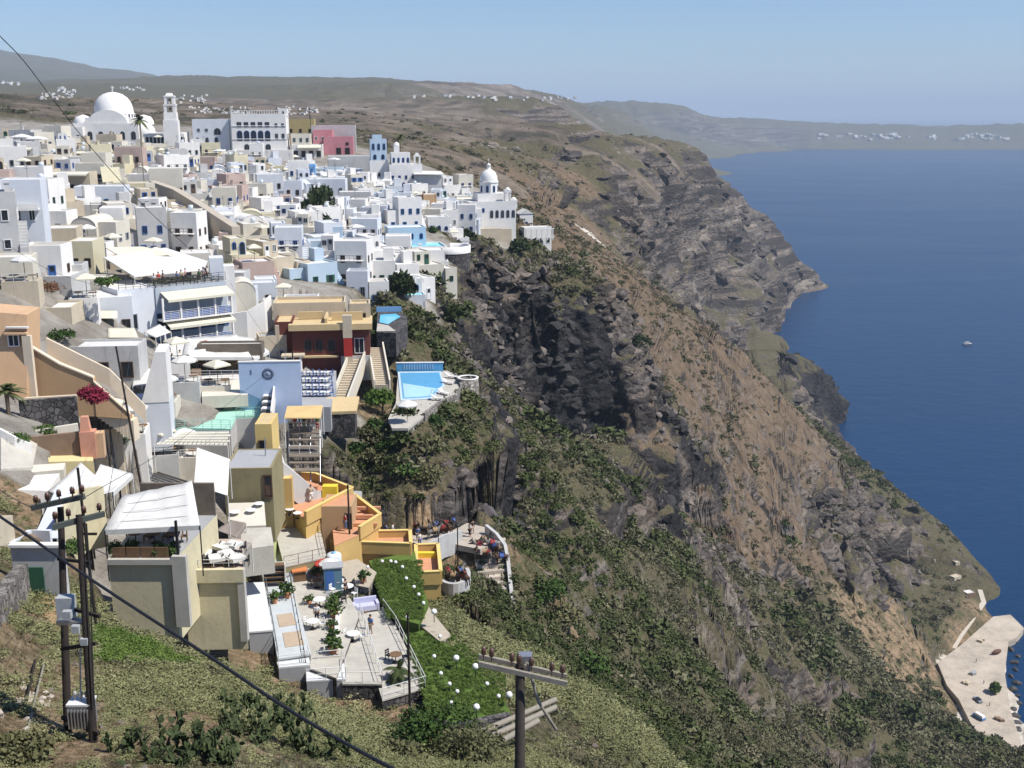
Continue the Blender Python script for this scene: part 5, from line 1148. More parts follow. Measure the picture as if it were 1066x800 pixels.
# ------------------------------------------------------------------ swimming pools on the cliff
def pool1():
    z = P(435, 405, 151).z
    e = empty('swimming_pool', G(436, 404, z), 0, 'large swimming pool with blue tiled wall and pale deck on the cliff edge', 'swimming pool'); L = -e.location
    deck = [(404,436),(412,420),(414,392),(420,386),(466,386),(476,392),(481,404),(474,414),(455,421),(440,434),(425,446),(408,446)]
    s_ = slab('deck', [G(u,v,z)+L for u,v in deck], .3, PAVE, e); slab('retaining_base', [(G(u,v,z)+L)*.985-Vector((0,0,.3)) for u,v in deck], 3.4, GSTONE, e)
    rim = [(414,388),(459,387.5),(463,402),(449,416),(417,418)]
    R3 = [G(u,v,z)+L for u,v in rim]
    ob = slab('pool_rim', [p+Vector((0,0,.12)) for p in R3], .1, PALEB, e)
    c = sum(R3, Vector())/5; In = [c+(p-c)*.9 for p in R3]
    slab('basin', [p+Vector((0,0,.135)) for p in In], .02, POOLT, e); 
    shallow = [c+(p-c)*.84 for p in R3]; shallow = [shallow[4], shallow[3], shallow[2].lerp(shallow[3],.35), shallow[0].lerp(shallow[4],.42)]
    slab('water', [p+Vector((0,0,.15)) for p in shallow], .02, mat('shallow_pool', (.42,.66,.72), .12, .06, .6, spec=.5), e)
    w = MB(); w.sweep([R3[0]+Vector((-.2,.4,0)), R3[1]+Vector((.3,.4,0))], 1.3, .25); w.build('tiled_wall', POOLT, e)
    t = MB()
    for i in range(12):
        p = R3[0].lerp(R3[1], .15+.06*i); t.box((p.x,p.y+.22,.75), (.12,.04,.7))
    t.build('wall_pattern', PALEB, e); MB().sweep([R3[0]+Vector((-.3,.45,1.3)), R3[1]+Vector((.4,.45,1.3))], .1, .45).build('wall_cap', WHITE, e)
    rail_mesh([G(449,413,z)+L, G(452,413,z)+L], .9, .5, 0, .03).build('ladder', STEEL, e)
    par = MB(); par.sweep([G(u,v,z)+L for u,v in ((474,391),(478,398),(481,404),(475,413),(457,421),(441,433))], .35, .35, drop=3); par.build('parapet', GSTONE, e)
    landmark('the large cliff pool', e.location)
    z2 = P(488, 396, 155).z; e2 = empty('round_terrace', G(487,397,z2), 0, 'small round white rimmed terrace beside the large cliff pool', 'terrace')
    m = MB(); m.lathe([(1.5,-3),(1.5,.5),(1.25,.5),(1.25,.1),(.01,.1)], 18); m.build('drum_wall', GSTONE, e2); m = MB(); m.lathe([(1.52,.48),(1.52,.58),(1.2,.58),(1.2,.48)], 18); m.build('rim', WHITE, e2)
    z3 = P(405, 335, 168).z; e3 = empty('swimming_pool', G(406,334,z3), 0, 'small turquoise pool on a dark stone platform uphill of the large pool', 'swimming pool'); L = -e3.location
    slab('platform', [G(u,v,z3)+L for u,v in ((392,346),(393,325),(418,325),(424,330),(423,338),(412,347))], 3.5, DSTONE, e3)
    slab('water', [G(u,v,z3)+L+Vector((0,0,.04)) for u,v in ((395,336),(396,328),(412,327),(417,330),(410,334),(404,338))], .03, mat('bright_pool', (.12,.52,.72), .1, .06, .8, spec=.5), e3)
    slab('deck', [G(u,v,z3)+L+Vector((0,0,.02)) for u,v in ((392,345),(393,337),(404,339),(412,345))], .05, PAVE, e3); MB().sweep([G(u,v,z3)+L for u,v in ((392,325),(418,324.5))], .8, .2).build('blue_wall', BLUEP, e3)
    for i, (u, v) in enumerate(((462,411),(466,400),(470,394),(456,417))): lounger(G(u,v,z)+Vector((0,0,.02)), .8+i*.2, f'white sun lounger on the pool deck, {ORD[i] if False else ("by the ladder","beside the pale rim","by the far parapet","at the near parapet")[i]}', 'sun loungers beside the large pool')
    parasol(G(424,440,z), 0, 'white parasol on the near end of the large pool deck')
pool1()
# ================================================================== the near terraces and restaurants
def quadwall(name, uvd, h, t, m, label, cat='wall', drop=4, parent=None):
    o = MB().sweep([P(*q) for q in uvd], h, t, drop=drop).build(name, m, parent)
    return tag(o, label, cat)
def canopy(name, pts, label, m, post=True, t=.06, cat='awning', low=3.0, pm=None, sag=.0):
    """stretched cloth on posts; pts are 3-D corners"""
    pts = [Vector(p) for p in pts]; c = sum(pts, Vector())/len(pts); e = empty(name, (c.x,c.y,min(p.z for p in pts)-low), 0, label, cat); L = -e.location
    if sag and len(pts) == 4:
        n = 8; g = []
        for i in range(n+1):
            for j in range(n+1):
                a, b = i/n, j/n; p = pts[0].lerp(pts[1],a).lerp(pts[3].lerp(pts[2],a),b); p = p-Vector((0,0,sag*16*a*(1-a)*b*(1-b)*.6+sag*.25*abs(math.sin(a*math.pi*3))))+L; g.append(tuple(p))
        mb = MB(); mb.add(g, [(i*(n+1)+j,(i+1)*(n+1)+j,(i+1)*(n+1)+j+1,i*(n+1)+j+1) for i in range(n) for j in range(n)], 0, True); o = mb.build('cloth', m, e)
        sd = o.modifiers.new('solid', 'SOLIDIFY'); sd.thickness = t
        val = MB().sweep([p+L-Vector((0,0,.35)) for p in (pts[3],pts[2])], .35, .03); val.build('valance', m, e)
    else: slab('cloth', [p+L for p in pts], t, m, e)
    if post:
        for p in pts: MB().tube([p+L-Vector((0,0,.05)), p+L-Vector((0,0,low+.5))], .05, 6).build('post', pm or RAILW, e)
    return e
# ------------------------------------------------------------------ orange house with the stair wall
def orange():
    D = 98; e = empty('peach_house', P(60, 416, D), 0, 'peach house with a long stair wall slanting down from its tower', 'house'); L = -e.location
    def pp(u, v, d=D): return P(u, v, d)+L
    w = MB(); a, b, c, d = pp(-40,415,97), pp(28,415,97), pp(28,328,97), pp(-40,322,97)
    dep = Vector((-.5,4,0)); w.add([tuple(q) for q in (a,b,c,d,a+dep,b+dep,c+dep,d+dep)], [(0,1,2,3),(1,5,6,2),(3,2,6,7),(4,0,3,7),(5,4,7,6)]); w.build('tower_wall', PEACH, e)
    put('window', wmesh('window', 1.0, 1.1, WWHITE), e, pp(15,361,96.9), 0); MB().box((0,-.1,0), (1.9,.5,.14)).build('hood', CANVAS, e, pp(18,341,96.8)); m_ = MB().box((0,-.2,0), (2.0,.6,.16)); m_.build('balcony', PEACH, e, pp(18,347,96.8))
    tan = mat('tan_stair_wall', (.44,.29,.16), .85, .06, .5, stain=.15)
    # the slanting parapet: a wall whose foot is level and whose top follows the flight
    tops = [pp(30,361,97.5), pp(62,380,98), pp(97,394,98.5), pp(97,398,98.5), pp(135,432,100)]; foot = pp(60,438,98).z
    m = MB(); th = Vector((.1,.35,0)); n = len(tops); vs = []
    for p in tops: vs += [tuple(p), (p.x,p.y,min(foot,p.z-.4)), tuple(p+th), (p.x+th.x,p.y+th.y,min(foot,p.z-.4))]
    fs = []
    for i in range(n-1): k = 4*i; fs += [(k,k+1,k+5,k+4),(k+2,k+6,k+7,k+3),(k,k+4,k+6,k+2)]
    fs += [(0,2,3,1),(4*n-4,4*n-3,4*n-1,4*n-2)]; m.add(vs, fs); m.build('stair_wall', tan, e)
    capm = mat('pale_coping', (.66,.56,.42), .8, .06, 1)
    MB().sweep([p+Vector((0,.15,0)) for p in tops], .14, .5).build('coping', capm, e)
    MB().sweep([p+Vector((.9,1.7,.15)) for p in (tops[0],tops[2],tops[4])], .3, .25, drop=1.4).build('rear_parapet', capm, e)
    st = MB(); a, b = tops[0]+Vector((.3,.9,-.6)), tops[4]+Vector((.2,.9,-.6))
    for i in range(26): p = a.lerp(b, i/26); q = a.lerp(b,(i+1)/26); st.box(((p.x+q.x)/2,(p.y+q.y)/2,q.z-1.0), (q.x-p.x,1.4,2.0))
    st.build('steps', capm, e)
    MB().box((0,.15,0), (.75,.4,6.6)).build('corner_pillar', capm, e, pp(31,388,97.2))
    wp = MB().sweep([pp(26,417,96.6), pp(80,414,97.3)], .25, .3); wp.build('ledge', capm, e)
    landmark('the peach stair wall', P(80,400,98))
orange()
palm(P(11,448,90), 3.2, 1.9, 'palm with ragged grey green crown in front of the peach house', seed=3)
bush('bougainvillea', P(95,418,95), 1.35, 1.5, leaf_mat('bougainvillea_bloom', [(.10,.012,.02),(.22,.02,.045),(.32,.05,.08)]), 'dark red bougainvillea spilling over the stair wall foot', 'bush', 700, 4, .2)
quadwall('garden_wall', [(22,443,91),(82,438,93)], 2.1, .4, DSTONE, 'dark lava stone garden wall below the peach house')
quadwall('low_wall', [(20,462,88),(82,452,90)], .9, .35, CREAM, 'low cream wall in front of the dark garden wall')
quadwall('low_wall', [(30,476,86),(84,470,87)], 1.6, .35, mat('brown_render', (.22,.15,.10), .9, .2, 1), 'brown rendered wall with pale coping under the low cream wall')
def kiosk():
    o = P(93, 466, 87); e = empty('chimney', o, .2, 'terracotta pink chimney block tapering beside the cream roof strip', 'chimney')
    MB().box((0,0,.3), (1.15,1.0,2.2)).build('base', mat('terracotta_render', (.55,.27,.18), .85, .1, 1), e); MB().box((-.15,0,1.9), (.8,.8,1.3), taper=.35).build('stack', mat('terracotta_render', (0,0,0)), e); MB().box((.8,.1,.2), (.7,.9,2.0)).build('curved_side', mat('peach_wall', (0,0,0)), e)
kiosk()
def roofstrip(name, uvd, t, m, label, cat='roof'):
    return tag(slab(name, [P(*q) for q in uvd], t, m), label, cat)
roofstrip('flat_roof', [(6,482,84),(6,467,87),(96,464,89),(97,480,86)], 1.2, mat('cream_roof_paint', (.62,.52,.27), .85, .08, .6, stain=.1), 'long cream yellow flat roof below the brown rendered wall')
roofstrip('flat_roof', [(8,486,83),(68,482,84),(66,489,83.5),(8,494,82)], .8, CREAM, 'narrow cream ledge roof under the long cream yellow roof')
roofstrip('flat_roof', [(8,510,79),(8,497,82),(62,493,83),(50,511,80)], 2.2, WHITE, 'low white flat roof in front of the narrow cream ledge')
def tent():
    e = canopy('tent_roof', [P(50,512,80), P(84,482,84), P(104,500,82), P(84,524,78)], 'pitched white tent panel behind the twin poles', CANVAS, low=2.5, sag=.25)
    canopy('tent_roof', [P(84,522,79), P(104,484,84), P(138,494,86), P(118,512,80)], 'wider white tent panel joining the pitched panel beside the big awning', CANVAS, low=2.5, sag=.3)
    canopy('tent_roof', [P(34,562,72), P(60,505,79), P(84,516,78), P(60,560,72)], 'steep bluish white tent side above the green gate', BLUEW, low=1.0)
    b = canopy('awning', [P(110,553,74), P(206,546,75), P(200,500,80), P(126,517,79)][:0]+[P(128,516,80), P(200,501,81), P(208,547,75), P(109,552,74.5)], 'very large white awning over the planted restaurant terrace', CANVAS, low=3.2, sag=.45, pm=DARK)
    for i, t in enumerate((.25,.5,.75)):
        a, c = P(128,516,80).lerp(P(109,552,74.5),t), P(200,501,81).lerp(P(208,547,75),t); MB().tube([a-b.location-Vector((0,0,.1)), c-b.location-Vector((0,0,.1))], .035, 5).build('batten', RAILW, b)
    canopy('sail', [P(205,466,93), P(239,478,92), P(237,516,88), P(202,505,88)], 'square white sail shade slung upright over blue tables', CANVAS, low=3, t=.04)
    landmark('the big white awning', P(155,530,77))
tent()
def awning_terrace():
    z = Dz and P(120,585,75).z
    e = empty('restaurant_terrace', P(150, 640, 75), 0, 'beige concrete retaining wall under the planted awning terrace', 'terrace'); L = -e.location
    A = [G(113,584,z), G(181,584,z), G(181,584,z)+Vector((.6,9,0)), G(113,584,z)+Vector((-.5,9,0))]
    slab('retaining_wall', [p+L for p in A], 6.0, CONC, e); slab('terrace_floor', [p+L+Vector((0,0,.06)) for p in A], .05, GREYC, e)
    MB().sweep([A[0]+L+Vector((0,-.1,0)), A[1]+L+Vector((0,-.1,0))], .18, .34, drop=.2).build('coping', mat('pale_concrete', (.44,.42,.37), .9, .12, .6, stain=.3), e)
    MB().box((0,0,-2.2), (.95,.5,5.2)).build('pilaster', mat('pale_concrete', (0,0,0)), e, P(187,584,75.15)+L)
    MB().box((0,0,1.4), (.16,.16,3.0)).build('dark_post', DARK, e, P(186,584,75.3)+L)
    for i in range(4): MB().box((0,0,.45), (.9,.07,.9)).build('timber_screen', WOOD, e, A[0].lerp(A[1],.15+.22*i)+L+Vector((0,.2,0)))
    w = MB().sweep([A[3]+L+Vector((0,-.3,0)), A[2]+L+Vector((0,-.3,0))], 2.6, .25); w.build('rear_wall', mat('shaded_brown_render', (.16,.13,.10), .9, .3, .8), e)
    for i, t in enumerate((.05,.3,.72,.92)):
        p = A[0].lerp(A[1],t)+Vector((0,.7,.1)); bush('climbing_plant', p, .55, 1.0+.2*(i%2), GLEAF, ('leafy yellow green plant at the foot of the tall thin pole','small dark plant behind the timber screens','white flowered plant beside the dark awning post','dense green plant against the end of the awning terrace')[i], 'plant', 260, i+20, .16)
    for i in range(5):
        p = A[0].lerp(A[1],.2+.15*i)+Vector((0,3+1.2*(i%2),.1)); wtable(p, i, f'small brown table in the shade of the big awning, {ORD[i]} the tall thin pole', 'tables under the big awning')
        chair(p+Vector((.7,.2,0)), -1.4, f'brown chair in the shade of the big awning, {ORD[i]} the tall thin pole', 'chairs under the big awning')
    # second wall and terrace with tables
    z2 = P(215,597,80).z; e = empty('dining_terrace', P(222,650,80), 0, 'olive stained retaining wall carrying the open dining terrace', 'terrace'); L = -e.location
    B = [G(191,598,z2), G(254,597,z2), G(252,562,z2), G(196,562,z2)]
    slab('retaining_wall', [p+L for p in B], 6, CONC, e); MB().sweep([B[0]+L+Vector((0,-.1,-.1)), B[1]+L+Vector((0,-.1,-.1))], .5, .35, drop=.5).build('parapet', CONC, e)
    slab('terrace_floor', [p+L+Vector((0,0,.06)) for p in B], .05, mat('pinkish_paving', (.46,.36,.28), .85, .12, 1.5), e)
    MB().box((0,0,-2.4), (.5,.55,5.6)).build('pilaster', mat('pale_concrete', (0,0,0)), e, P(251,598,80.05)+L)
    rail_mesh([B[0]+L+Vector((0,.1,.5)), B[1]+L+Vector((0,.1,.5))], .55, 1.0, 1).build('railing', RAILW, e)
    k = 0
    for i, (u, v) in enumerate(((203,590),(213,586),(226,590),(236,586),(246,590),(232,578),(243,576))):
        p = G(u, v, z2)+Vector((0,0,.06)); place = ('in the corner by the dark awning post','under the timber planter','at the middle of the parapet','behind the row at the parapet','at the outer corner of the terrace','below the round tarpaulin','beside the round tarpaulin')[i]
        ctable(p, .2*i, f'white clothed table on the open dining terrace, {place}')
        for j, a in enumerate((0, math.pi)):
            dchair(p+Vector((math.cos(a)*.75,math.sin(a)*.75,0)), a-math.pi/2, f'dark chair, {("seaward","landward")[j]} side of the table {place}')
    MB_ = MB().box((0,0,.5), (1.9,.7,1.0)); o = MB_.build('planter_box', mat('pale_concrete', (0,0,0)), None, G(212,572,z2)); tag(o, 'pale boxy planter behind the dining terrace tables', 'planter')
    canopy('tarpaulin', [P(224,567,87), P(240,560,90), P(262,566,89), P(252,578,85)], 'grey brown tarpaulin draped over the back of the dining terrace', mat('grey_tarpaulin', (.30,.27,.23), .85, .15, .8), low=2.0, sag=.3)
    canopy('tarpaulin', [P(224,552,92), P(240,542,95), P(256,545,94), P(246,560,91)], 'taupe tarpaulin patch sagging beyond the grey brown tarpaulin', mat('taupe_tarpaulin', (.24,.20,.17), .85, .15, .8), low=2.0, sag=.3)
awning_terrace()
# ------------------------------------------------------------------ left foreground
def leftgaps():
    for i,(u,v,r,h,lab) in enumerate(((88,566,1.3,1.6,'dark bush under the wider white tent panel behind the twin poles'),(101,556,1.1,1.4,'dark plant beside the tall thin pole under the tents'),(74,576,.9,1.2,'small dark bush on the bank above the gate wall'),(14,462,1.2,.9,'green planting in the paved yard by the ragged palm'),(48,452,1.2,.8,'green planting at the foot of the dark garden wall'),(128,462,1.2,1.3,'green shrubs under the terracotta chimney seaward side'),(120,450,1.0,1.0,'light green shrub in front of the peach stair wall foot'))):
        p, d = hit(u, v); bush('bush', p, r, h, GLEAF, lab, 'bush', 420, 140+i, .16)
    o = MB().sweep([hit(u,v)[0] for u,v in ((1,458),(16,466),(34,474))], .9, .3, drop=2).build('parapet', WHITE); tag(o, 'white diagonal parapet by the ragged palm at the photo edge', 'wall')
    tag(slab('paved_yard', [hit(max(u,0),v)[0]+Vector((0,0,.25)) for u,v in ((1,492),(34,490),(40,462),(1,450))], 1.2, PAVE), 'pale paved yard between white parapet and dark garden wall', 'yard')
    quadwall('retaining_wall', [(62,560,73),(84,532,78),(108,528,79.5)], 1.6, .4, CONC, 'rough concrete wall behind the twin poles under the tents', drop=3)
leftgaps()
def leftfore():
    e = empty('gate_wall', P(40,618,62), 0, 'pale wall with dark green gate at the head of the dirt steps', 'wall'); L = -e.location
    MB().box((0,0,.9), (2.9,.35,3.2)).build('wall_face', GREYW, e, P(44,612,62)+L); MB().box((0,-.22,.75), (1.15,.08,1.6)).build('gate', WGREEN, e, P(38.5,616,62)+L); MB().box((0,-.1,2.6),(3.0,.5,.16)).build('coping', WHITE, e, P(44,612,62)+L)
    for i, (u, lab, s_, t_) in enumerate(((36,'person in grey leaning by the white tent above the gate','grey','black'),(49,'person in pink standing behind the gate wall','pink','beige'))): person(s_, t_, P(u,598,63.2), .3, lab)
    e = empty('garden_steps', P(40,650,56), 0, 'worn tan dirt steps climbing to the green gate', 'stairs'); L = -e.location; m = MB(); m2 = MB()
    a, b = P(36,662,53.5), P(41,621,61.4)
    for i in range(6):
        p = a.lerp(b, i/6); q = a.lerp(b,(i+1)/6); m.box(((p.x+q.x)/2+L.x,(p.y+q.y)/2+L.y,q.z-.5+L.z), (1.7,abs(q.y-p.y)*.97,1.0)); m2.box((p.x+L.x,p.y+.12+L.y,q.z+.03+L.z), (1.72,.24,.05))
    m.build('tread', mat('earth_step', (.34,.23,.12), .95, .25, 2, bump=.3), e); m2.build('nosing', mat('pale_nosing', (.50,.42,.30), .9, .2, 2), e)
    quadwall('stone_wall', [(-6,690,46),(10,648,53),(26,618,60)], [2.2,2.0,1.7], .6, STONE, 'dry stone wall rising along the dirt steps', drop=1.5)
    quadwall('rough_wall', [(-4,600,66),(14,590,69)], 3.4, .6, SAND, 'crumbling tan wall end behind the dry stone wall')
    quadwall('white_wall', [(15,600,68),(34,585,72),(56,585,72)], 2.2, .3, BLUEW, 'bluish white wall behind the twin power poles')
    # rubble heap and bits
    rm = mat('pale_rubble', (.42,.37,.31), .95, .3, 3); c = bpy.data.collections.new('rubble_src'); 
    pts = []; rg = random.Random(4)
    for i in range(70):
        u, v = rg.gauss(28,14), rg.gauss(733,8); p, d = hit(u, v); pts.append(p)
    src = []
    for k in range(3): me = boulder(k+40, 1); me.materials.append(rm); src.append(bpy.data.objects.new('rubble_stone', me))
    n = len(pts); scatter('rubble', 'pale rubble scattered on the dirt under the power poles', np.array([tuple(p) for p in pts]), np.array([[rg.random()*6 for _ in range(3)] for _ in pts]), np.array([[rg.uniform(.05,.2)]*3 for _ in pts]), src)
    for i, (a, b, lab, r, m) in enumerate((((24,748,40),(37,690,46),'thin dark plank lying on the dirt slope',.05,POLEW),((28,765,39),(47,690,47),'long bleached plank lying down the dirt slope',.05,POLEG))):
        o = MB().tube([hit(a[0],a[1])[0]+Vector((0,0,.05)), hit(b[0],b[1])[0]+Vector((0,0,.12))], r, 6).build('plank', m); tag(o, lab, 'plank')
leftfore()
# ------------------------------------------------------------------ twin pole with transformer, other poles, cables
def insul(mb, p, s=1.0): mb.lathe([(.02*s,0),(.02*s,.12*s),(.07*s,.13*s),(.06*s,.2*s),(.075*s,.21*s),(.05*s,.3*s),(.01,.32*s)], 8, 0, tuple(p))
PORC = mat('brown_porcelain', (.10,.05,.035), .25, .1, 3, spec=.5); PORW = mat('grey_porcelain', (.35,.34,.32), .3, .1, 3, spec=.5)
def twinpole():
    D = 38; e = empty('transformer_pole', P(86,765,D), 0, 'pair of dark power poles carrying a transformer platform', 'power pole'); L = -e.location
    def q(u, v, d=D): return P(u, v, d)+L
    for (u0,v0,u1,v1,d) in ((63,528,71,757,38.8),(82,536,98,773,37.6)): MB().tube([q(u1,v1+12,d), q(u0,v0,d)], [.15,.11], 10).build('pole', POLEW, e)
    bars = [((33,529,38.6),(88,517,38.4),.09), ((55,549,37.4),(109,535,38.0),.09), ((65,747,38.4),(103,764,37.4),.07), ((62,630,38.4),(104,642,37.6),.06), ((64,676,38.4),(100,670,37.6),.06), ((60,582,38.4),(95,586,37.8),.05)]
    for a, b, r in bars: 
        pa, pb = q(*a), q(*b); mb = MB(); d = (pb-pa); mb.T = Matrix.Translation((pa+pb)/2) @ d.to_track_quat('X','Z').to_matrix().to_4x4(); mb.box((0,0,0), (d.length, r*1.6, r*2)); mb.build('crossarm', POLEW if r < .08 else mat('green_grey_arm', (.075,.085,.075), .8, .2, 4), e)
    for u, v in ((38,529),(50,526),(62,523),(76,520),(86,518),(58,546),(72,543),(88,540),(104,537)): mb = MB(); insul(mb, (0,0,0), 1.3); mb.build('insulator', PORC, e, q(u, v, 38.2)+Vector((0,0,.05)))
    m = MB(); m.box((0,0,0), (.75,.6,.85)); 
    for i in range(7): m.box((-.33+i*.11,-.36,0), (.03,.14,.7))
    t = m.build('transformer', STEEL, e, q(86,743,37.9)); MB().box((0,0,.47), (.82,.66,.07)).build('lid', RAILW, t)
    for x in (-.2,0,.2): b = MB(); insul(b, (x,0,.5), 1.1); b.build('bushing', PORW, t)
    MB().box((0,0,0), (.55,.4,.8)).build('fuse_box', mat('white_enamel', (.36,.38,.38), .45, .15, 3), e, q(69,632,38)); MB().box((0,0,0), (.9,.35,.12)).build('fuse_rack', STEEL, e, q(74,647,37.8))
    MB().tube([q(83,660),q(84,740)], .03, 6).build('conduit', STEEL, e); MB().tube([q(90,545,37.5),q(94,600,37.4),q(96,680,37.4),q(98,735,37.4)], .025, 6).build('down_lead', DARK, e)
    for i, (u, v, s_) in enumerate(((70,640,.28),(79,655,.26),(88,668,.24))): MB().box((0,0,0), (s_,s_*.7,s_)).build('cut_out', mat('white_enamel', (0,0,0)), e, q(u, v, 37.5))
    # the thick cable slanting past it, and the thin wires
    def cable(pts, r, label, name='cable'):
        P3 = [P(*p) for p in pts]; out = []
        for i in range(25):
            t = i/24; n = len(P3)-1; k = min(int(t*n), n-1); f = t*n-k; 
            a = P3[max(k-1,0)]; b = P3[k]; c = P3[k+1]; d = P3[min(k+2,n)]
            out.append(.5*((2*b)+(c-a)*f+(2*a-5*b+4*c-d)*f*f+(3*b-a-3*c+d)*f**3))
        o = MB().tube(out, r, 6).build(name, DARK); return tag(o, label, 'cable')
    cable([(-60,500,24),(0,538,23),(100,607,21),(220,685,19),(310,745,17.5),(408,800,16),(470,828,15)], 0.03, 'thick black cable slanting across the grassy slope')
    cable([(-20,18,40),(0,38,42),(25,64,44),(60,110,48),(100,160,54),(150,215,62),(200,262,72)], .018, 'thin wire descending from the sky past the cathedral')
    for i, (a, c, lab) in enumerate((((90,517,38.4),(300,372,128),'thin wire running from the twin poles up to the pole by the blue mural'),((33,529,38.6),(-40,470,50),'thin wire leaving the twin poles out of view on the seaward side'),((109,535,38),(136,366,100),'thin wire from the twin poles to the tall thin pole by the tents'),((0,250,80),(110,300,118),'thin wire dipping in front of the cream terraces'),((240,295,140),(300,372,128),'thin wire from the tall bluish tower to the mural pole'))):
        b = tuple((x+y)/2 for x, y in zip(a, c)); cable([a, (b[0],b[1]+8,b[2]), c], .014, lab, 'wire')
twinpole()
def thin_poles():
    def arms(e, h):
        MB().box((0,0,h-.5), (1.6,.1,.1)).build('crossarm', POLEW, e); b = MB()
        for x in (-.7,-.3,.3,.7): insul(b, (x,0,h-.45), 1.0)
        b.build('insulator', PORC, e)
    def lampx(e, h):
        MB().tube([(0,0,h-.3),(.5,-.3,h),(1.0,-.6,h)], .03, 6).build('arm', DARK, e); MB().box((1.1,-.66,h-.02), (.45,.2,.1)).build('lamp_head', STEEL, e)
    pole_thing(102, 484, 664, 63, 'tall thin dark pole standing beside the big white awning', .1, lean=(-.02,0), extra=lambda e,h: MB().box((0,0,h*.62),(1.0,.12,.12)).build('crossarm', POLEW, e))
    pole_thing(148, 362, 505, 92, 'leaning black pole in front of the white sloped wall and tents', .1, lean=(-.1,0))
    pole_thing(308, 366, 424, 124, 'dark pole standing in front of the blue mural wall', .1, lean=(-.015,0))
    pole_thing(365, 503, 586, 108, 'dark pole in front of the terracotta stair terrace', .11)
    pole_thing(427, 632, 748, 76, 'black pole at the corner of the paved lower terrace', .1)
    pole_thing(477, 545, 612, 117, 'slim dark lamp pole in the mule pen', .08, extra=lambda e,h: MB().lathe([(.3,h-.05),(.25,h+.12),(.05,h+.2)],8).build('lamp_head', DARK, e))
    pole_thing(457, 555, 600, 121, 'short thin post beside the small yellow walled terrace', .06)
    pole_thing(279, 455, 520, 104, 'grey pipe mast against the pale yellow wall', .07, STEEL)
    pole_thing(152, 135, 215, 255, 'tall bare pole rising from the rose coloured block', .14, POLEG); pole_thing(241, 128, 168, 350, 'slim pole in front of the arcaded mansion', .12); pole_thing(324, 122, 142, 395, 'short mast on the ochre block', .1)
    D = 29.5; e = empty('utility_pole', P(542,860,D), 0, 'near weathered wooden utility pole with a slanting double crossarm', 'utility pole'); L = -e.location
    MB().tube([P(541,880,D)+L, P(541.5,690,D)+L], [.16,.125], 12).build('post', mat('weathered_pole', (.05,.042,.034), .9, .35, 5, bump=.5), e)
    a, b = P(498,687,D-.2)+L, P(590,708,D-.2)+L; d = b-a
    for off, z in ((-.2,0),(.2,0)):
        mb = MB(); mb.T = Matrix.Translation((a+b)/2+Vector((0,off,z))) @ d.to_track_quat('X','Z').to_matrix().to_4x4(); mb.box((0,0,0), (d.length,.09,.13)); mb.build('crossarm', POLEG, e)
    for t in (.06,.15,.38,.46,.6,.83,.95): mb = MB(); mb.tube([(0,0,-.05),(0,0,.12)], .015, 6); mb.lathe([(.05,.1),(.075,.13),(.06,.2),(.075,.22),(.05,.32),(.01,.34)], 10); mb.build('insulator', PORC, e, a.lerp(b,t)+Vector((0,.0,.08)))
    MB().tube([P(549,690,D-.3)+L, P(560,730,D+.4)+L, P(579,760,D+.6)+L], .045, 6).build('stay', POLEG, e); MB().box((0,0,0), (.35,.3,.5)).build('bracket', STEEL, e, P(547,690,D+.2)+L)
thin_poles()
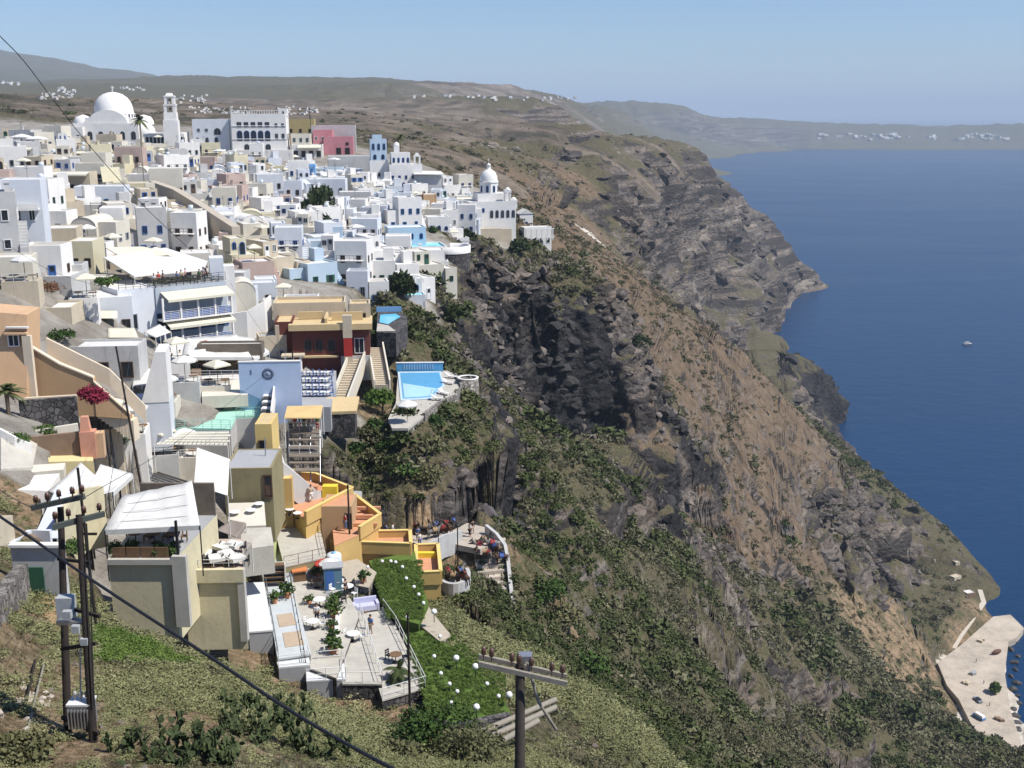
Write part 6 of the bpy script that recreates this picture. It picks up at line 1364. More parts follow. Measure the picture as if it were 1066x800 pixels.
# ------------------------------------------------------------------ lower paved terraces
def lower():
    Z = 178.5
    def plat(name, uv, z, floor, label, base=DSTONE, cat='terrace', depth=5):
        e = empty(name, G(uv[0][0], uv[0][1], z), 0, label, cat); L = -e.location; pts = [G(u,v,z)+L for u, v in uv]
        slab('paving', pts, .14, floor, e); c = sum(pts, Vector())/len(pts); slab('retaining_base', [c+(p-c)*.99-Vector((0,0,.14)) for p in pts], depth, base, e); return e
    plat('terrace', [(254,607),(275,606),(284,656),(259,658)], Z+1.6, PAVW, 'plain white roof terrace beside the olive retaining wall', GREYC)
    st = plat('terrace', [(274,596),(298,590),(324,681),(289,686)], Z+.6, mat('bluish_paving', (.46,.49,.49), .85, .1, 1), 'stepped bluish terrace with two tan square patches', GREYC)
    for uv in (((288,640),(304,638),(309,650),(291,653)), ((294,659),(312,657),(317,671),(297,674))): slab('tan_patch', [G(u,v,Z+.64)-st.location for u, v in uv], .03, mat('tan_paving', (.42,.33,.24), .85, .1, 1.5), st)
    plat('terrace', [(302,606),(345,588),(374,640),(350,706),(318,694)], Z, PAVE, 'main pale dining terrace of the lower restaurant')
    plat('terrace', [(352,640),(375,636),(398,712),(356,712)], Z-.5, PAVE, 'middle pale terrace strip ending in a dark stone wall')
    plat('terrace', [(372,642),(398,632),(412,652),(443,716),(398,729)], Z-.9, PAVE, 'outer pale terrace strip with a young palm')
    plat('terrace', [(318,697),(358,690),(360,707),(319,709)], Z-.3, PAVW, 'small white railed balcony below the main dining terrace', GREYC)
    plat('terrace', [(288,689),(321,682),(323,692),(290,695)], Z+.3, PAVW, 'small white railed balcony below the stepped bluish terrace', GREYC)
    plat('terrace', [(286,552),(332,545),(340,580),(296,590)], Z+1.6, PAVE, 'blank cream roof terrace behind the lower restaurant', OLIVE)
    plat('terrace', [(262,566),(300,560),(322,592),(275,606)], Z+.9, GREYC, 'grey shaded ramp terrace behind the stepped terrace', GREYC)
    plat('terrace', [(340,588),(372,582),(392,596),(384,612),(352,606)], Z-.1, mat('gravel_court', (.40,.35,.27), .95, .15, 2), 'gravel court behind the blue kiosk', GSTONE)
    rails = [([(290,695),(323,691)], Z+.3,'white railing along the stepped terrace balcony'), ([(323,691),(321,683)],Z+.3,'short white railing closing the stepped terrace balcony'), ([(319,709),(360,706),(359,691)], Z-.3, 'white railing round the small white balcony'), ([(331,690),(356,688)],Z-.3,'white railing behind the small white balcony'),
        ([(357,712),(398,711),(375,638)], Z-.5, 'long white railing around the middle terrace strip'), ([(398,729),(443,716),(412,652),(399,634)], Z-.9, 'long white railing around the outer terrace strip'), ([(296,590),(340,580),(332,546)], Z+1.6, 'brown railing along the blank cream roof terrace'), ([(275,600),(290,688)],Z+.6,'grey railing beside the stepped bluish terrace'), ([(302,606),(318,694)],Z,'dark railing between stepped and main terraces')]
    for i, (uv, z, lab) in enumerate(rails): railing([G(u,v,z) for u,v in uv], lab, .95, [RAILW,RAILW,RAILW,RAILW,RAILW,RAILW,WOOD,STEEL,DARK][i], 1.6, 1)
    palm(G(415,708,Z-.9), .9, 1.6, 'young low palm on the outer terrace strip', 16, 8)
    tank(G(348,590,Z+.6), 0, 'pale round water tank above the blue kiosk'); tank(G(273,556,Z+2.2), 0, 'pale round water tank beside the blank cream roof terrace'); tank(G(254,572,Z+1.4), 0, 'smaller pale tank at the edge of the grey ramp terrace', sc=.75)
    e = empty('kiosk', G(347,612,Z), .2, 'blue grey service kiosk under the round water tank', 'kiosk'); MB().box((0,0,1.05), (1.6,1.2,2.1)).build('body', mat('kiosk_blue', (.10,.19,.25), .6, .1, 1), e); MB().box((0,0,2.16), (1.8,1.4,.1)).build('roof', GREYC, e); MB().box((-.3,-.61,.95), (.75,.04,1.8)).build('door', WBLUE, e)
    T = [(333,632,'table','beside the potted shrub at mid terrace'),(352,612,'table','before the blue kiosk'),(362,618,'table','seaward of the blue kiosk')]
    for i, (u,v,_,w) in enumerate(T): table(G(u,v,Z), 0, f'round white table on the main terrace {w}')
    C = [(340,608),(346,618),(356,606),(342,625),(366,612),(369,622),(358,628)]
    for i, (u,v) in enumerate(C): (wchair if i%2 else dchair)(G(u,v,Z), i*1.1, f'{("dark","white")[i%2]} chair in the cluster by the blue kiosk, {ORD[i]} the kiosk door', 'chairs by the blue kiosk')
    parasol(G(343,604,Z), 0, 'half folded parasol at the blue kiosk', sc=.75); rparasol(G(338,603,Z), 0, 'small red parasol beside the blue kiosk', sc=.7)
    e = empty('bbq_table', G(312,604,Z), .3, 'orange topped garden cabinet at the head of the main terrace', 'cabinet'); MB().box((0,0,.5), (1.1,.8,1.0)).build('body', WOOD, e); MB().box((0,0,1.05), (1.4,1.1,.12)).build('top', mat('orange_top', (.55,.20,.07), .7, .1, 2), e)
    e = empty('garden_stall', G(286,610,Z+.7), .15, 'cream framed timber stall with brown shelves on the stepped terrace', 'stall'); MB().box((0,.6,1), (1.9,.1,2)).build('back_panel', CREAM, e)
    for z in (.35,.8,1.3,1.9): MB().box((0,.25,z), (1.8,.6,.06)).build('shelf', WOOD, e)
    for x in (-.95,.95): MB().box((x,.25,1), (.08,.7,2)).build('side_panel', CREAM, e)
    m = MB(); 
    PL = [(322,629,'tall'),(347,632,'bushy'),(348,642,'drooping'),(345,655,'spindly'),(346,668,'low'),(347,680,'dry'),(351,626,'broad'),(286,628,'dark'),(299,622,'round'),(331,600,'small'),(378,606,'dense'),(270,596,'wide')]
    for i, (u,v,w) in enumerate(PL): potplant(G(u,v,Z+(.6 if u < 300 else 0)), i, f'{w} potted plant on the lower terraces {("near the round white table","at the head of the planter row","second in the planter row","third in the planter row","fourth in the planter row","last in the planter row","beside the blue kiosk","by the timber stall","on the stepped terrace","by the cream roof terrace","on the gravel court","on the grey ramp")[i]}', None, .8+.25*(i%3))
    o = MB().box((0,0,.2), (.35,7.5,.4)).build('planter_kerb', WHITE, None, G(351,655,Z)); tag(o, 'low white kerb along the planter row on the main terrace', 'planter'); o.rotation_euler = (0,0,.12)
    for i,(u,v,z,w) in enumerate(((326,655,Z,'at mid height of the main terrace'),(330,612,Z,'beside the orange topped cabinet'),(368,668,Z-.5,'halfway down the middle strip'),(412,690,Z-.9,'halfway down the outer strip'))):
        (wtable if i%2 else table)(G(u,v,z), 0, f'{("white","brown")[i%2]} terrace table {w}')
        for a in (.3,2.5): (dchair if i%2 else wchair)(G(u,v,z)+Vector((math.cos(a)*.75,math.sin(a)*.75,0)), a-1.57, f'{("white","dark")[i%2]} chair, {"seaward" if a < 1 else "landward"} side of the table {w}')
    for i,(u,v,z,s_,t_,w) in enumerate(((330,648,Z,'white','black','standing at mid height of the main terrace'),(360,622,Z,'black','black','waiting by the blue kiosk chairs'),(386,660,Z-.9,'blue','beige','at the head of the outer strip'),(324,522,182.1,'beige','white','on the upper terracotta terrace'),(360,552,180.4,'red','blue','on the stepped terracotta terrace'))): person(s_, t_, G(u,v,z), i*1.3, f'person in {s_} {w}', pose=i%2)
    # covered blue white vehicle-like bundle and pale slab on outer strip
    e = empty('garden_sofa', G(381,636,Z-.9), .3, 'pale lilac covered garden sofa at the head of the outer terrace', 'sofa'); lil = mat('lilac_cover', (.48,.48,.62), .85, .06, 1); MB().box((0,0,.4), (2.0,.9,.45)).build('seat', lil, e); MB().box((0,.45,.7), (2.0,.25,.8)).build('backrest', lil, e)
    for x in (-1,1): MB().box((x,0,.5), (.25,.9,.6)).build('arm', lil, e)
    # lawns
    Zl = 177.6
    for nm, uv, z, lab in (('lawn', [(420,662),(444,655),(462,668),(494,692),(524,728),(532,742),(500,748),(472,754),(446,744),(440,712)], Zl, 0), ('upper_lawn', [(384,584),(432,574),(436,600),(446,628),(436,650),(414,644),(396,610)], Zl+.6, 0)):
        o = flat(nm, uv, z, 3.2, LAWN, kind='structure')
    rg = random.Random(9); pts = []
    for uv0, z in ((((425,660),(525,745)),Zl),(((388,584),(440,645)),Zl+.6)):
        for i in range(1400):
            u, v = rg.uniform(uv0[0][0],uv0[1][0]), rg.uniform(uv0[0][1],uv0[1][1]); p = G(u,v,z)
            ok = (v > 655+.75*(u-462) and v < 752 and u > 420+.3*(v-660)) if z == Zl else (u-385 < 55 and v > 576 and u > 384+.55*(v-584)*.6)
            if ok: pts.append(tuple(p))
    me = bpy.data.meshes.new('grass_tuft'); vs, fs = leafy(3, 60, .2, .6, 1); me.from_pydata(vs, [], fs); me.materials.append(LAWN); src = bpy.data.objects.new('grass_tuft', me)
    scatter('grass', 'bright green grass of the lamp lit lawns', np.array(pts), np.array([[0,0,rg.random()*6] for _ in pts]), np.array([[rg.uniform(.12,.3)]*3 for _ in pts]), [src])
    quadwall('lawn_wall', [(432,742,79.5),(470,756,78),(502,750,78.8),(530,744,80)], .1, .5, DSTONE, 'dark lava wall below the round lawn', drop=4)
    GL = [(475,687),(495,696),(459,700),(468,711),(507,711),(530,726),(476,719),(470,731),(496,739),(519,724),(452,682),(458,661),(452,638),(424,641),(441,626),(436,617),(431,609),(423,600),(419,588),(407,582),(398,582),(412,583),(383,588)]
    for i, (u,v) in enumerate(GL):
        up = v < 655; z = Zl+(.6 if up else 0); k = sum(1 for w in GL[:i] if (w[1] < 655) == up)
        big = (u,v) in ((475,687),(495,696),(530,726),(496,739),(452,638))
        p = G(u, v+9, z) if not big else G(u, v+10, z)
        globe(p, 0, f'white globe lamp on the {"upper" if up else "lower"} lawn, {ORD[[sorted([w for w in GL if (w[1] < 655) == up]).index((u,v))][0]]} the paved terraces', 'globe lamps on the lawns', 1.0 if big else .65)
    # log pile / timber steps by the near pole
    for i, (a, b) in enumerate((((500,764,72),(578,730,78)), ((512,768,71),(578,738,77)), ((524,772,70.5),(560,752,73)))):
        o = MB().tube([P(*a)+Vector((0,0,.1)), P(*b)+Vector((0,0,.1))], .2, 9).build('log', POLEG); tag(o, ('bleached log rail nearest the lawn wall behind the near pole','middle bleached log rail behind the near pole','short bleached log behind the near pole')[i], 'log')
    flat('footpath', [(440,622),(452,640),(470,662),(458,668),(436,650),(428,640)], 177.75, .4, mat('gravel_court',(0,0,0)), kind='structure')
lower()
# ------------------------------------------------------------------ yellow terraces
def yellow():
    capy = mat('yellow_coping', (.66,.50,.18), .7, .06, 1)
    def terr(name, uv, z, label, h, skip=(), depth=6):
        e = empty(name, G(uv[0][0],uv[0][1],z), 0, label, 'terrace'); L = -e.location; pts = [G(u,v,z)+L for u, v in uv]
        slab('floor', pts, .1, TERRA, e); c = sum(pts, Vector())/len(pts); slab('base', [c+(p-c)*.995-Vector((0,0,.1)) for p in pts], depth, OCHRE, e)
        n = len(pts)
        for i in range(n):
            if i in skip: continue
            a, b = pts[i], pts[(i+1)%n]; MB().sweep([a,b], h, .28, drop=.5).build('parapet', OCHRE, e); MB().sweep([a+Vector((0,0,h)),b+Vector((0,0,h))], .07, .36).build('coping', capy, e)
        return e
    e = terr('terracotta_terrace', [(306,499),(329,501),(367,516),(318,542),(304,528)], 182.0, 'upper terracotta terrace inside bright yellow parapets', .85, (3,4))
    bl = MB().box((0,0,.35), (2.2,.9,.7)); bl.build('bench', TERRA, e, G(320,512,182)-e.location)
    m = MB(); m.box((0,0,.6),(1.5,.9,1.2)); m.build('yellow_seat', mat('bright_yellow_cloth', (.70,.55,.05), .7, .1, 2), e, G(344,517,182)-e.location)
    e = terr('terracotta_terrace', [(369,522),(396,543),(374,557),(348,568),(345,540)], 180.3, 'stepped terracotta terrace below the upper yellow parapets', .8, (2,3,4))
    for i in range(3): MB().box((0,0,.2+.15*i), (3.0,.35,.3)).build('step', TERRA, e, G(377+2*i,548-7*i,180.3)-e.location)
    e = terr('terracotta_terrace', [(345,570),(372,560),(427,559),(428,573)], 178.7, 'lowest long terracotta terrace with yellow front rail', .7, ())
    e = terr('yellow_courtyard', [(433,575),(456,574),(459,603),(434,604)], 177.2, 'small yellow walled terracotta courtyard with a bench', .8, ()); MB().box((0,0,.25), (2,.5,.5)).build('yellow_bench', mat('bright_yellow_cloth', (0,0,0)), e, G(444,580,177.2)-e.location)
    H = House('yellow_house', 'plain ochre block with pale top edge above the terracotta terraces', 'house', P(297,530,109), .1); b = H.block(-.9, .75, 0, 3, 0, 3.0, OCHRE, roof=capy, par=.12); b = H.block(-1.4, -.9-.02, -.1, 3, 0, 3.1, mat('yellow_coping',(0,0,0)), par=.05)
    H = House('yellow_house', 'tan wall of the stair house carrying the upper terracotta terrace', 'house', P(352,568,108.5), .0); b = H.block(-1.6, 1.4, .4, 4, 0, 3.8, mat('tan_stair_wall', (0,0,0)), roof=TERRA, par=.1); H.op(b, 'F', .9, 1.2, .6, 2.0, 'plain', WBROWN)
    for i, (u,v) in enumerate(((302,536),(310,540),(293,540))): table(G(u,v,181.5), 0, ('small white table by the foot of the plain ochre block','small white table beside the upper terracotta terrace','small white table against the olive wall')[i], sc=.8)
    H = House('olive_house', 'olive brown rendered house with flat top above the white sail', 'house', P(258,522,100), .05); b = H.block(-2.0, 2.3, 0, 6, 0, 3.0, OLIVE, roof=GREYC, par=.12); H.op(b,'F',.9,.3,.8,2.2,'door',WBROWN)
    H = House('yellow_annex', 'pale yellow walled annex beside the striped steps', 'house', P(277,480,107), .05); b = H.block(-.9, .7, 0, 4, 0, 3.6, mat('annex_yellow', (.62,.46,.18), .85, .08, .6, stain=.1), roof=ROOFT, par=.1); H.op(b,'F',.4,.2,.7,1.9,'plain',WBROWN)
    o = MB().sweep([P(283,585,101),P(286,530,107)], 1.0, .3, drop=2).build('green_wall', mat('yellow_green_paint',(.45,.50,.20),.8,.1,1)); tag(o, 'thin yellow green edge wall running down beside the olive house', 'wall')
    tag(slab('pale_terrace_roof', [P(*q) for q in ((237,549,95),(277,547,95.5),(275,523,99.3),(238,524,99.3))], 3, CREAM), 'cream flat roof just under the olive rendered house', 'roof'); tag(slab('tan_terrace_roof', [P(*q) for q in ((252,572,92),(285,568,93),(282,549,95),(250,550,94.8))], 2.5, PAVE), 'tan flat roof below the cream flat roof of the olive house', 'roof')
    for i,(u,v,d) in enumerate(((245,540,97.2),(262,538,97.5),(270,531,98.6))): table(P(u,v,d), 0, ('white round table at the landward corner of the cream flat roof','white round table in the middle of the cream flat roof','white round table by the green edge wall on the cream flat roof')[i], sc=.85)
yellow()
# ------------------------------------------------------------------ mid left restaurants
def midleft():
    e = empty('mint_terrace', P(220,448,112), 0, 'mint green painted roof terrace with white railings', 'terrace'); L = -e.location; z = P(225,440,114).z
    pts = [G(u,v,z)+L for u, v in ((183,446),(240,447),(246,434),(272,433),(271,416),(190,419),(180,432))]; slab('floor', pts, .2, MINT, e); slab('base', [p*.985-Vector((0,0,.2)) for p in pts], 4, GREYW, e)
    for a, b in ((0,1),(2,3),(4,5),(5,6)): rail_mesh([pts[a],pts[b]], .95, 1.0, 3, .025).build('railing', mat('mint_iron',(.30,.50,.44),.5,.1,1) if a < 4 else RAILW, e)
    e = empty('pergola', P(205,462,106), 0, 'patterned cream lattice sunshade below the mint terrace', 'pergola'); L = -e.location
    q = [P(160,463,104)+L, P(191,450,107)+L, P(238,449,107.5)+L, P(237,464,104)+L]; pm = MB(); n1, n2 = 16, 5
    for j in range(n2):
        for i in range(n1):
            c = q[0].lerp(q[3],(i+.5)/n1).lerp(q[1].lerp(q[2],(i+.5)/n1),(j+.5)/n2); pm.box(tuple(c+Vector((.2*(j%2),0,0))), (.34,.5,.03), 0, .3)
    pm.build('lattice_panel', CREAMC, e); fr = MB()
    for j in range(n2+1): a = q[0].lerp(q[1],j/n2); b = q[3].lerp(q[2],j/n2); fr.tube([a,b], .03, 5)
    fr.build('frame', WHITE, e)
    for p in (q[0],q[3],q[1],q[2]): MB().tube([p,p-Vector((0,0,2.8))], .05, 6).build('post', WHITE, e)
    # striped steps
    e = empty('striped_steps', P(279,436,112), 0, 'steep black and white striped stair beside the mint terrace', 'stairs'); L = -e.location; a, b = P(276,437,112)+L, P(281,398,122)+L
    for i in range(12): p = a.lerp(b,i/12); q_ = a.lerp(b,(i+1)/12); MB().box(((p.x+q_.x)/2,(p.y+q_.y)/2,q_.z-.3), (1.0,(q_.y-p.y)*.98,.6)).build('tread', WHITE if i%2 else mat('black_step',(.04,.04,.045),.7,.1,1), e)
    MB().sweep([a+Vector((.65,0,0)),b+Vector((.65,0,0))], .9, .15, drop=1).build('side_wall', WHITE, e)
    # blue mural wall with a painted ring
    o = P(283,428,119); e = empty('mural_wall', o, .08, 'pale blue mural wall painted with a dark oval ring', 'wall'); mw = mat('mural_blue', (.40,.50,.68), .8, .08, .8, stain=.12); MB().box((0,.15,2.0), (6.5,.3,6.8)).build('wall_face', mw, e); MB().box((0,.15,5.45), (6.6,.4,.12)).build('coping', WHITE, e)
    MB().lathe([(.62,0),(.62,.02),(.34,.02),(.34,0)], 28).build('painted_ring', mat('ring_grey', (.10,.13,.20), .8, .1, 2), e, (-.2,-.012,4.1)).rotation_euler = (R(90),R(25),0)
    MB().lathe([(.26,0),(.26,.02),(.01,.02)], 20).build('painted_core', mat('core_grey', (.28,.34,.46), .8, .1, 2), e, (-.2,-.012,4.1)).rotation_euler = (R(90),0,0)
    MB().box((-2.0,-.012,4.3), (.16,.02,.5)).build('painted_mark', mat('ring_grey',(0,0,0)), e); MB().add([(-3.2,-.02,2.4),(-1.2,-.02,1.4),(-1.0,-.02,0),(-3.2,-.02,.2)], [(0,3,2,1)]).build('painted_patch', mat('patch_blue',(.16,.30,.45),.8,.1,1), e)
    landmark('the blue mural wall', o)
    # tented restaurant
    canopy('tent_canopy', [P(194,352,134), P(246,348,138), P(262,372,126), P(190,372,124)], 'broad cream white tent canopy in front of the tall bluish tower', CANVAS, low=2.8, sag=.35)
    canopy('tent_canopy', [P(160,362,130), P(196,352,134), P(214,364,128), P(168,374,124)], 'sloping white tent panel edged by the red parasol', CANVAS, low=2.8, sag=.2)
    canopy('tent_canopy', [P(246,350,139), P(262,352,139), P(280,366,131), P(264,374,127)], 'small white tent flap on the seaward side of the broad tent', CANVAS, low=2.6, sag=.15)
    rparasol(P(214,360,131)+Vector((0,0,-2.2)), .3, 'small red parasol poking over the white tents')
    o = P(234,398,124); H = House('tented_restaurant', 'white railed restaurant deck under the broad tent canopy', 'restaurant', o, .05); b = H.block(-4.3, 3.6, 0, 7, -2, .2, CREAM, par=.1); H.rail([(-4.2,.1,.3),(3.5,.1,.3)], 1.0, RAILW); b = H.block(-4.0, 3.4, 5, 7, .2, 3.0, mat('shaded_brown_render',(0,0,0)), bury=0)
    for i in range(5):
        p = P(204+13*i,390,125)+Vector((0,1.5,.3)); wtable(p, 0, f'small table inside the tented restaurant, {ORD[i]} the brown steps'); chair(p+Vector((.7,.2,0)), 1.5, f'brown chair inside the tented restaurant, {ORD[i]} the brown steps')
    e = empty('brown_steps', P(204,408,119), 0, 'narrow brown steps leading up into the tented restaurant', 'stairs'); a, b = P(204,410,118)-e.location, P(204,384,125)-e.location
    m = MB()
    for i in range(12): p = a.lerp(b,i/12); q_ = a.lerp(b,(i+1)/12); m.box(((p.x+q_.x)/2,(p.y+q_.y)/2,q_.z-.3), (1.0,(q_.y-p.y)*.97,.6))
    m.build('tread', mat('brown_render',(0,0,0)), e)
    roofstrip('flat_roof', [(210,413,117),(212,399,121),(257,394,123),(258,411,118)], 1.3, CREAM, 'cream flat roof between the brown steps and blue mural')
    # slanted white wall and hanging cloth at (160,380), and pool-blue shade
    e = empty('sloped_house', P(160,440,108), .2, 'white house with sloping side wall by the leaning black pole', 'house'); w = MB(); w.prism([(-1.9,0),(1.6,0),(1.6,4),(-1.9,4)], -3, 2.0); w.build('wall', BLUEW, e); MB().add([(-1.0,-.05,2),(1.6,-.05,2),(1.6,-.05,7),(.6,-.05,7),(-1.0,4,2),(1.6,4,2),(1.6,4,7),(.6,4,7)], [(0,1,2,3),(7,6,5,4),(0,3,7,4),(1,5,6,2),(3,2,6,7)]).build('sloping_wall', WHITE, e)
    canopy('sunshade', [P(138,402,112), P(142,385,117), P(166,383,118), P(162,400,112)], 'white square sunshade beside the sloping white wall', CANVAS, low=2.6)
    for i, (uv, m, lab) in enumerate(((( (80,366,116),(80,352,121),(140,349,123),(142,366,117) ), CREAMC, 'wide cream awning roof above the peach stair wall'), (((112,352,121),(112,342,125),(140,342,126),(144,352,121)), CREAMC, 'smaller cream awning behind the wide cream awning'), (((66,332,128),(66,324,131),(122,324,132),(122,332,128)), CREAMC, 'long thin cream awning over the pale blue shade'), (((78,344,126),(78,334,129),(98,334,130),(98,344,126)), PALEB, 'pale blue shade cloth under the thin cream awning'),(((80,320,132),(92,310,136),(106,318,133),(92,326,130)), CANVAS, 'white pyramid shade in front of the gabled house'),(((162,352,128),(150,346,130),(166,338,134),(178,346,130)), CANVAS, 'small slanted white shade in front of the arched doorway'))):
        canopy('sunshade', [P(*q) for q in uv], lab, m, low=2.6, sag=.15)
    H = House('shade_house', 'low house front in shade beneath the wide cream awning', 'house', P(112,388,113), .1); b = H.block(-4, 3.2, 0, 4, -1, 2.4, GREYW); H.row(b,'F',3,.4,1.2,1.7,'plain',WBROWN)
    H = House('awning_house', 'sand coloured low house above the peach stair wall', 'house', P(50,345,118), .1); b = H.block(-3.2, 2.6, 0, 5, -2, 2.2, SAND); H.op(b,'F',.7,.3,1.1,1.4,'window',WBROWN)
    bush('hedge', P(58,352,112), 1.6, .9, GLEAF, 'low dark hedge along the top of the peach stair wall', 'hedge', 500, 31, .15)
    H = House('grey_wall_house', 'long blank beige house wall behind the dark red roof garden', 'house', P(55,318,126), .05); b = H.block(-5, 2.3, 0, 6, -2, 3.0, GREYW)
    H = House('edge_house', 'worn sandy house corner at the photo edge above the peach tower', 'house', P(8,322,122), .2); b = H.block(-5, 2.6, 0, 5, -2, 2.6, SAND); b = H.block(1.2,3.0,.5,4,2.6,3.6,GREYW, bury=0)
    for i, (u,v,r,h,m,lab) in enumerate(((42,298,2.6,1.0,leaf_mat('rusty_leaf',[(.05,.03,.02),(.13,.06,.035),(.09,.09,.03)]),'rust red planting along the roof edge of the beige house'),(6,288,2.0,1.0,leaf_mat('rusty_leaf',[(0,0,0)]),'rust red planting at the photo edge beside the beige house'),(112,292,1.3,.9,GLEAF,'green planting beside the small yellow porch'))): bush('roof_garden', P(u,v+4,124-i), r, h, m, lab, 'plants', 700, 60+i, .16)
midleft()
# ------------------------------------------------------------------ under the mural: terrace with chairs, yellow awning, scaffold stair
def undermural():
    z = P(328,420,130).z
    e = empty('cafe_terrace', G(328,420,z), 0, 'crowded cafe terrace of white tables between mural and red hotel', 'terrace'); L = -e.location; slab('floor', [G(u,v,z)+L for u, v in ((314,424),(344,424),(350,402),(350,386),(314,386))], 3, GREYC, e)
    k = 0
    spots = [(318+7*i, 392+7*j) for j in range(4) for i in range(4)]
    places = [('seaward','middle','inner','wallward')[3-i]+' '+('back','third','second','front')[j] for j in range(4) for i in range(4)]
    for (u,v), w in zip(spots, places):
        p = G(u+(v%3)*.6, v, z); table(p, 0, f'white cafe table, {w.split()[1]} row, {w.split()[0]} place, between mural and red hotel', sc=.8)
        for a in (0.5, 3.4): bchair(p+Vector((math.cos(a)*.62,math.sin(a)*.62,0)), a-1.57, f'dark blue cafe chair on the {"hotel" if a < 1 else "mural"} side of the {w.split()[1]} row {w.split()[0]} table')
    e = empty('tan_awning', P(316,440,117), 0, 'flat tan awning roof on posts over a packed dining deck', 'awning'); L = -e.location
    q = [P(296,435,113)+L, P(334,435,114)+L, P(336,422,118)+L, P(299,423,118)+L]; slab('roof', q, .12, TANC, e)
    for p in q: MB().tube([p-Vector((0,0,.1)),p-Vector((0,0,3.2))], .06, 6).build('post', RAILW, e)
    e = empty('deck_scaffold', P(318,490,112), 0, 'dark open timber deck frame stepping down below the tan awning', 'deck'); L = -e.location
    m = MB()
    for j in range(6):
        v = 450+8*j; d = 115-.6*j; a, b = P(301,v,d)+L, P(333,v,d+.3)+L; m.sweep([a,b], .12, .9)
        if j in (0,3): m.sweep([a+Vector((0,.5,0)),b+Vector((0,.5,0))], .1, 2.6)
    m.build('deck_board', mat('grey_timber',(.19,.16,.13),.85,.25,3), e); m = MB()
    for u in (301,312,323,333): m.tube([P(u,448,115)+L, P(u,492,112)+L-Vector((0,0,1))], .06, 6)
    m.build('frame_post', STEEL, e)
    for j, z_ in ((450,115.2),(474,113.2)): rail_mesh([P(301,j,z_)+L,P(333,j,z_)+L], 1.0, 1.0, 2, .025).build('railing', RAILW, e)
    sh = ['white','red','blue','black','beige','pink','green','grey']
    for i in range(7): person(sh[i%8], sh[(i+3)%8], P(303+4.6*i, 449, 115.8), i, f'diner in a {sh[i%8]} shirt on the packed deck under the tan awning')
    e = empty('tan_landing', P(356,424,132), 0, 'tan flat roof landing at the foot of the hotel stair', 'roof'); L = -e.location; slab('slab', [P(u,v,132-.15*(v-416))+L for u, v in ((338,429),(340,414),(374,413),(371,428))], .35, ROOFT, e); slab('wall', [P(u,v,132-.15*(v-416))+L-Vector((0,0,.36)) for u, v in ((341,428),(343,416),(371,416),(369,428))], 3, DSTONE, e)
    tree(P(398,424,141), 2.6, 1.9, 'bright green bushy tree beside the hotel side stair', 12, leaf_mat('fresh_leaf',[(.03,.06,.01),(.07,.12,.02),(.12,.17,.05)]), n=900, size=.25)
    sl = MB()
    # white slope wall running down to the cliff below the deck
    quadwall('ramp_wall', [(286,460,113),(296,494,109),(330,520,112),(376,520,118)], [1.2,1.2,.9,.9], .25, GREYW, 'grey white ramp wall winding below the dark deck frame', drop=2)
undermural()
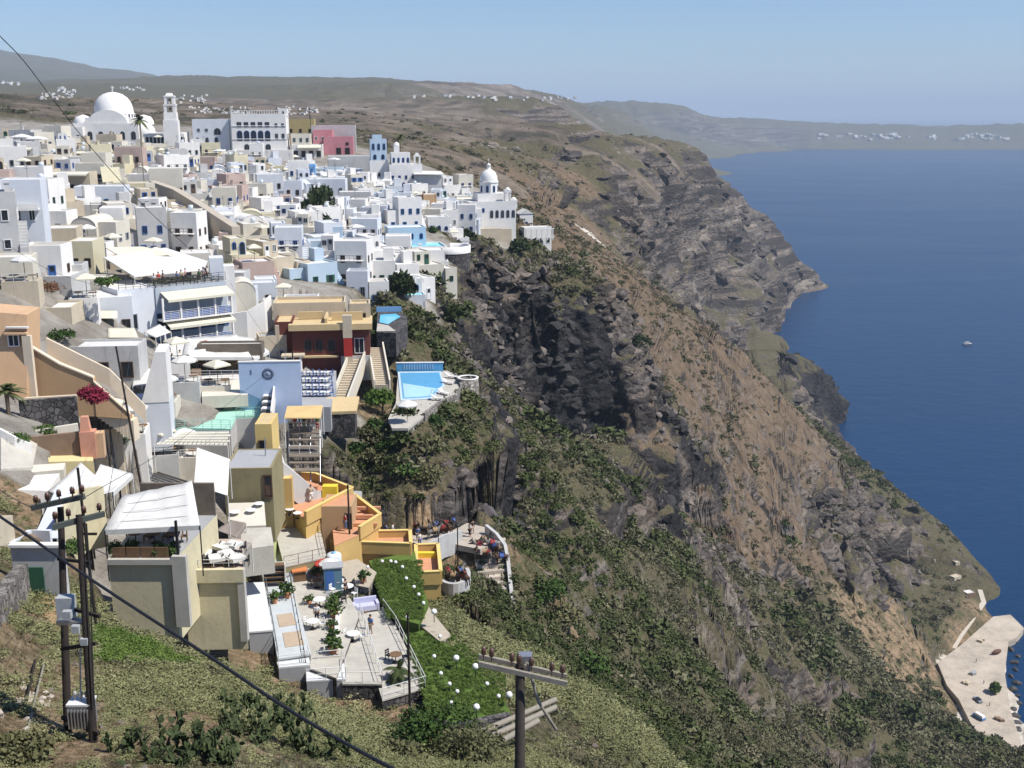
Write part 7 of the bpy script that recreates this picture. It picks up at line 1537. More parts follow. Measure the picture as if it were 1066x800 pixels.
# ------------------------------------------------------------------ donkey path
def path():
    m = mat('path_stone', (.40,.35,.29), .95, .18, 1.2, bump=.3); 
    e = empty('mule_steps', P(512,590,127), 0, 'broad cobbled mule steps descending beside the white parapet', 'stairs'); L = -e.location
    a0, a1, b0, b1 = G(490,562,172)+L, G(526,560,172)+L, G(505,640,167)+L, G(533,636,167)+L; ns = 12
    for i in range(ns):
        t0, t1 = i/ns, (i+1)/ns; q = [a0.lerp(b0,t0), a1.lerp(b1,t0), a1.lerp(b1,t1), a0.lerp(b0,t1)]; z = q[0].z
        for p in q: p.z = z
        slab('step', q, .9, m if i%2 else mat('path_stone_pale',(.46,.40,.33),.95,.18,1.2,bump=.3), e)
    pts = [G(506,553,172.6), G(517,562,172.2), G(526,574,171.2), G(529,590,170), G(531,610,168.7), G(534,636,167)]
    o = MB().sweep(pts, .8, .4, drop=2.5).build('parapet', mat('limewash', (.42,.415,.40), .9, .14, .8, stain=.4)); tag(o, 'thick whitewashed parapet curving down the mule steps', 'wall')
    e = empty('mule_path', P(465,556,127), 0, 'level cobbled path crowded with waiting mules', 'path'); L = -e.location; z = P(470,556,129).z
    slab('paving', [G(u,v,z)+L for u, v in ((424,562),(432,546),(470,541),(505,549),(526,562),(500,572),(470,566),(446,572))], .7, m, e)
    e2 = empty('mule_pen', P(472,612,114), 0, 'white curved wall of the small mule pen under the path', 'pen'); L = -e2.location; z2 = 172.4
    arc = [G(472+16*math.cos(a), 603+11*math.sin(a), z2)+L for a in [math.radians(-30+15*i) for i in range(13)]]
    MB().sweep(arc, .7, .4, drop=2).build('curved_wall', mat('limewash',(0,0,0)), e2); slab('floor', arc, 1.5, m, e2)
    o = MB().sweep([P(446,572,121),P(462,563,124),P(480,558,127)], .7, .35, drop=2).build('curved_kerb', mat('limewash',(0,0,0))); tag(o, 'pale curved kerb wall on the inner side of the mule path', 'wall')
    # rock bluff behind the path
    spots = [(432,552),(438,550),(443,553),(449,549),(454,552),(460,548),(465,551),(471,547),(452,557),(462,556)]; rg = random.Random(5)
    for i, (u,v) in enumerate(spots): mule(i%3, (i*2)%3, G(u,v+4,z), rg.uniform(-2.4,2.4), f'saddled {("brown","black","grey")[i%3]} mule waiting on the level path, {ORD[i]} the yellow courtyard', 'mules waiting on the level path')
    zz = lambda v: None
    st = [(494,570),(500,572),(498,577),(505,578),(509,581),(515,574),(520,577),(513,569),(522,583),(503,566)]
    for i, (u,v) in enumerate(st):
        t = min(max((v+5-562)/78,0),.98); k = int(t*ns)/ns; zc = (a0.lerp(b0,k)+e.location*0).z+P(512,590,127).z
        mule((i+1)%3, (i*2+1)%3, G(u,v+5,zc), rg.uniform(-2.5,2.5), f'saddled {("brown","black","grey")[(i+1)%3]} mule standing on the steps, {ORD[i]} the top of the parapet', 'mules on the cobbled steps')
    for i, (u,v) in enumerate(((466,600),(472,604),(478,600),(483,604))): mule(i%3, i%3, G(u,v+5,z2), i*1.3, f'{("brown","black","grey","brown")[i]} mule inside the curved pen, {ORD[i]} the yellow courtyard', 'mules inside the curved pen')
    for i, (u,v,s_,t_,w) in enumerate(((435,560,'blue','grey','muleteer in a blue shirt at the landward end of the level path'),(437,566,'white','blue','person in a white shirt walking below the waiting mules'),(489,556,'white','black','person in white beside the dark rock at the path bend'),(492,553,'black','beige','person in black beside the person in white at the path bend'),(522,588,'black','black','person in black walking down the mule steps by the parapet'),(402,557,'blue','grey','person in blue behind the lowest terracotta terrace'),(420,553,'grey','blue','person in grey near the landward end of the mule path'),(409,556,'white','blue','person in white standing behind the yellow front rail'))):
        person(s_, t_, G(u,v+3,z if u < 500 else P(522,588,128).z), i*1.1, w, pose=i%2)
    bush('shrub', P(428,552,131), 1.6, 1.2, leaf_mat('tree_leaf', [(.012,.02,.008),(.03,.045,.015),(.055,.075,.025)]), 'dark bush at the landward end of the mule path', 'bush', 500, 70, .2)
    me = boulder(91, 4); me.materials.append(mat('smooth_rock',(.085,.075,.075),.9,.3,.6,bump=.4)); o = bpy.data.objects.new('rock_bluff', me); COL.objects.link(o); o.location = P(487,553,139); o.scale = (4.2,3,4.2); tag(o, 'smooth dark rock bluff rising behind the mule path', 'rock')
path()
# ------------------------------------------------------------------ port shelf, van, boat
def port():
    z = 2.5
    sh = flat('quay', [(976,690),(1000,672),(1034,642),(1052,640),(1066,654),(1058,664),(1050,668),(1046,700),(1052,740),(1064,776),(1052,784),(1030,778),(1010,752),(998,728),(986,714)], 3.0, 4, mat('quay_concrete',(.42,.36,.285),.92,.3,.12,bump=.3), kind='structure')
    van = empty('van', G(1019,748,3.0), R(115), 'small blue and white van parked on the quay', 'van')
    MB().box((0,0,.75), (4.6,1.8,.9)).build('body', mat('van_blue',(.10,.22,.45),.4,.05,2), van); m = MB(); m.box((-.25,0,1.55), (3.9,1.7,.8), taper=.1); m.build('cab', WWHITE, van); MB().box((-.25,-.84,1.55), (3.3,.06,.45)).build('window', GLASS, van); MB().box((1.62,0,1.5), (.08,1.4,.45)).build('windscreen', GLASS, van)
    for x in (-1.5,1.5):
        for y in (-.85,.85): w = MB(); w.lathe([(.34,-.1),(.34,.1),(.01,.1)], 14); o = w.build('wheel', DARK, van, (x,y,.34)); o.rotation_euler = (R(90),0,0)
    c = empty('car', G(1018,730,3.0), R(100), 'grey car parked behind the small van', 'car'); MB().box((0,0,.6), (4.0,1.7,.6)).build('body', WGREY, c); MB().box((-.2,0,1.1), (2.2,1.5,.5), taper=.18).build('cabin', GLASS, c)
    for x in (-1.2,1.2):
        for y in (-.8,.8): o = MB().lathe([(.3,-.1),(.3,.1),(.01,.1)], 12).build('wheel', DARK, c, (x,y,.3)); o.rotation_euler = (R(90),0,0)
    tree(G(1035,722,3.0), 4.2, 2.6, 'single round green tree standing on the pale quay', 33, leaf_mat('fresh_leaf',[(0,0,0)]), n=700, size=.5)
    e = empty('boat_hauled_out', G(1037,681,3.0), .4, 'small dark rusty boat hauled out on the quay', 'boat'); MB().lathe([(.01,-3),(.9,-1.5),(1.1,0),(.9,1.5),(.01,3)], 10, a0=math.pi, a1=2*math.pi).build('hull', mat('rust',(.12,.06,.04),.8,.3,1), e, (0,0,1.1)).rotation_euler = (0,R(90),0); MB().box((.3,0,1.4), (1.4,1,.8)).build('cabin', mat('rust',(0,0,0)), e)
    H = House('quay_house', 'half ruined pale stone hut above the quay path', 'hut', hit(998,603,300,800)[0], .5); b = H.block(-3, 2, 0, 3, -2, 1.0, SAND, roof=SAND); H = House('quay_house', 'tall narrow pale stone ruin beside the half ruined hut', 'hut', hit(997,590,300,800)[0], .3); b = H.block(-1.2,1.2,0,5,-2,2.0,SAND, roof=SAND)
    H = House('quay_house', 'small dark roofed hut on the path above the quay', 'hut', hit(1011,622,300,800)[0], .3); b = H.block(-2.4,2.4,0,4,-2,1.8,mat('brown_render',(0,0,0)))
    pts = [(1020,615),(1024,628),(1012,645),(1000,662),(992,676)]; L_ = []
    for u, v in pts: p, d = hit(u, v, 300, 700); L_.append(p+Vector((0,0,.35)))
    o = MB().sweep(L_, .15, 2.2, drop=.4).build('quay_path', mat('pale_track',(.50,.44,.36),.95,.12,.3)); o['kind'] = 'structure'
    for i,(u,v,a,lab) in enumerate(((1012,702,.3,'stack of grey crates at the landward side of the quay'),(1040,750,.8,'heap of dark nets near the end of the quay'),(1022,668,.1,'pale stone heap at the wide end of the quay'),(1006,712,.5,'low ruined wall stub beside the quay path'))):
        m = MB(); r2 = random.Random(i)
        for k in range(5): m.box((r2.uniform(-1.2,1.2),r2.uniform(-1,1),.35+.2*r2.random()), (r2.uniform(.8,1.8),r2.uniform(.7,1.5),r2.uniform(.7,1.2)), 0, r2.random())
        o = m.build(('crates','nets','stone_heap','wall_stub')[i], (GREYC,mat('brown_render',(0,0,0)),SAND,SAND)[i], None, G(u,v,3.0)); tag(o, lab, ('crates','nets','stones','wall')[i])
    for i,(u,v,c,t) in enumerate(((1024,712,'white','blue'),(1030,735,'red','black'),(1016,690,'blue','beige'))): person(c,t,G(u,v,3.0),i,f'person in {c} walking on the quay, {("behind the grey car","beside the round tree","at the wide end")[i]}',pose=1)
    rg = random.Random(3)
    for i in range(16):
        u = 1052+rg.uniform(-3,9); v = 662+i*7; me = boulder(100+i, 2); me.materials.append(mat('wet_rock',(.06,.055,.05),.7,.3,.5)); o = bpy.data.objects.new('shore_rock', me); COL.objects.link(o); o.location = G(u,v,.3); o.scale = (rg.uniform(1,2.6),rg.uniform(1,2.2),rg.uniform(.8,1.6)); tag(o, f'dark shore rock off the quay, {("first","second","third","fourth","fifth","sixth","seventh","eighth","ninth","tenth","eleventh","twelfth","thirteenth","fourteenth","fifteenth","sixteenth")[i]} counting from the far quay tip', 'rock', 'rocks along the quay')
    b = empty('motor_boat', G(1007,359,.1), R(15), 'small white motor boat crossing the open blue water', 'boat'); hull = MB(); hull.prism([(-4.6,-1.3),(2.2,-1.3),(5.2,0),(2.2,1.3),(-4.6,1.3)], -.3, 1.1); hull.build('hull', mat('boat_dark_hull',(.10,.12,.16),.5,.1,1), b); MB().box((-.6,0,1.8), (4.2,2.0,1.4), taper=.15).build('cabin', WWHITE, b); MB().box((-.6,0,2.6), (5.2,2.3,.12)).build('roof', CANVAS, b); MB().box((-.6,-1.0,1.9), (3.2,.06,.5)).build('window', GLASS, b); MB().box((0,0,1.15), (9,2.5,.1)).build('deck', WWHITE, b)
port()
# ------------------------------------------------------------------ foreground plants
PEAR = leaf_mat('cactus_pad', [(.03,.045,.018),(.065,.085,.035),(.115,.13,.06)])
for i, (u,v,n,L,lab) in enumerate(((270,772,34,2.0,'big prickly pear thicket in the middle of the grassy slope'),(300,748,26,1.7,'prickly pear clump crossed by the thick black cable'),(168,792,24,1.8,'prickly pear at the lower edge beside bare earth'),(225,790,18,1.3,'prickly pear between the bare earth and the big thicket'),(245,745,10,1.0,'small dark prickly pear uphill of the big thicket'),(330,790,16,1.4,'prickly pear with pale pads under the cable'))):
    p, d = hit(u, v); succulent('prickly_pear', p, lab, 'cactus', PEAR, n, L, 50+i, 1.0, True)
for i, (u,v,r,h,lab) in enumerate(((450,785,2.0,2.6,'feathery green bush beneath the dark lawn wall'),(490,795,1.8,2.0,'broad olive bush at the lower edge beside the near pole'),(415,792,1.3,1.2,'low olive bush below the paved terraces'),(20,790,1.2,.9,'grey green bush in the lower corner under the rubble'),(610,700,2.4,2.6,'dark bush on the slope beyond the near pole'),(590,650,2.2,2.4,'tall grey green bush uphill of the dark bush'),(570,622,2.0,2.6,'dark leafy bush beside the lower mule steps'))):
    p, d = hit(u, v); bush('bush', p, r, h, [GLEAF, leaf_mat('olive_leaf',[(.05,.055,.025),(.11,.11,.05),(.17,.16,.08)])][i in (1,2,3,5)], lab, 'bush', 900, 80+i, .2)
for i, (u,v,h,r,lab,nm) in enumerate(((330,235,8,3.4,'dark evergreen clump between the white houses mid town','tree'),(338,212+38,6,3.0,'lower dark tree just downhill of the evergreen clump','tree'),(335,222,6.5,2.6,'dark tree against the long white houses uphill of the evergreen clump','tree'),(540,262,4.5,4.0,'dark green spreading tree under the cliff edge pavilion','tree'),(486,252,3.5,2.6,'dark shrub like tree below the domed church wall','tree'),(418,306,4,2.4,'dark tree by the lowest white suite','tree'),(665,360,4,5,'isolated dark bush cluster on the brown spur','tree'),(470,330,3,3,'dark bush in the rocky hollow above the pools','tree'))):
    p, d = hit(u, v+4); tree(p, h, r, lab, 30+i, None, nm, 1300, .5)
palm(P(148,160,285), 8.5, 3.0, 'tall palm with drooping fronds in front of the cathedral arcade', 26, 5); palm(P(417,160,345), 5, 2.6, 'palm rising behind the white bell gable chapel', 22, 6)

for i,(u,v,r,h,lab) in enumerate(((392,446,1.7,1.6,'green bush at the foot of the tan hotel landing'),(378,452,1.5,1.3,'low bush below the tan hotel landing wall'),(404,466,1.6,1.3,'green bush under the near end of the large pool deck'),(446,466,1.5,1.3,'bush beneath the middle of the large pool deck'),(452,442,1.5,1.3,'bush beside the pool deck parapet'),(470,428,1.4,1.4,'bush below the small round terrace'),(368,470,1.6,1.2,'dusty bush seaward of the dark deck frame'),(395,478,2.0,1.5,'broad bush on the slope under the pool'),(420,490,1.8,1.4,'dusty bush on the bank above the terracotta terraces'),(445,500,2.0,1.8,'leafy bush on the bank above the mule path'),(495,440,1.8,1.6,'bush on the brink above the black cliff'))):
    p, d = hit(u, v); bush('bush', p, r, h, leaf_mat('olive_leaf',[(0,0,0)]) if i%2 else GLEAF, lab, 'bush', 700, 180+i, .2)
# ================================================================== the rest of the town
landmark('the pale cliff suite', P(435,316,196))
def hand_town():
    H = House('corner_house', 'tall grey white two-storey house with white balcony at the photo edge', 'house', P(30,250,134), .25)
    b = H.block(-2.6, 1.9, 0, 5, -2, 7.0, BLUEW, par=.2); H.row(b,'F',2,4.3,.75,1.5,'window',WWHITE,.2,.9); H.op(b,'F',.5,.2,.8,2.2,'archdoor',DARK); H.row(b,'F',2,.6,.6,1.1,'window',WBROWN,.0,1.0)
    MB().box((-.3,-.6,3.7), (3.8,1.2,.18)).build('balcony', WHITE, H.root); MB().box((-.3,-1.15,4.1), (3.8,.1,.7)).build('balcony_wall', WHITE, H.root); b = H.block(-7.5, -2.62, -.6, 5, -2, 6.4, PALEB, par=.2); MB().box((-2.7,-.1,3.5), (.35,.35,7.4)).build('corner_strip', WHITE, H.root)
    landmark('the grey white corner house', P(30,230,134))
    H = House('white_house', 'white house with rows of small windows under the grey white corner house', 'house', P(6,272,128), .3); b = H.block(-5, 1.6, 0, 4, -2, 3.4, WHITE, par=.2); H.row(b,'F',4,1.2,.6,1.3,'window',WBROWN,.3,1)
    H = House('beige_house', 'big blank beige house on the corner of the long ramp', 'house', P(174,204,228), .25); b = H.block(-3.2, 3.2, 0, 6, -3, 5.4, CREAM, par=.15); H.row(b,'F',4,3.6,.5,1.0,'window',WBROWN,.55,1); H.op(b,'F',.3,4,.8,.8,'plain',WBROWN)
    ramp_ = mat('ramp_render',(.42,.37,.30),.9,.1,.5,stain=.3)
    o = MB().sweep([P(160,212,226),P(185,216,222),P(212,228,212),P(246,243,200)], [4.6,3.6,2.6,1.2], 1.6, drop=3).build('ramp_wall', ramp_); tag(o, 'long tan ramp wall slanting down through the cream houses', 'wall'); landmark('the long tan ramp', P(205,228,212))
    for i, (u,vb,w,h,m,lab) in enumerate(((135,186,6.5,7.4,ROSE,'dusty rose block with two dark windows below the cathedral palm'),(92,188,8,5.2,GREYW,'broad grey rendered block with flat roof below the cathedral'),(213,160+22,6,4.6,ROSE,'rose washed house with wooden shutters under the arcaded mansion'),(70,205,9,4.4,SAND,'wide sand coloured house with deep shaded veranda'),(20,180,7,5.5,GREYW,'grey house with deep roof veranda under white parasols'),(105,218,9,4.0,BLUEW,'bluish low house with dark openings and flat roof uphill of the canopy'),(195,250,5.5,3.4,WHITE,'white house with black window and small pillar beside the long tan ramp'),(118,250,3.6,5.0,WHITE,'blank white gable standing alone above the rooftop canopy'),(50,262,8,3.0,SAND,'sand house with flat awning roof downhill of the corner house'),(86,282,3.2,3.8,YELLOWP,'small yellow porch house with striped front'),(448,222,3.6,5,mat('apricot_wall',(.55,.36,.20),.85,.1,.5,stain=.15),'apricot coloured house uphill of the turquoise patio'),(463,228,4.5,4.4,YELLOWP,'pale yellow house uphill of the turquoise patio'),(205,290,4.5,3.6,CREAM,'cream square house right behind the tall bluish tower'),(238,262,3,3.2,ROSE,'brick rose house front with dark doorway inland of the tall tower'),(300,258,3,3.6,YELLOWP,'yellow house wall beside the dark evergreen clump'),(282,205,6.5,5.4,BLUEW,'pale grey blue arched house below the bright blue colonnade'),(345,205,7.5,4.4,BLUEW,'long white two row house beside the evergreen clump'),(370,214,8,3.2,GREYW,'long grey blank walled house downhill of the chapel'))):
        p, d = hit(u, vb); H = House('house', lab, 'house', p, random.uniform(.0,.3)); b = H.block(-w/2, w/2, 0, 5.5, -1, h, m, par=.2); n = max(2, int(w/2)); fr = (WBROWN,WGREY,WBLUE)[i%3]
        if 'blank' not in lab: H.row(b,'F',n,h-2.4,.8,1.3,'plain' if i%2 else 'window',fr); 
        if h > 4.5 and 'blank' not in lab: H.row(b,'F',n,.4,.9,1.6,'plain',fr)
        if 'veranda' in lab: awn(H.root, -w/2, w/2, -.03, h+.2, 2.0, .3, CREAMC)
        TAKEN.append((p.x, p.y, w*.62))
    # yellow striped awnings and parasols
    for i, (u,v,lab) in enumerate(((113,190,'slanting yellow striped awning panel on the grey block, inner one'),(122,191,'slanting yellow striped awning panel on the grey block, outer one'))): canopy('sunshade', [P(u-6,v,215),P(u-9,v-16,222),P(u+1,v-17,222),P(u+5,v-1,215)], lab, YELLOWP, low=3)
    for i, (u,v,lab) in enumerate(((24,150,'largest white parasol on the terrace in front of the cathedral wing'),(40,152,'second white parasol on the terrace in front of the cathedral wing'),(8,157,'white parasol at the photo edge below the cathedral wing'))): bigparasol(P(u,v+8,300), 0, lab, None, 1.5)
TAKEN = [(q.x, q.y, r) for q, r in ((P(115,151,350)+Vector((2,8,0)),21),(P(262,160,363)+Vector((0,6,0)),15),(P(340,160,372)+Vector((0,5,0)),12),(P(316,186,318),6),(P(366,181,345)+Vector((0,3,0)),8),(P(395,191,332),5),(P(424,191,330),7),(P(446,193,330),6),(P(514,238,318)+Vector((0,4,0)),10),(P(443,262,248)+Vector((0,4,0)),11),(P(466,258,250),7),(P(180,340,144)+Vector((2,4,0)),12),(P(108,356,133),7),(P(235,343,150),5),(P(256,330,152),5),(P(348,396,148)+Vector((0,5,0)),11),(P(330,380,150),8),(P(150,285,148),9),(P(30,250,134),7),(P(174,204,228),6),(P(205,224,213),4),(P(235,238,203),4),(P(405,335,168),7))]
def town():
    rg = random.Random(21)
    poly = [(0,158),(60,152),(140,158),(200,166),(300,166),(380,190),(440,196),(498,206),(500,236),(490,250),(470,256),(452,290),(440,306),(425,318),(400,316),(388,300),(300,296),(282,318),(262,318),(240,290),(225,278),(150,262),(100,300),(0,312)]
    def inside(u, v):
        c = False
        for i in range(len(poly)):
            (x1,y1),(x2,y2) = poly[i], poly[i-1]
            if (y1 > v) != (y2 > v) and u < (x2-x1)*(v-y1)/(y2-y1)+x1: c = not c
        return c
    cand = []
    tries = 0; houses = []
    while tries < 9000 and len(cand) < 250:
        tries += 1
        # even in the ground plan: choose depth and bearing
        D = math.sqrt(rg.uniform(122**2, 348**2)); u = rg.uniform(-25, 505); p0 = P(u, 200, D); z = hz(p0.x, p0.y)
        q = (p0.x, p0.y, z); f = q[1]*CP-(z-HC)*SP; w = q[1]*SP+(z-HC)*CP; v = CV-F*w/f; uu = CU+F*q[0]/f
        if not inside(max(uu,1), v): continue
        s = 5.5 if D > 200 else 5.2
        if uu < 230: s += .5
        if any((x-q[0])**2+(y-q[1])**2 < (s*.92+r-2.8)**2 for x, y, r in TAKEN): continue
        TAKEN.append((q[0], q[1], 3.0)); cand.append((uu, v, D, Vector(q)))
    cols = {'white': (WHITE,8), 'bluish white': (BLUEW,3), 'cream': (CREAM,3), 'grey': (GREYW,2), 'sand coloured': (SAND,1), 'pale yellow': (YELLOWP,1), 'pale blue': (PALEB,1), 'dusty rose': (ROSE,1)}
    left = [('white',4),('bluish white',1),('cream',8),('grey',4),('sand coloured',3),('pale yellow',2),('dusty rose',1)]; mid = [('white',6),('cream',3),('bluish white',3),('grey',1),('pale yellow',1.2),('dusty rose',.5),('sand coloured',.6)]; right = [('white',9),('bluish white',4),('pale blue',1.3),('cream',1.0),('grey',.6)]
    def pick(t): 
        r = rg.uniform(0, sum(w for _, w in t))
        for k, w in t:
            r -= w
            if r <= 0: return k
        return t[0][0]
    items = []
    for (u, v, D, p) in cand:
        zone = left if u < 190 else (mid if u < 300 else right); ck = pick(zone); m = cols[ck][0]
        fr, fk = rg.choice(((WBLUE,'blue'),(WBLUE,'blue'),(WBROWN,'brown'),(WGREY,'grey'),(WGREEN,'green'),(WWHITE,'white')))
        rz = rg.uniform(-.1,.75); kind = rg.choices(('flat','tall','vault','stepped','terraced'), (4,2.4,1.6,2,2.4))[0]
        if ck in ('sand coloured','grey') and kind == 'vault': kind = 'flat'
        w = rg.uniform(4.0,6.2)*(1.1 if u < 190 else .95); d = rg.uniform(4.5,6.5); feat = None
        H = House('house', 'x', 'house', p, rz, 'houses of the hillside town')
        ws = rg.choice(('window','window','plain','shutter' if w > 5 else 'window','arch'))
        def fen(b, z, h, n=None):
            x0,x1,*_ = H.B[b]; n = n or max(1, int((x1-x0)/rg.uniform(1.5,2.2)))
            if h > 2.2 and rg.random() < .75:
                k = rg.randrange(n)
                for i in range(n):
                    if i == k: H.op(b,'F',(i+.5)/n,z+.05,.95,2.05,'archdoor' if ws == 'arch' else 'door',fr)
                    elif rg.random() < .9: H.op(b,'F',(i+.5)/n,z+.9,rg.choice((.7,.85,.85)),rg.choice((1.0,1.25)),ws,fr)
            else: H.row(b,'F',n,z+.8,.8,1.1,ws,fr)
            if rg.random() < .8: H.row(b,'R',rg.choice((1,2,2)),z+.9,.75,1.1,ws,fr)
        if kind == 'vault':
            w = rg.uniform(3.4,4.6); b = H.block(-w/2,w/2,0,d+1,-1,2.3,m,kind='vault'); H.op(b,'F',.5,.05,1.0,2.05,'archdoor',fr); 
            if w > 3.8: H.op(b,'F',.18,1,.55,.9,'arch',fr); H.op(b,'F',.82,1,.55,.9,'arch',fr)
            H.op(b,'F',.5,2.5,.6,.7,'arch',fr); b2 = H.block(w/2+.02,w/2+2.8,.8,d,-1,2.7,m); fen(b2,0,2.7,1); nm = 'barrel vaulted house'
        elif kind == 'tall':
            h = rg.uniform(5.8,6.8); b = H.block(-w/2,w/2,0,d,-1,h,m); fen(b,0,3); H.row(b,'F',max(2,int(w/1.9)),3.9,.8,1.3,ws,fr); H.row(b,'R',2,3.9,.75,1.2,ws,fr); b2 = H.block(-w/2-2.6,-w/2-.02,.5,d-.5,-1,rg.uniform(2.6,3.6),m); fen(b2,0,2.8,1); nm = 'two-storey house'
            if rg.random() < .5:
                bz = 3.35; MB().box((0,-.55,bz), (w*.8,1.1,.15)).build('balcony', WHITE, H.root); rail_mesh([(-w*.4,-1.05,bz),(w*.4,-1.05,bz)],.95,.8,1,.03).build('railing', DARK, H.root); feat = 'balcony'
        elif kind == 'stepped':
            b = H.block(-w/2,w/2,0,d,-1,3.1,m); fen(b,0,3); b2 = H.block(-w/2+.3,w*.15,d*.4,d+2,3.1,5.6,m,bury=0); fen(b2,.1,2.4,2); b3 = H.block(w/2+.02,w/2+2.6,-.6,d-1,-1,2.2,m); fen(b3,0,2.2,1); nm = 'stepped house'
        elif kind == 'terraced':
            b = H.block(-w/2,w/2,2.4,d+2,-1,3.2,m); fen(b,0,3); MB().box((0,1.0,-.9), (w+1.2,2.8,3.0)).build('terrace', m, H.root); tm = MB(); 
            for X,Y,W_,D_ in ((0,-.35,w+1.2,.2),(-(w+1.2)/2+.1,1.05,.2,2.6),((w+1.2)/2-.1,1.05,.2,2.6)): tm.box((X,Y,1.05),(W_,D_,.9))
            tm.build('terrace_parapet', m, H.root); nm = 'terraced house'; r_ = rg.random()
            if r_ < .4:
                awn(H.root, -w/2+.3, w/2-.3, 2.37, 3.0, 2.0, .4, rg.choice((CREAMC,CANVAS))); feat = 'awning'
            elif r_ < .7: items.append(('parasol', H.root, Vector((rg.uniform(-w*.3,w*.3),1.0,.62)), rz)); feat = 'parasol terrace'
        else:
            h = rg.uniform(2.8,3.6); b = H.block(-w/2,w/2,0,d,-1,h,m); fen(b,0,3); b2 = H.block(-w/2-rg.uniform(2.2,3),-w/2-.02,1,d,-1,h-rg.uniform(.3,.9),m); fen(b2,0,2.2,1); nm = 'flat roofed house'
            if rg.random() < .45: H.block(w/2-2.0,w/2-.2,d-2.2,d-.1,h,h+2.1,m,bury=0,par=.15,name='roof_room'); feat = 'roof room'
            elif rg.random() < .35: items.append(('parasol', H.root, Vector((0,d*.4,h+.1)), rz)); feat = 'roof parasol'
        if not feat and rg.random() < .6:
            x0,x1,y0,y1,z0,z1 = H.B[0]; cx = rg.uniform(x0+.7,x1-.7); zz = z1+(0 if kind != 'vault' else .9); MB().box((cx,y1-1,zz+.5),(.55,.55,1.0+ (0 if kind != 'vault' else .6))).box((cx,y1-1,zz+1.15),(.75,.75,.14)).build('chimney', m, H.root); feat = 'chimney'
        if rg.random() < .4:
            x0,x1,y0,y1,z0,z1 = H.B[0]; zz = z1+(1.2 if kind == 'vault' else .1); MB().tube([(x0+.6,y1-.6,zz),(x0+.6,y1-.6,zz+2.2)], .03, 5).box((x0+.6,y1-.6,zz+2.0),(.9,.04,.04)).box((x0+.6,y1-.6,zz+1.7),(.7,.04,.04)).build('aerial', DARK, H.root)
        if rg.random() < .3 and kind != 'vault':
            x0,x1,y0,y1,z0,z1 = H.B[0]; MB().lathe([(.01,.95),(.4,.9),(.45,.8),(.45,.1),(.01,.1)], 12).build('roof_tank', mat('tank_plastic',(0,0,0)), H.root, (rg.uniform(x0+.8,x1-.8), y1-1.2, z1+.05))
        if rg.random() < .3:
            x0,x1,y0,y1,z0,z1 = H.B[0]; sm = MB(); X = x1+.45 if kind not in ('vault','stepped') else x0-.5
            for i in range(9): sm.box((X,y0-.4+i*.42,-.6+i*.16),(.9,.42,1.2+i*.33))
            sm.build('outside_stair', m, H.root)
        houses.append((H.root, ck, nm, fk, feat))
    print('TOWN', len(houses))
    # labels: look first, then the nearest thing one can find
    cls = {}
    for r, ck, nm, fk, feat in houses:
        L = sorted(LAND, key=lambda k: (LAND[k]-r.location).length)[0]; cls.setdefault((ck, nm, fk, feat, L), []).append(r)
    for (ck, nm, fk, feat, L), rs in cls.items():
        rs.sort(key=lambda r: (LAND[L]-r.location).length)
        for i, r in enumerate(rs):
            f = f'{fk} woodwork'+(f' and {feat}' if feat else '')
            r['label'] = f'{ck} {nm}, {f}, ' + (f'near {L}' if len(rs) == 1 else f'{ORD[i]} {L}')
            if len(r['label'].split()) > 16: r['label'] = r['label'].replace(f'{fk} woodwork and ', f'{fk}-trimmed ')
    # roof tanks, parasols, small trees between the houses
    pls = []
    for k, root, off, rz in items:
        c, s_ = math.cos(rz), math.sin(rz); pls.append(Vector((root.location.x+c*off.x-s_*off.y, root.location.y+s_*off.x+c*off.y, root.location.z+off.z)))
    by = {}
    for p in pls: L = sorted(LAND, key=lambda k: (LAND[k]-p).length)[0]; by.setdefault(L, []).append(p)
    n = 0
    for L, ps in by.items():
        ps.sort(key=lambda p: (LAND[L]-p).length)
        for i, p in enumerate(ps): (bigparasol if n%2 else cparasol)(p, n, f'{"white" if n%2 else "cream"} parasol on a house terrace, {ORD[i]} {L}', 'parasols on the town terraces'); n += 1
    gl = []
    for i in range(26):
        for t in range(60):
            u, v = rg.uniform(20,470), rg.uniform(170,300)
            if not inside(u, v): continue
            p, d = hit(u, v)
            if all((x-p.x)**2+(y-p.y)**2 > (r+.6)**2 for x, y, r in TAKEN): break
        else: continue
        TAKEN.append((p.x,p.y,1.2)); gl.append(p)
    by = {}
    for p in gl: L = sorted(LAND, key=lambda k: (LAND[k]-p).length)[0]; by.setdefault(L, []).append(p)
    for L, ps in by.items():
        ps.sort(key=lambda p: (LAND[L]-p).length)
        for i, p in enumerate(ps): bush('garden_bush', p, rg.uniform(.8,1.6), rg.uniform(1,2.4), GLEAF, f'green garden bush between the houses, {ORD[i]} {L}', 'bush', 260, i, .28, 'bushes between the houses')
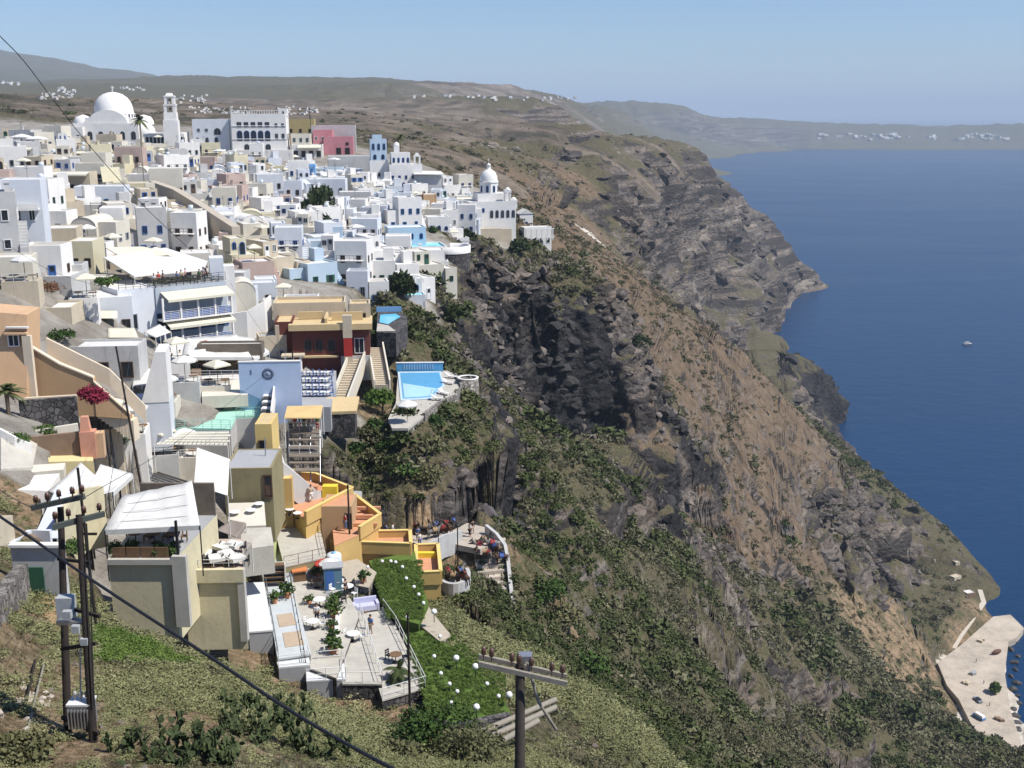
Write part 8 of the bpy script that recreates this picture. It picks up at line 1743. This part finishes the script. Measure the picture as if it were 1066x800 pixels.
def near_fill():
    """more low houses and terraces in the gaps between the restaurants; none may stand in front of what is already built"""
    bpy.context.view_layer.update()
    rg = random.Random(31); occ = []; rect = []
    def proj(q):
        f = q[1]*CP-(q[2]-HC)*SP; w = q[1]*SP+(q[2]-HC)*CP; return (CU+F*q[0]/f, CV-F*w/f, f) if f > 5 else None
    for o in bpy.data.objects:
        if o.type != 'MESH' or o.get('kind') in ('structure','stuff') or not o.users_collection or o.name.split('.')[0] in ('cable','wire','pole','post','crossarm','down_lead'): continue
        bb = [o.matrix_world @ Vector(c) for c in o.bound_box]; x0,x1 = min(b.x for b in bb), max(b.x for b in bb); y0,y1 = min(b.y for b in bb), max(b.y for b in bb)
        if y0 > 170 or y1 < 60 or x1-x0 > 24: continue
        occ.append((x0,x1,y0,y1)); pr = [q for q in map(proj, bb) if q]
        if pr: rect.append((min(q[0] for q in pr), max(q[0] for q in pr), min(q[1] for q in pr), max(q[1] for q in pr), min(q[2] for q in pr)))
    poly_u = [(0,270),(290,270),(330,330),(290,480),(180,500),(0,500)]; made = []; kinds = ['cream','white','grey','sand coloured','white','bluish white']; mm = {'cream':CREAM,'white':WHITE,'grey':GREYW,'sand coloured':SAND,'bluish white':BLUEW}
    for t in range(5000):
        if len(made) >= 60: break
        D = rg.uniform(82,168); u = rg.uniform(-10,320); p0 = P(u,300,D); z = hz(p0.x,p0.y); p = Vector((p0.x,p0.y,z)); q = proj(p)
        if not q or not 258 < q[1] < 505 or (q[1] > 330 and q[0] > 215): continue
        w, d, h = rg.uniform(2.6,5.2), rg.uniform(2.2,4.5), rg.choice((.9,1.1,2.0,2.4,2.8))
        if any(p.x-w/2 < x1 and p.x+w/2 > x0 and p.y < y1 and p.y+d > y0 for x0,x1,y0,y1 in occ): continue
        k = F/q[2]; U0,U1,V0,V1 = q[0]-w/2*k, q[0]+w/2*k, q[1]-h*k, q[1]; hid = 0
        for a0,a1,b0,b1,f in rect:
            if f > q[2]: hid += max(0,min(U1,a1)-max(U0,a0))*max(0,min(V1,b1)-max(V0,b0))
        if hid > .3*(U1-U0)*(V1-V0): continue
        occ.append((p.x-w/2,p.x+w/2,p.y,p.y+d)); rect.append((U0,U1,V0,V1,q[2])); TAKEN.append((p.x,p.y+d/2,max(w,d)/2))
        ck = rg.choice(kinds); H = House('house' if h > 1.5 else 'terrace', 'x', 'house' if h > 1.5 else 'terrace', p, rg.uniform(-.1,.3)); b = H.block(-w/2,w/2,0,d,-1,h,mm[ck],par=.25 if h > 1.5 else .0 if rg.random() < .4 else .6, roof=rg.choice((ROOF,PAVE,GREYC,ROOF)))
        if h > 1.5: H.row(b,'F',max(1,int(w/1.8)),.15,.85,1.7,rg.choice(('plain','door','window')),rg.choice((WBROWN,WBLUE,WGREY)))
        elif rg.random() < .8:
            g = P(0,0,1)*0+p+Vector((rg.uniform(-w*.25,w*.25),d*.5,h+.09)); made.append(('p',g,'white' if rg.random() < .5 else 'cream',None))
            for j in range(2): wtable(p+Vector((w*(.28-.56*j),d*.35,h+.09)), 0, f'small brown table on the {ck} terrace').update() if False else None
        made.append(('h',H.root,ck,h))
    cl = {}
    for m_ in made:
        loc = m_[1].location if m_[0] == 'h' else m_[1]; L = sorted(LAND, key=lambda k: (LAND[k]-loc).length)[0]; cl.setdefault((m_[0], m_[2], m_[3] and m_[3] > 1.5, L), []).append((loc, m_))
    print('NEARFILL', len(made))
    for (k, ck, tall, L), ms in cl.items():
        ms.sort(key=lambda a: (LAND[L]-a[0]).length)
        for i, (loc, m_) in enumerate(ms):
            if k == 'h': m_[1]['label'] = f'{ck} low {"one room house" if tall else "walled roof terrace"} among the restaurants, {ORD[i]} {L}'
            else: (parasol if ck == 'white' else cparasol)(loc, i, f'{ck} parasol on a low roof terrace, {ORD[i]} {L}')
def hand_fill():
    for i,(u,v,w,d,h,m,lab) in enumerate(((14,296,4.2,4,2.6,CREAM,'small cream house under the corner house at the photo edge'),(44,284,4.6,4,2.8,WHITE,'white house with brown door between corner house and red roof garden'),(72,300,3.4,3.5,2.4,GREYW,'little grey house beside the small yellow porch house'),(100,310,3.2,3,2.2,CREAM,'little cream house uphill of the white pyramid shade'),(22,312,3.6,3,1.6,SAND,'low sand walled yard above the peach tower'),(88,330,3.0,2.6,1.8,WHITE,'low white outbuilding beside the thin cream awning'),(190,416,3.6,3,1.5,GREYW,'low grey terrace wall inland of the mint terrace'),(182,396,3.4,3,1.6,WHITE,'small white terrace inland of the brown steps'),(170,440,2.6,3,1.8,CREAM,'cream box house between sloping house and mint terrace'),(165,492,4.0,3,1.4,GREYW,'grey terrace wall behind the big white awning'),(135,470,3.0,4,1.3,WHITE,'white sloped yard wall beside the leaning black pole'),(112,468,2.6,3,1.6,SAND,'sand yard wall beside the terracotta chimney'),(190,498,3.2,3,1.8,CREAM,'cream service house behind the white sail'),(262,345,3.4,3,2.2,WHITE,'white house block between tall tower and red hotel'),(285,372,3.6,3,2.6,SAND,'sand coloured wall house at the red hotel corner'),(225,420,3.2,2.5,1.6,CREAM,'cream parapet house above the mint terrace'),(395,312,3.4,4,2.8,WHITE,'white house at the seaward foot of the town above the small pool'),(372,304,3.6,4,3.2,BLUEW,'bluish house just uphill of the red hotel roof'))):
        p, d0 = hit(u, v); H = House('house', lab, 'house', p, random.uniform(.0,.35)); b = H.block(-w/2, w/2, 0, d, -1, h, m, par=.3, roof=(ROOF,PAVE,GREYC)[i%3])
        if h > 1.9: H.row(b,'F',max(1,int(w/1.7)),.1,.85,1.75,('plain','door','window')[i%3],(WBROWN,WBLUE,WGREY)[i%3]); H.row(b,'R',1,.8,.8,1.0,'window',WBROWN)
        else: H.rail([(-w/2+.1,.1,h+.3),(w/2-.1,.1,h+.3)], .8, DARK if i%2 else RAILW)
        TAKEN.append((p.x,p.y+d/2,w*.6))
        if h < 1.9:
            q = p+Vector((0,d*.5,h+.1)); (parasol,cparasol)[i%2](q, i, f'{("white","cream")[i%2]} parasol on the {lab[:60]}' if len(lab.split()) < 10 else f'parasol over the {" ".join(lab.split()[:8])}')
            for sx in (-1,1): wtable(q+Vector((sx*w*.28,-.4,0)), 0, f'brown table, {("landward","seaward")[sx > 0]} end of the {" ".join(lab.split()[:10])}')
    for i,(u,v,D) in enumerate(((196,386,124),(188,380,126),(180,384,125),(176,374,128),(186,372,128),(199,376,127))): person(('red','pink','white','black','blue','beige')[i],('blue','black','grey','beige','black','blue')[i], hit(u,v)[0], i, f'person in {("red","pink","white","black","blue","beige")[i]} walking in the lane beside the tented restaurant', pose=i%2)
hand_town(); hand_fill(); near_fill(); town()
# ------------------------------------------------------------------ far villages: pale specks on the hills
def far():
    rg = random.Random(8); m = MB()
    for (u0,u1,v0,v1,n,s) in ((40,75,98,104,16,5),(58,80,92,97,9,5),(175,215,100,108,14,5),(195,260,112,119,26,5),(288,330,112,120,18,5),(500,600,102,106,12,6),(0,20,86,90,7,5),(430,500,99,103,8,6),(110,150,92,95,8,5)) if True else ((0,70,80,112,26,9),(30,140,84,112,30,9),(170,290,92,118,44,8),(285,330,108,122,10,8),(500,600,101,106,16,9),(430,520,97,104,10,9),(0,40,112,135,10,7),(150,230,84,92,10,9)):
        for i in range(int(n*1.8)):
            u, v = rg.uniform(u0,u1), rg.uniform(v0,v1); p, d = hit(u, v, 600, 8500)
            if d > 8000: continue
            k = d/2600; m.box((p.x,p.y,p.z+1.5*k), (s*k*rg.uniform(.6,1.7), s*k*rg.uniform(.6,1.4), 5*k*rg.uniform(.6,1.3)), 0, rg.uniform(0,1.5))
    o = m.build('far_villages', mat('far_whitewash',(.60,.58,.54),.9,.1,.01)); tag(o, 'pale specks of far villages scattered over the hills', None, None, 'stuff')
    m = MB()
    for k in range(46):
        u = rg.choice((rg.gauss(928,9), rg.gauss(1012,16), rg.uniform(850,1066))); p, d = hit(min(u,1064), rg.uniform(140,146), 6500, 9000)
        if d < 8900 and p.z > 5: m.box((p.x,p.y,p.z+4), (rg.uniform(14,46),rg.uniform(14,30),11*rg.uniform(.7,1.3)), 0, rg.random())
    o = m.build('island_village', mat('far_whitewash',(0,0,0))); tag(o, 'pale specks of houses on the distant island', None, None, 'stuff')
far()
NOPLANT += [(x-r*.8, x+r*.8, y-r*.8, y+r*.8) for x, y, r in TAKEN]
build_scrub()
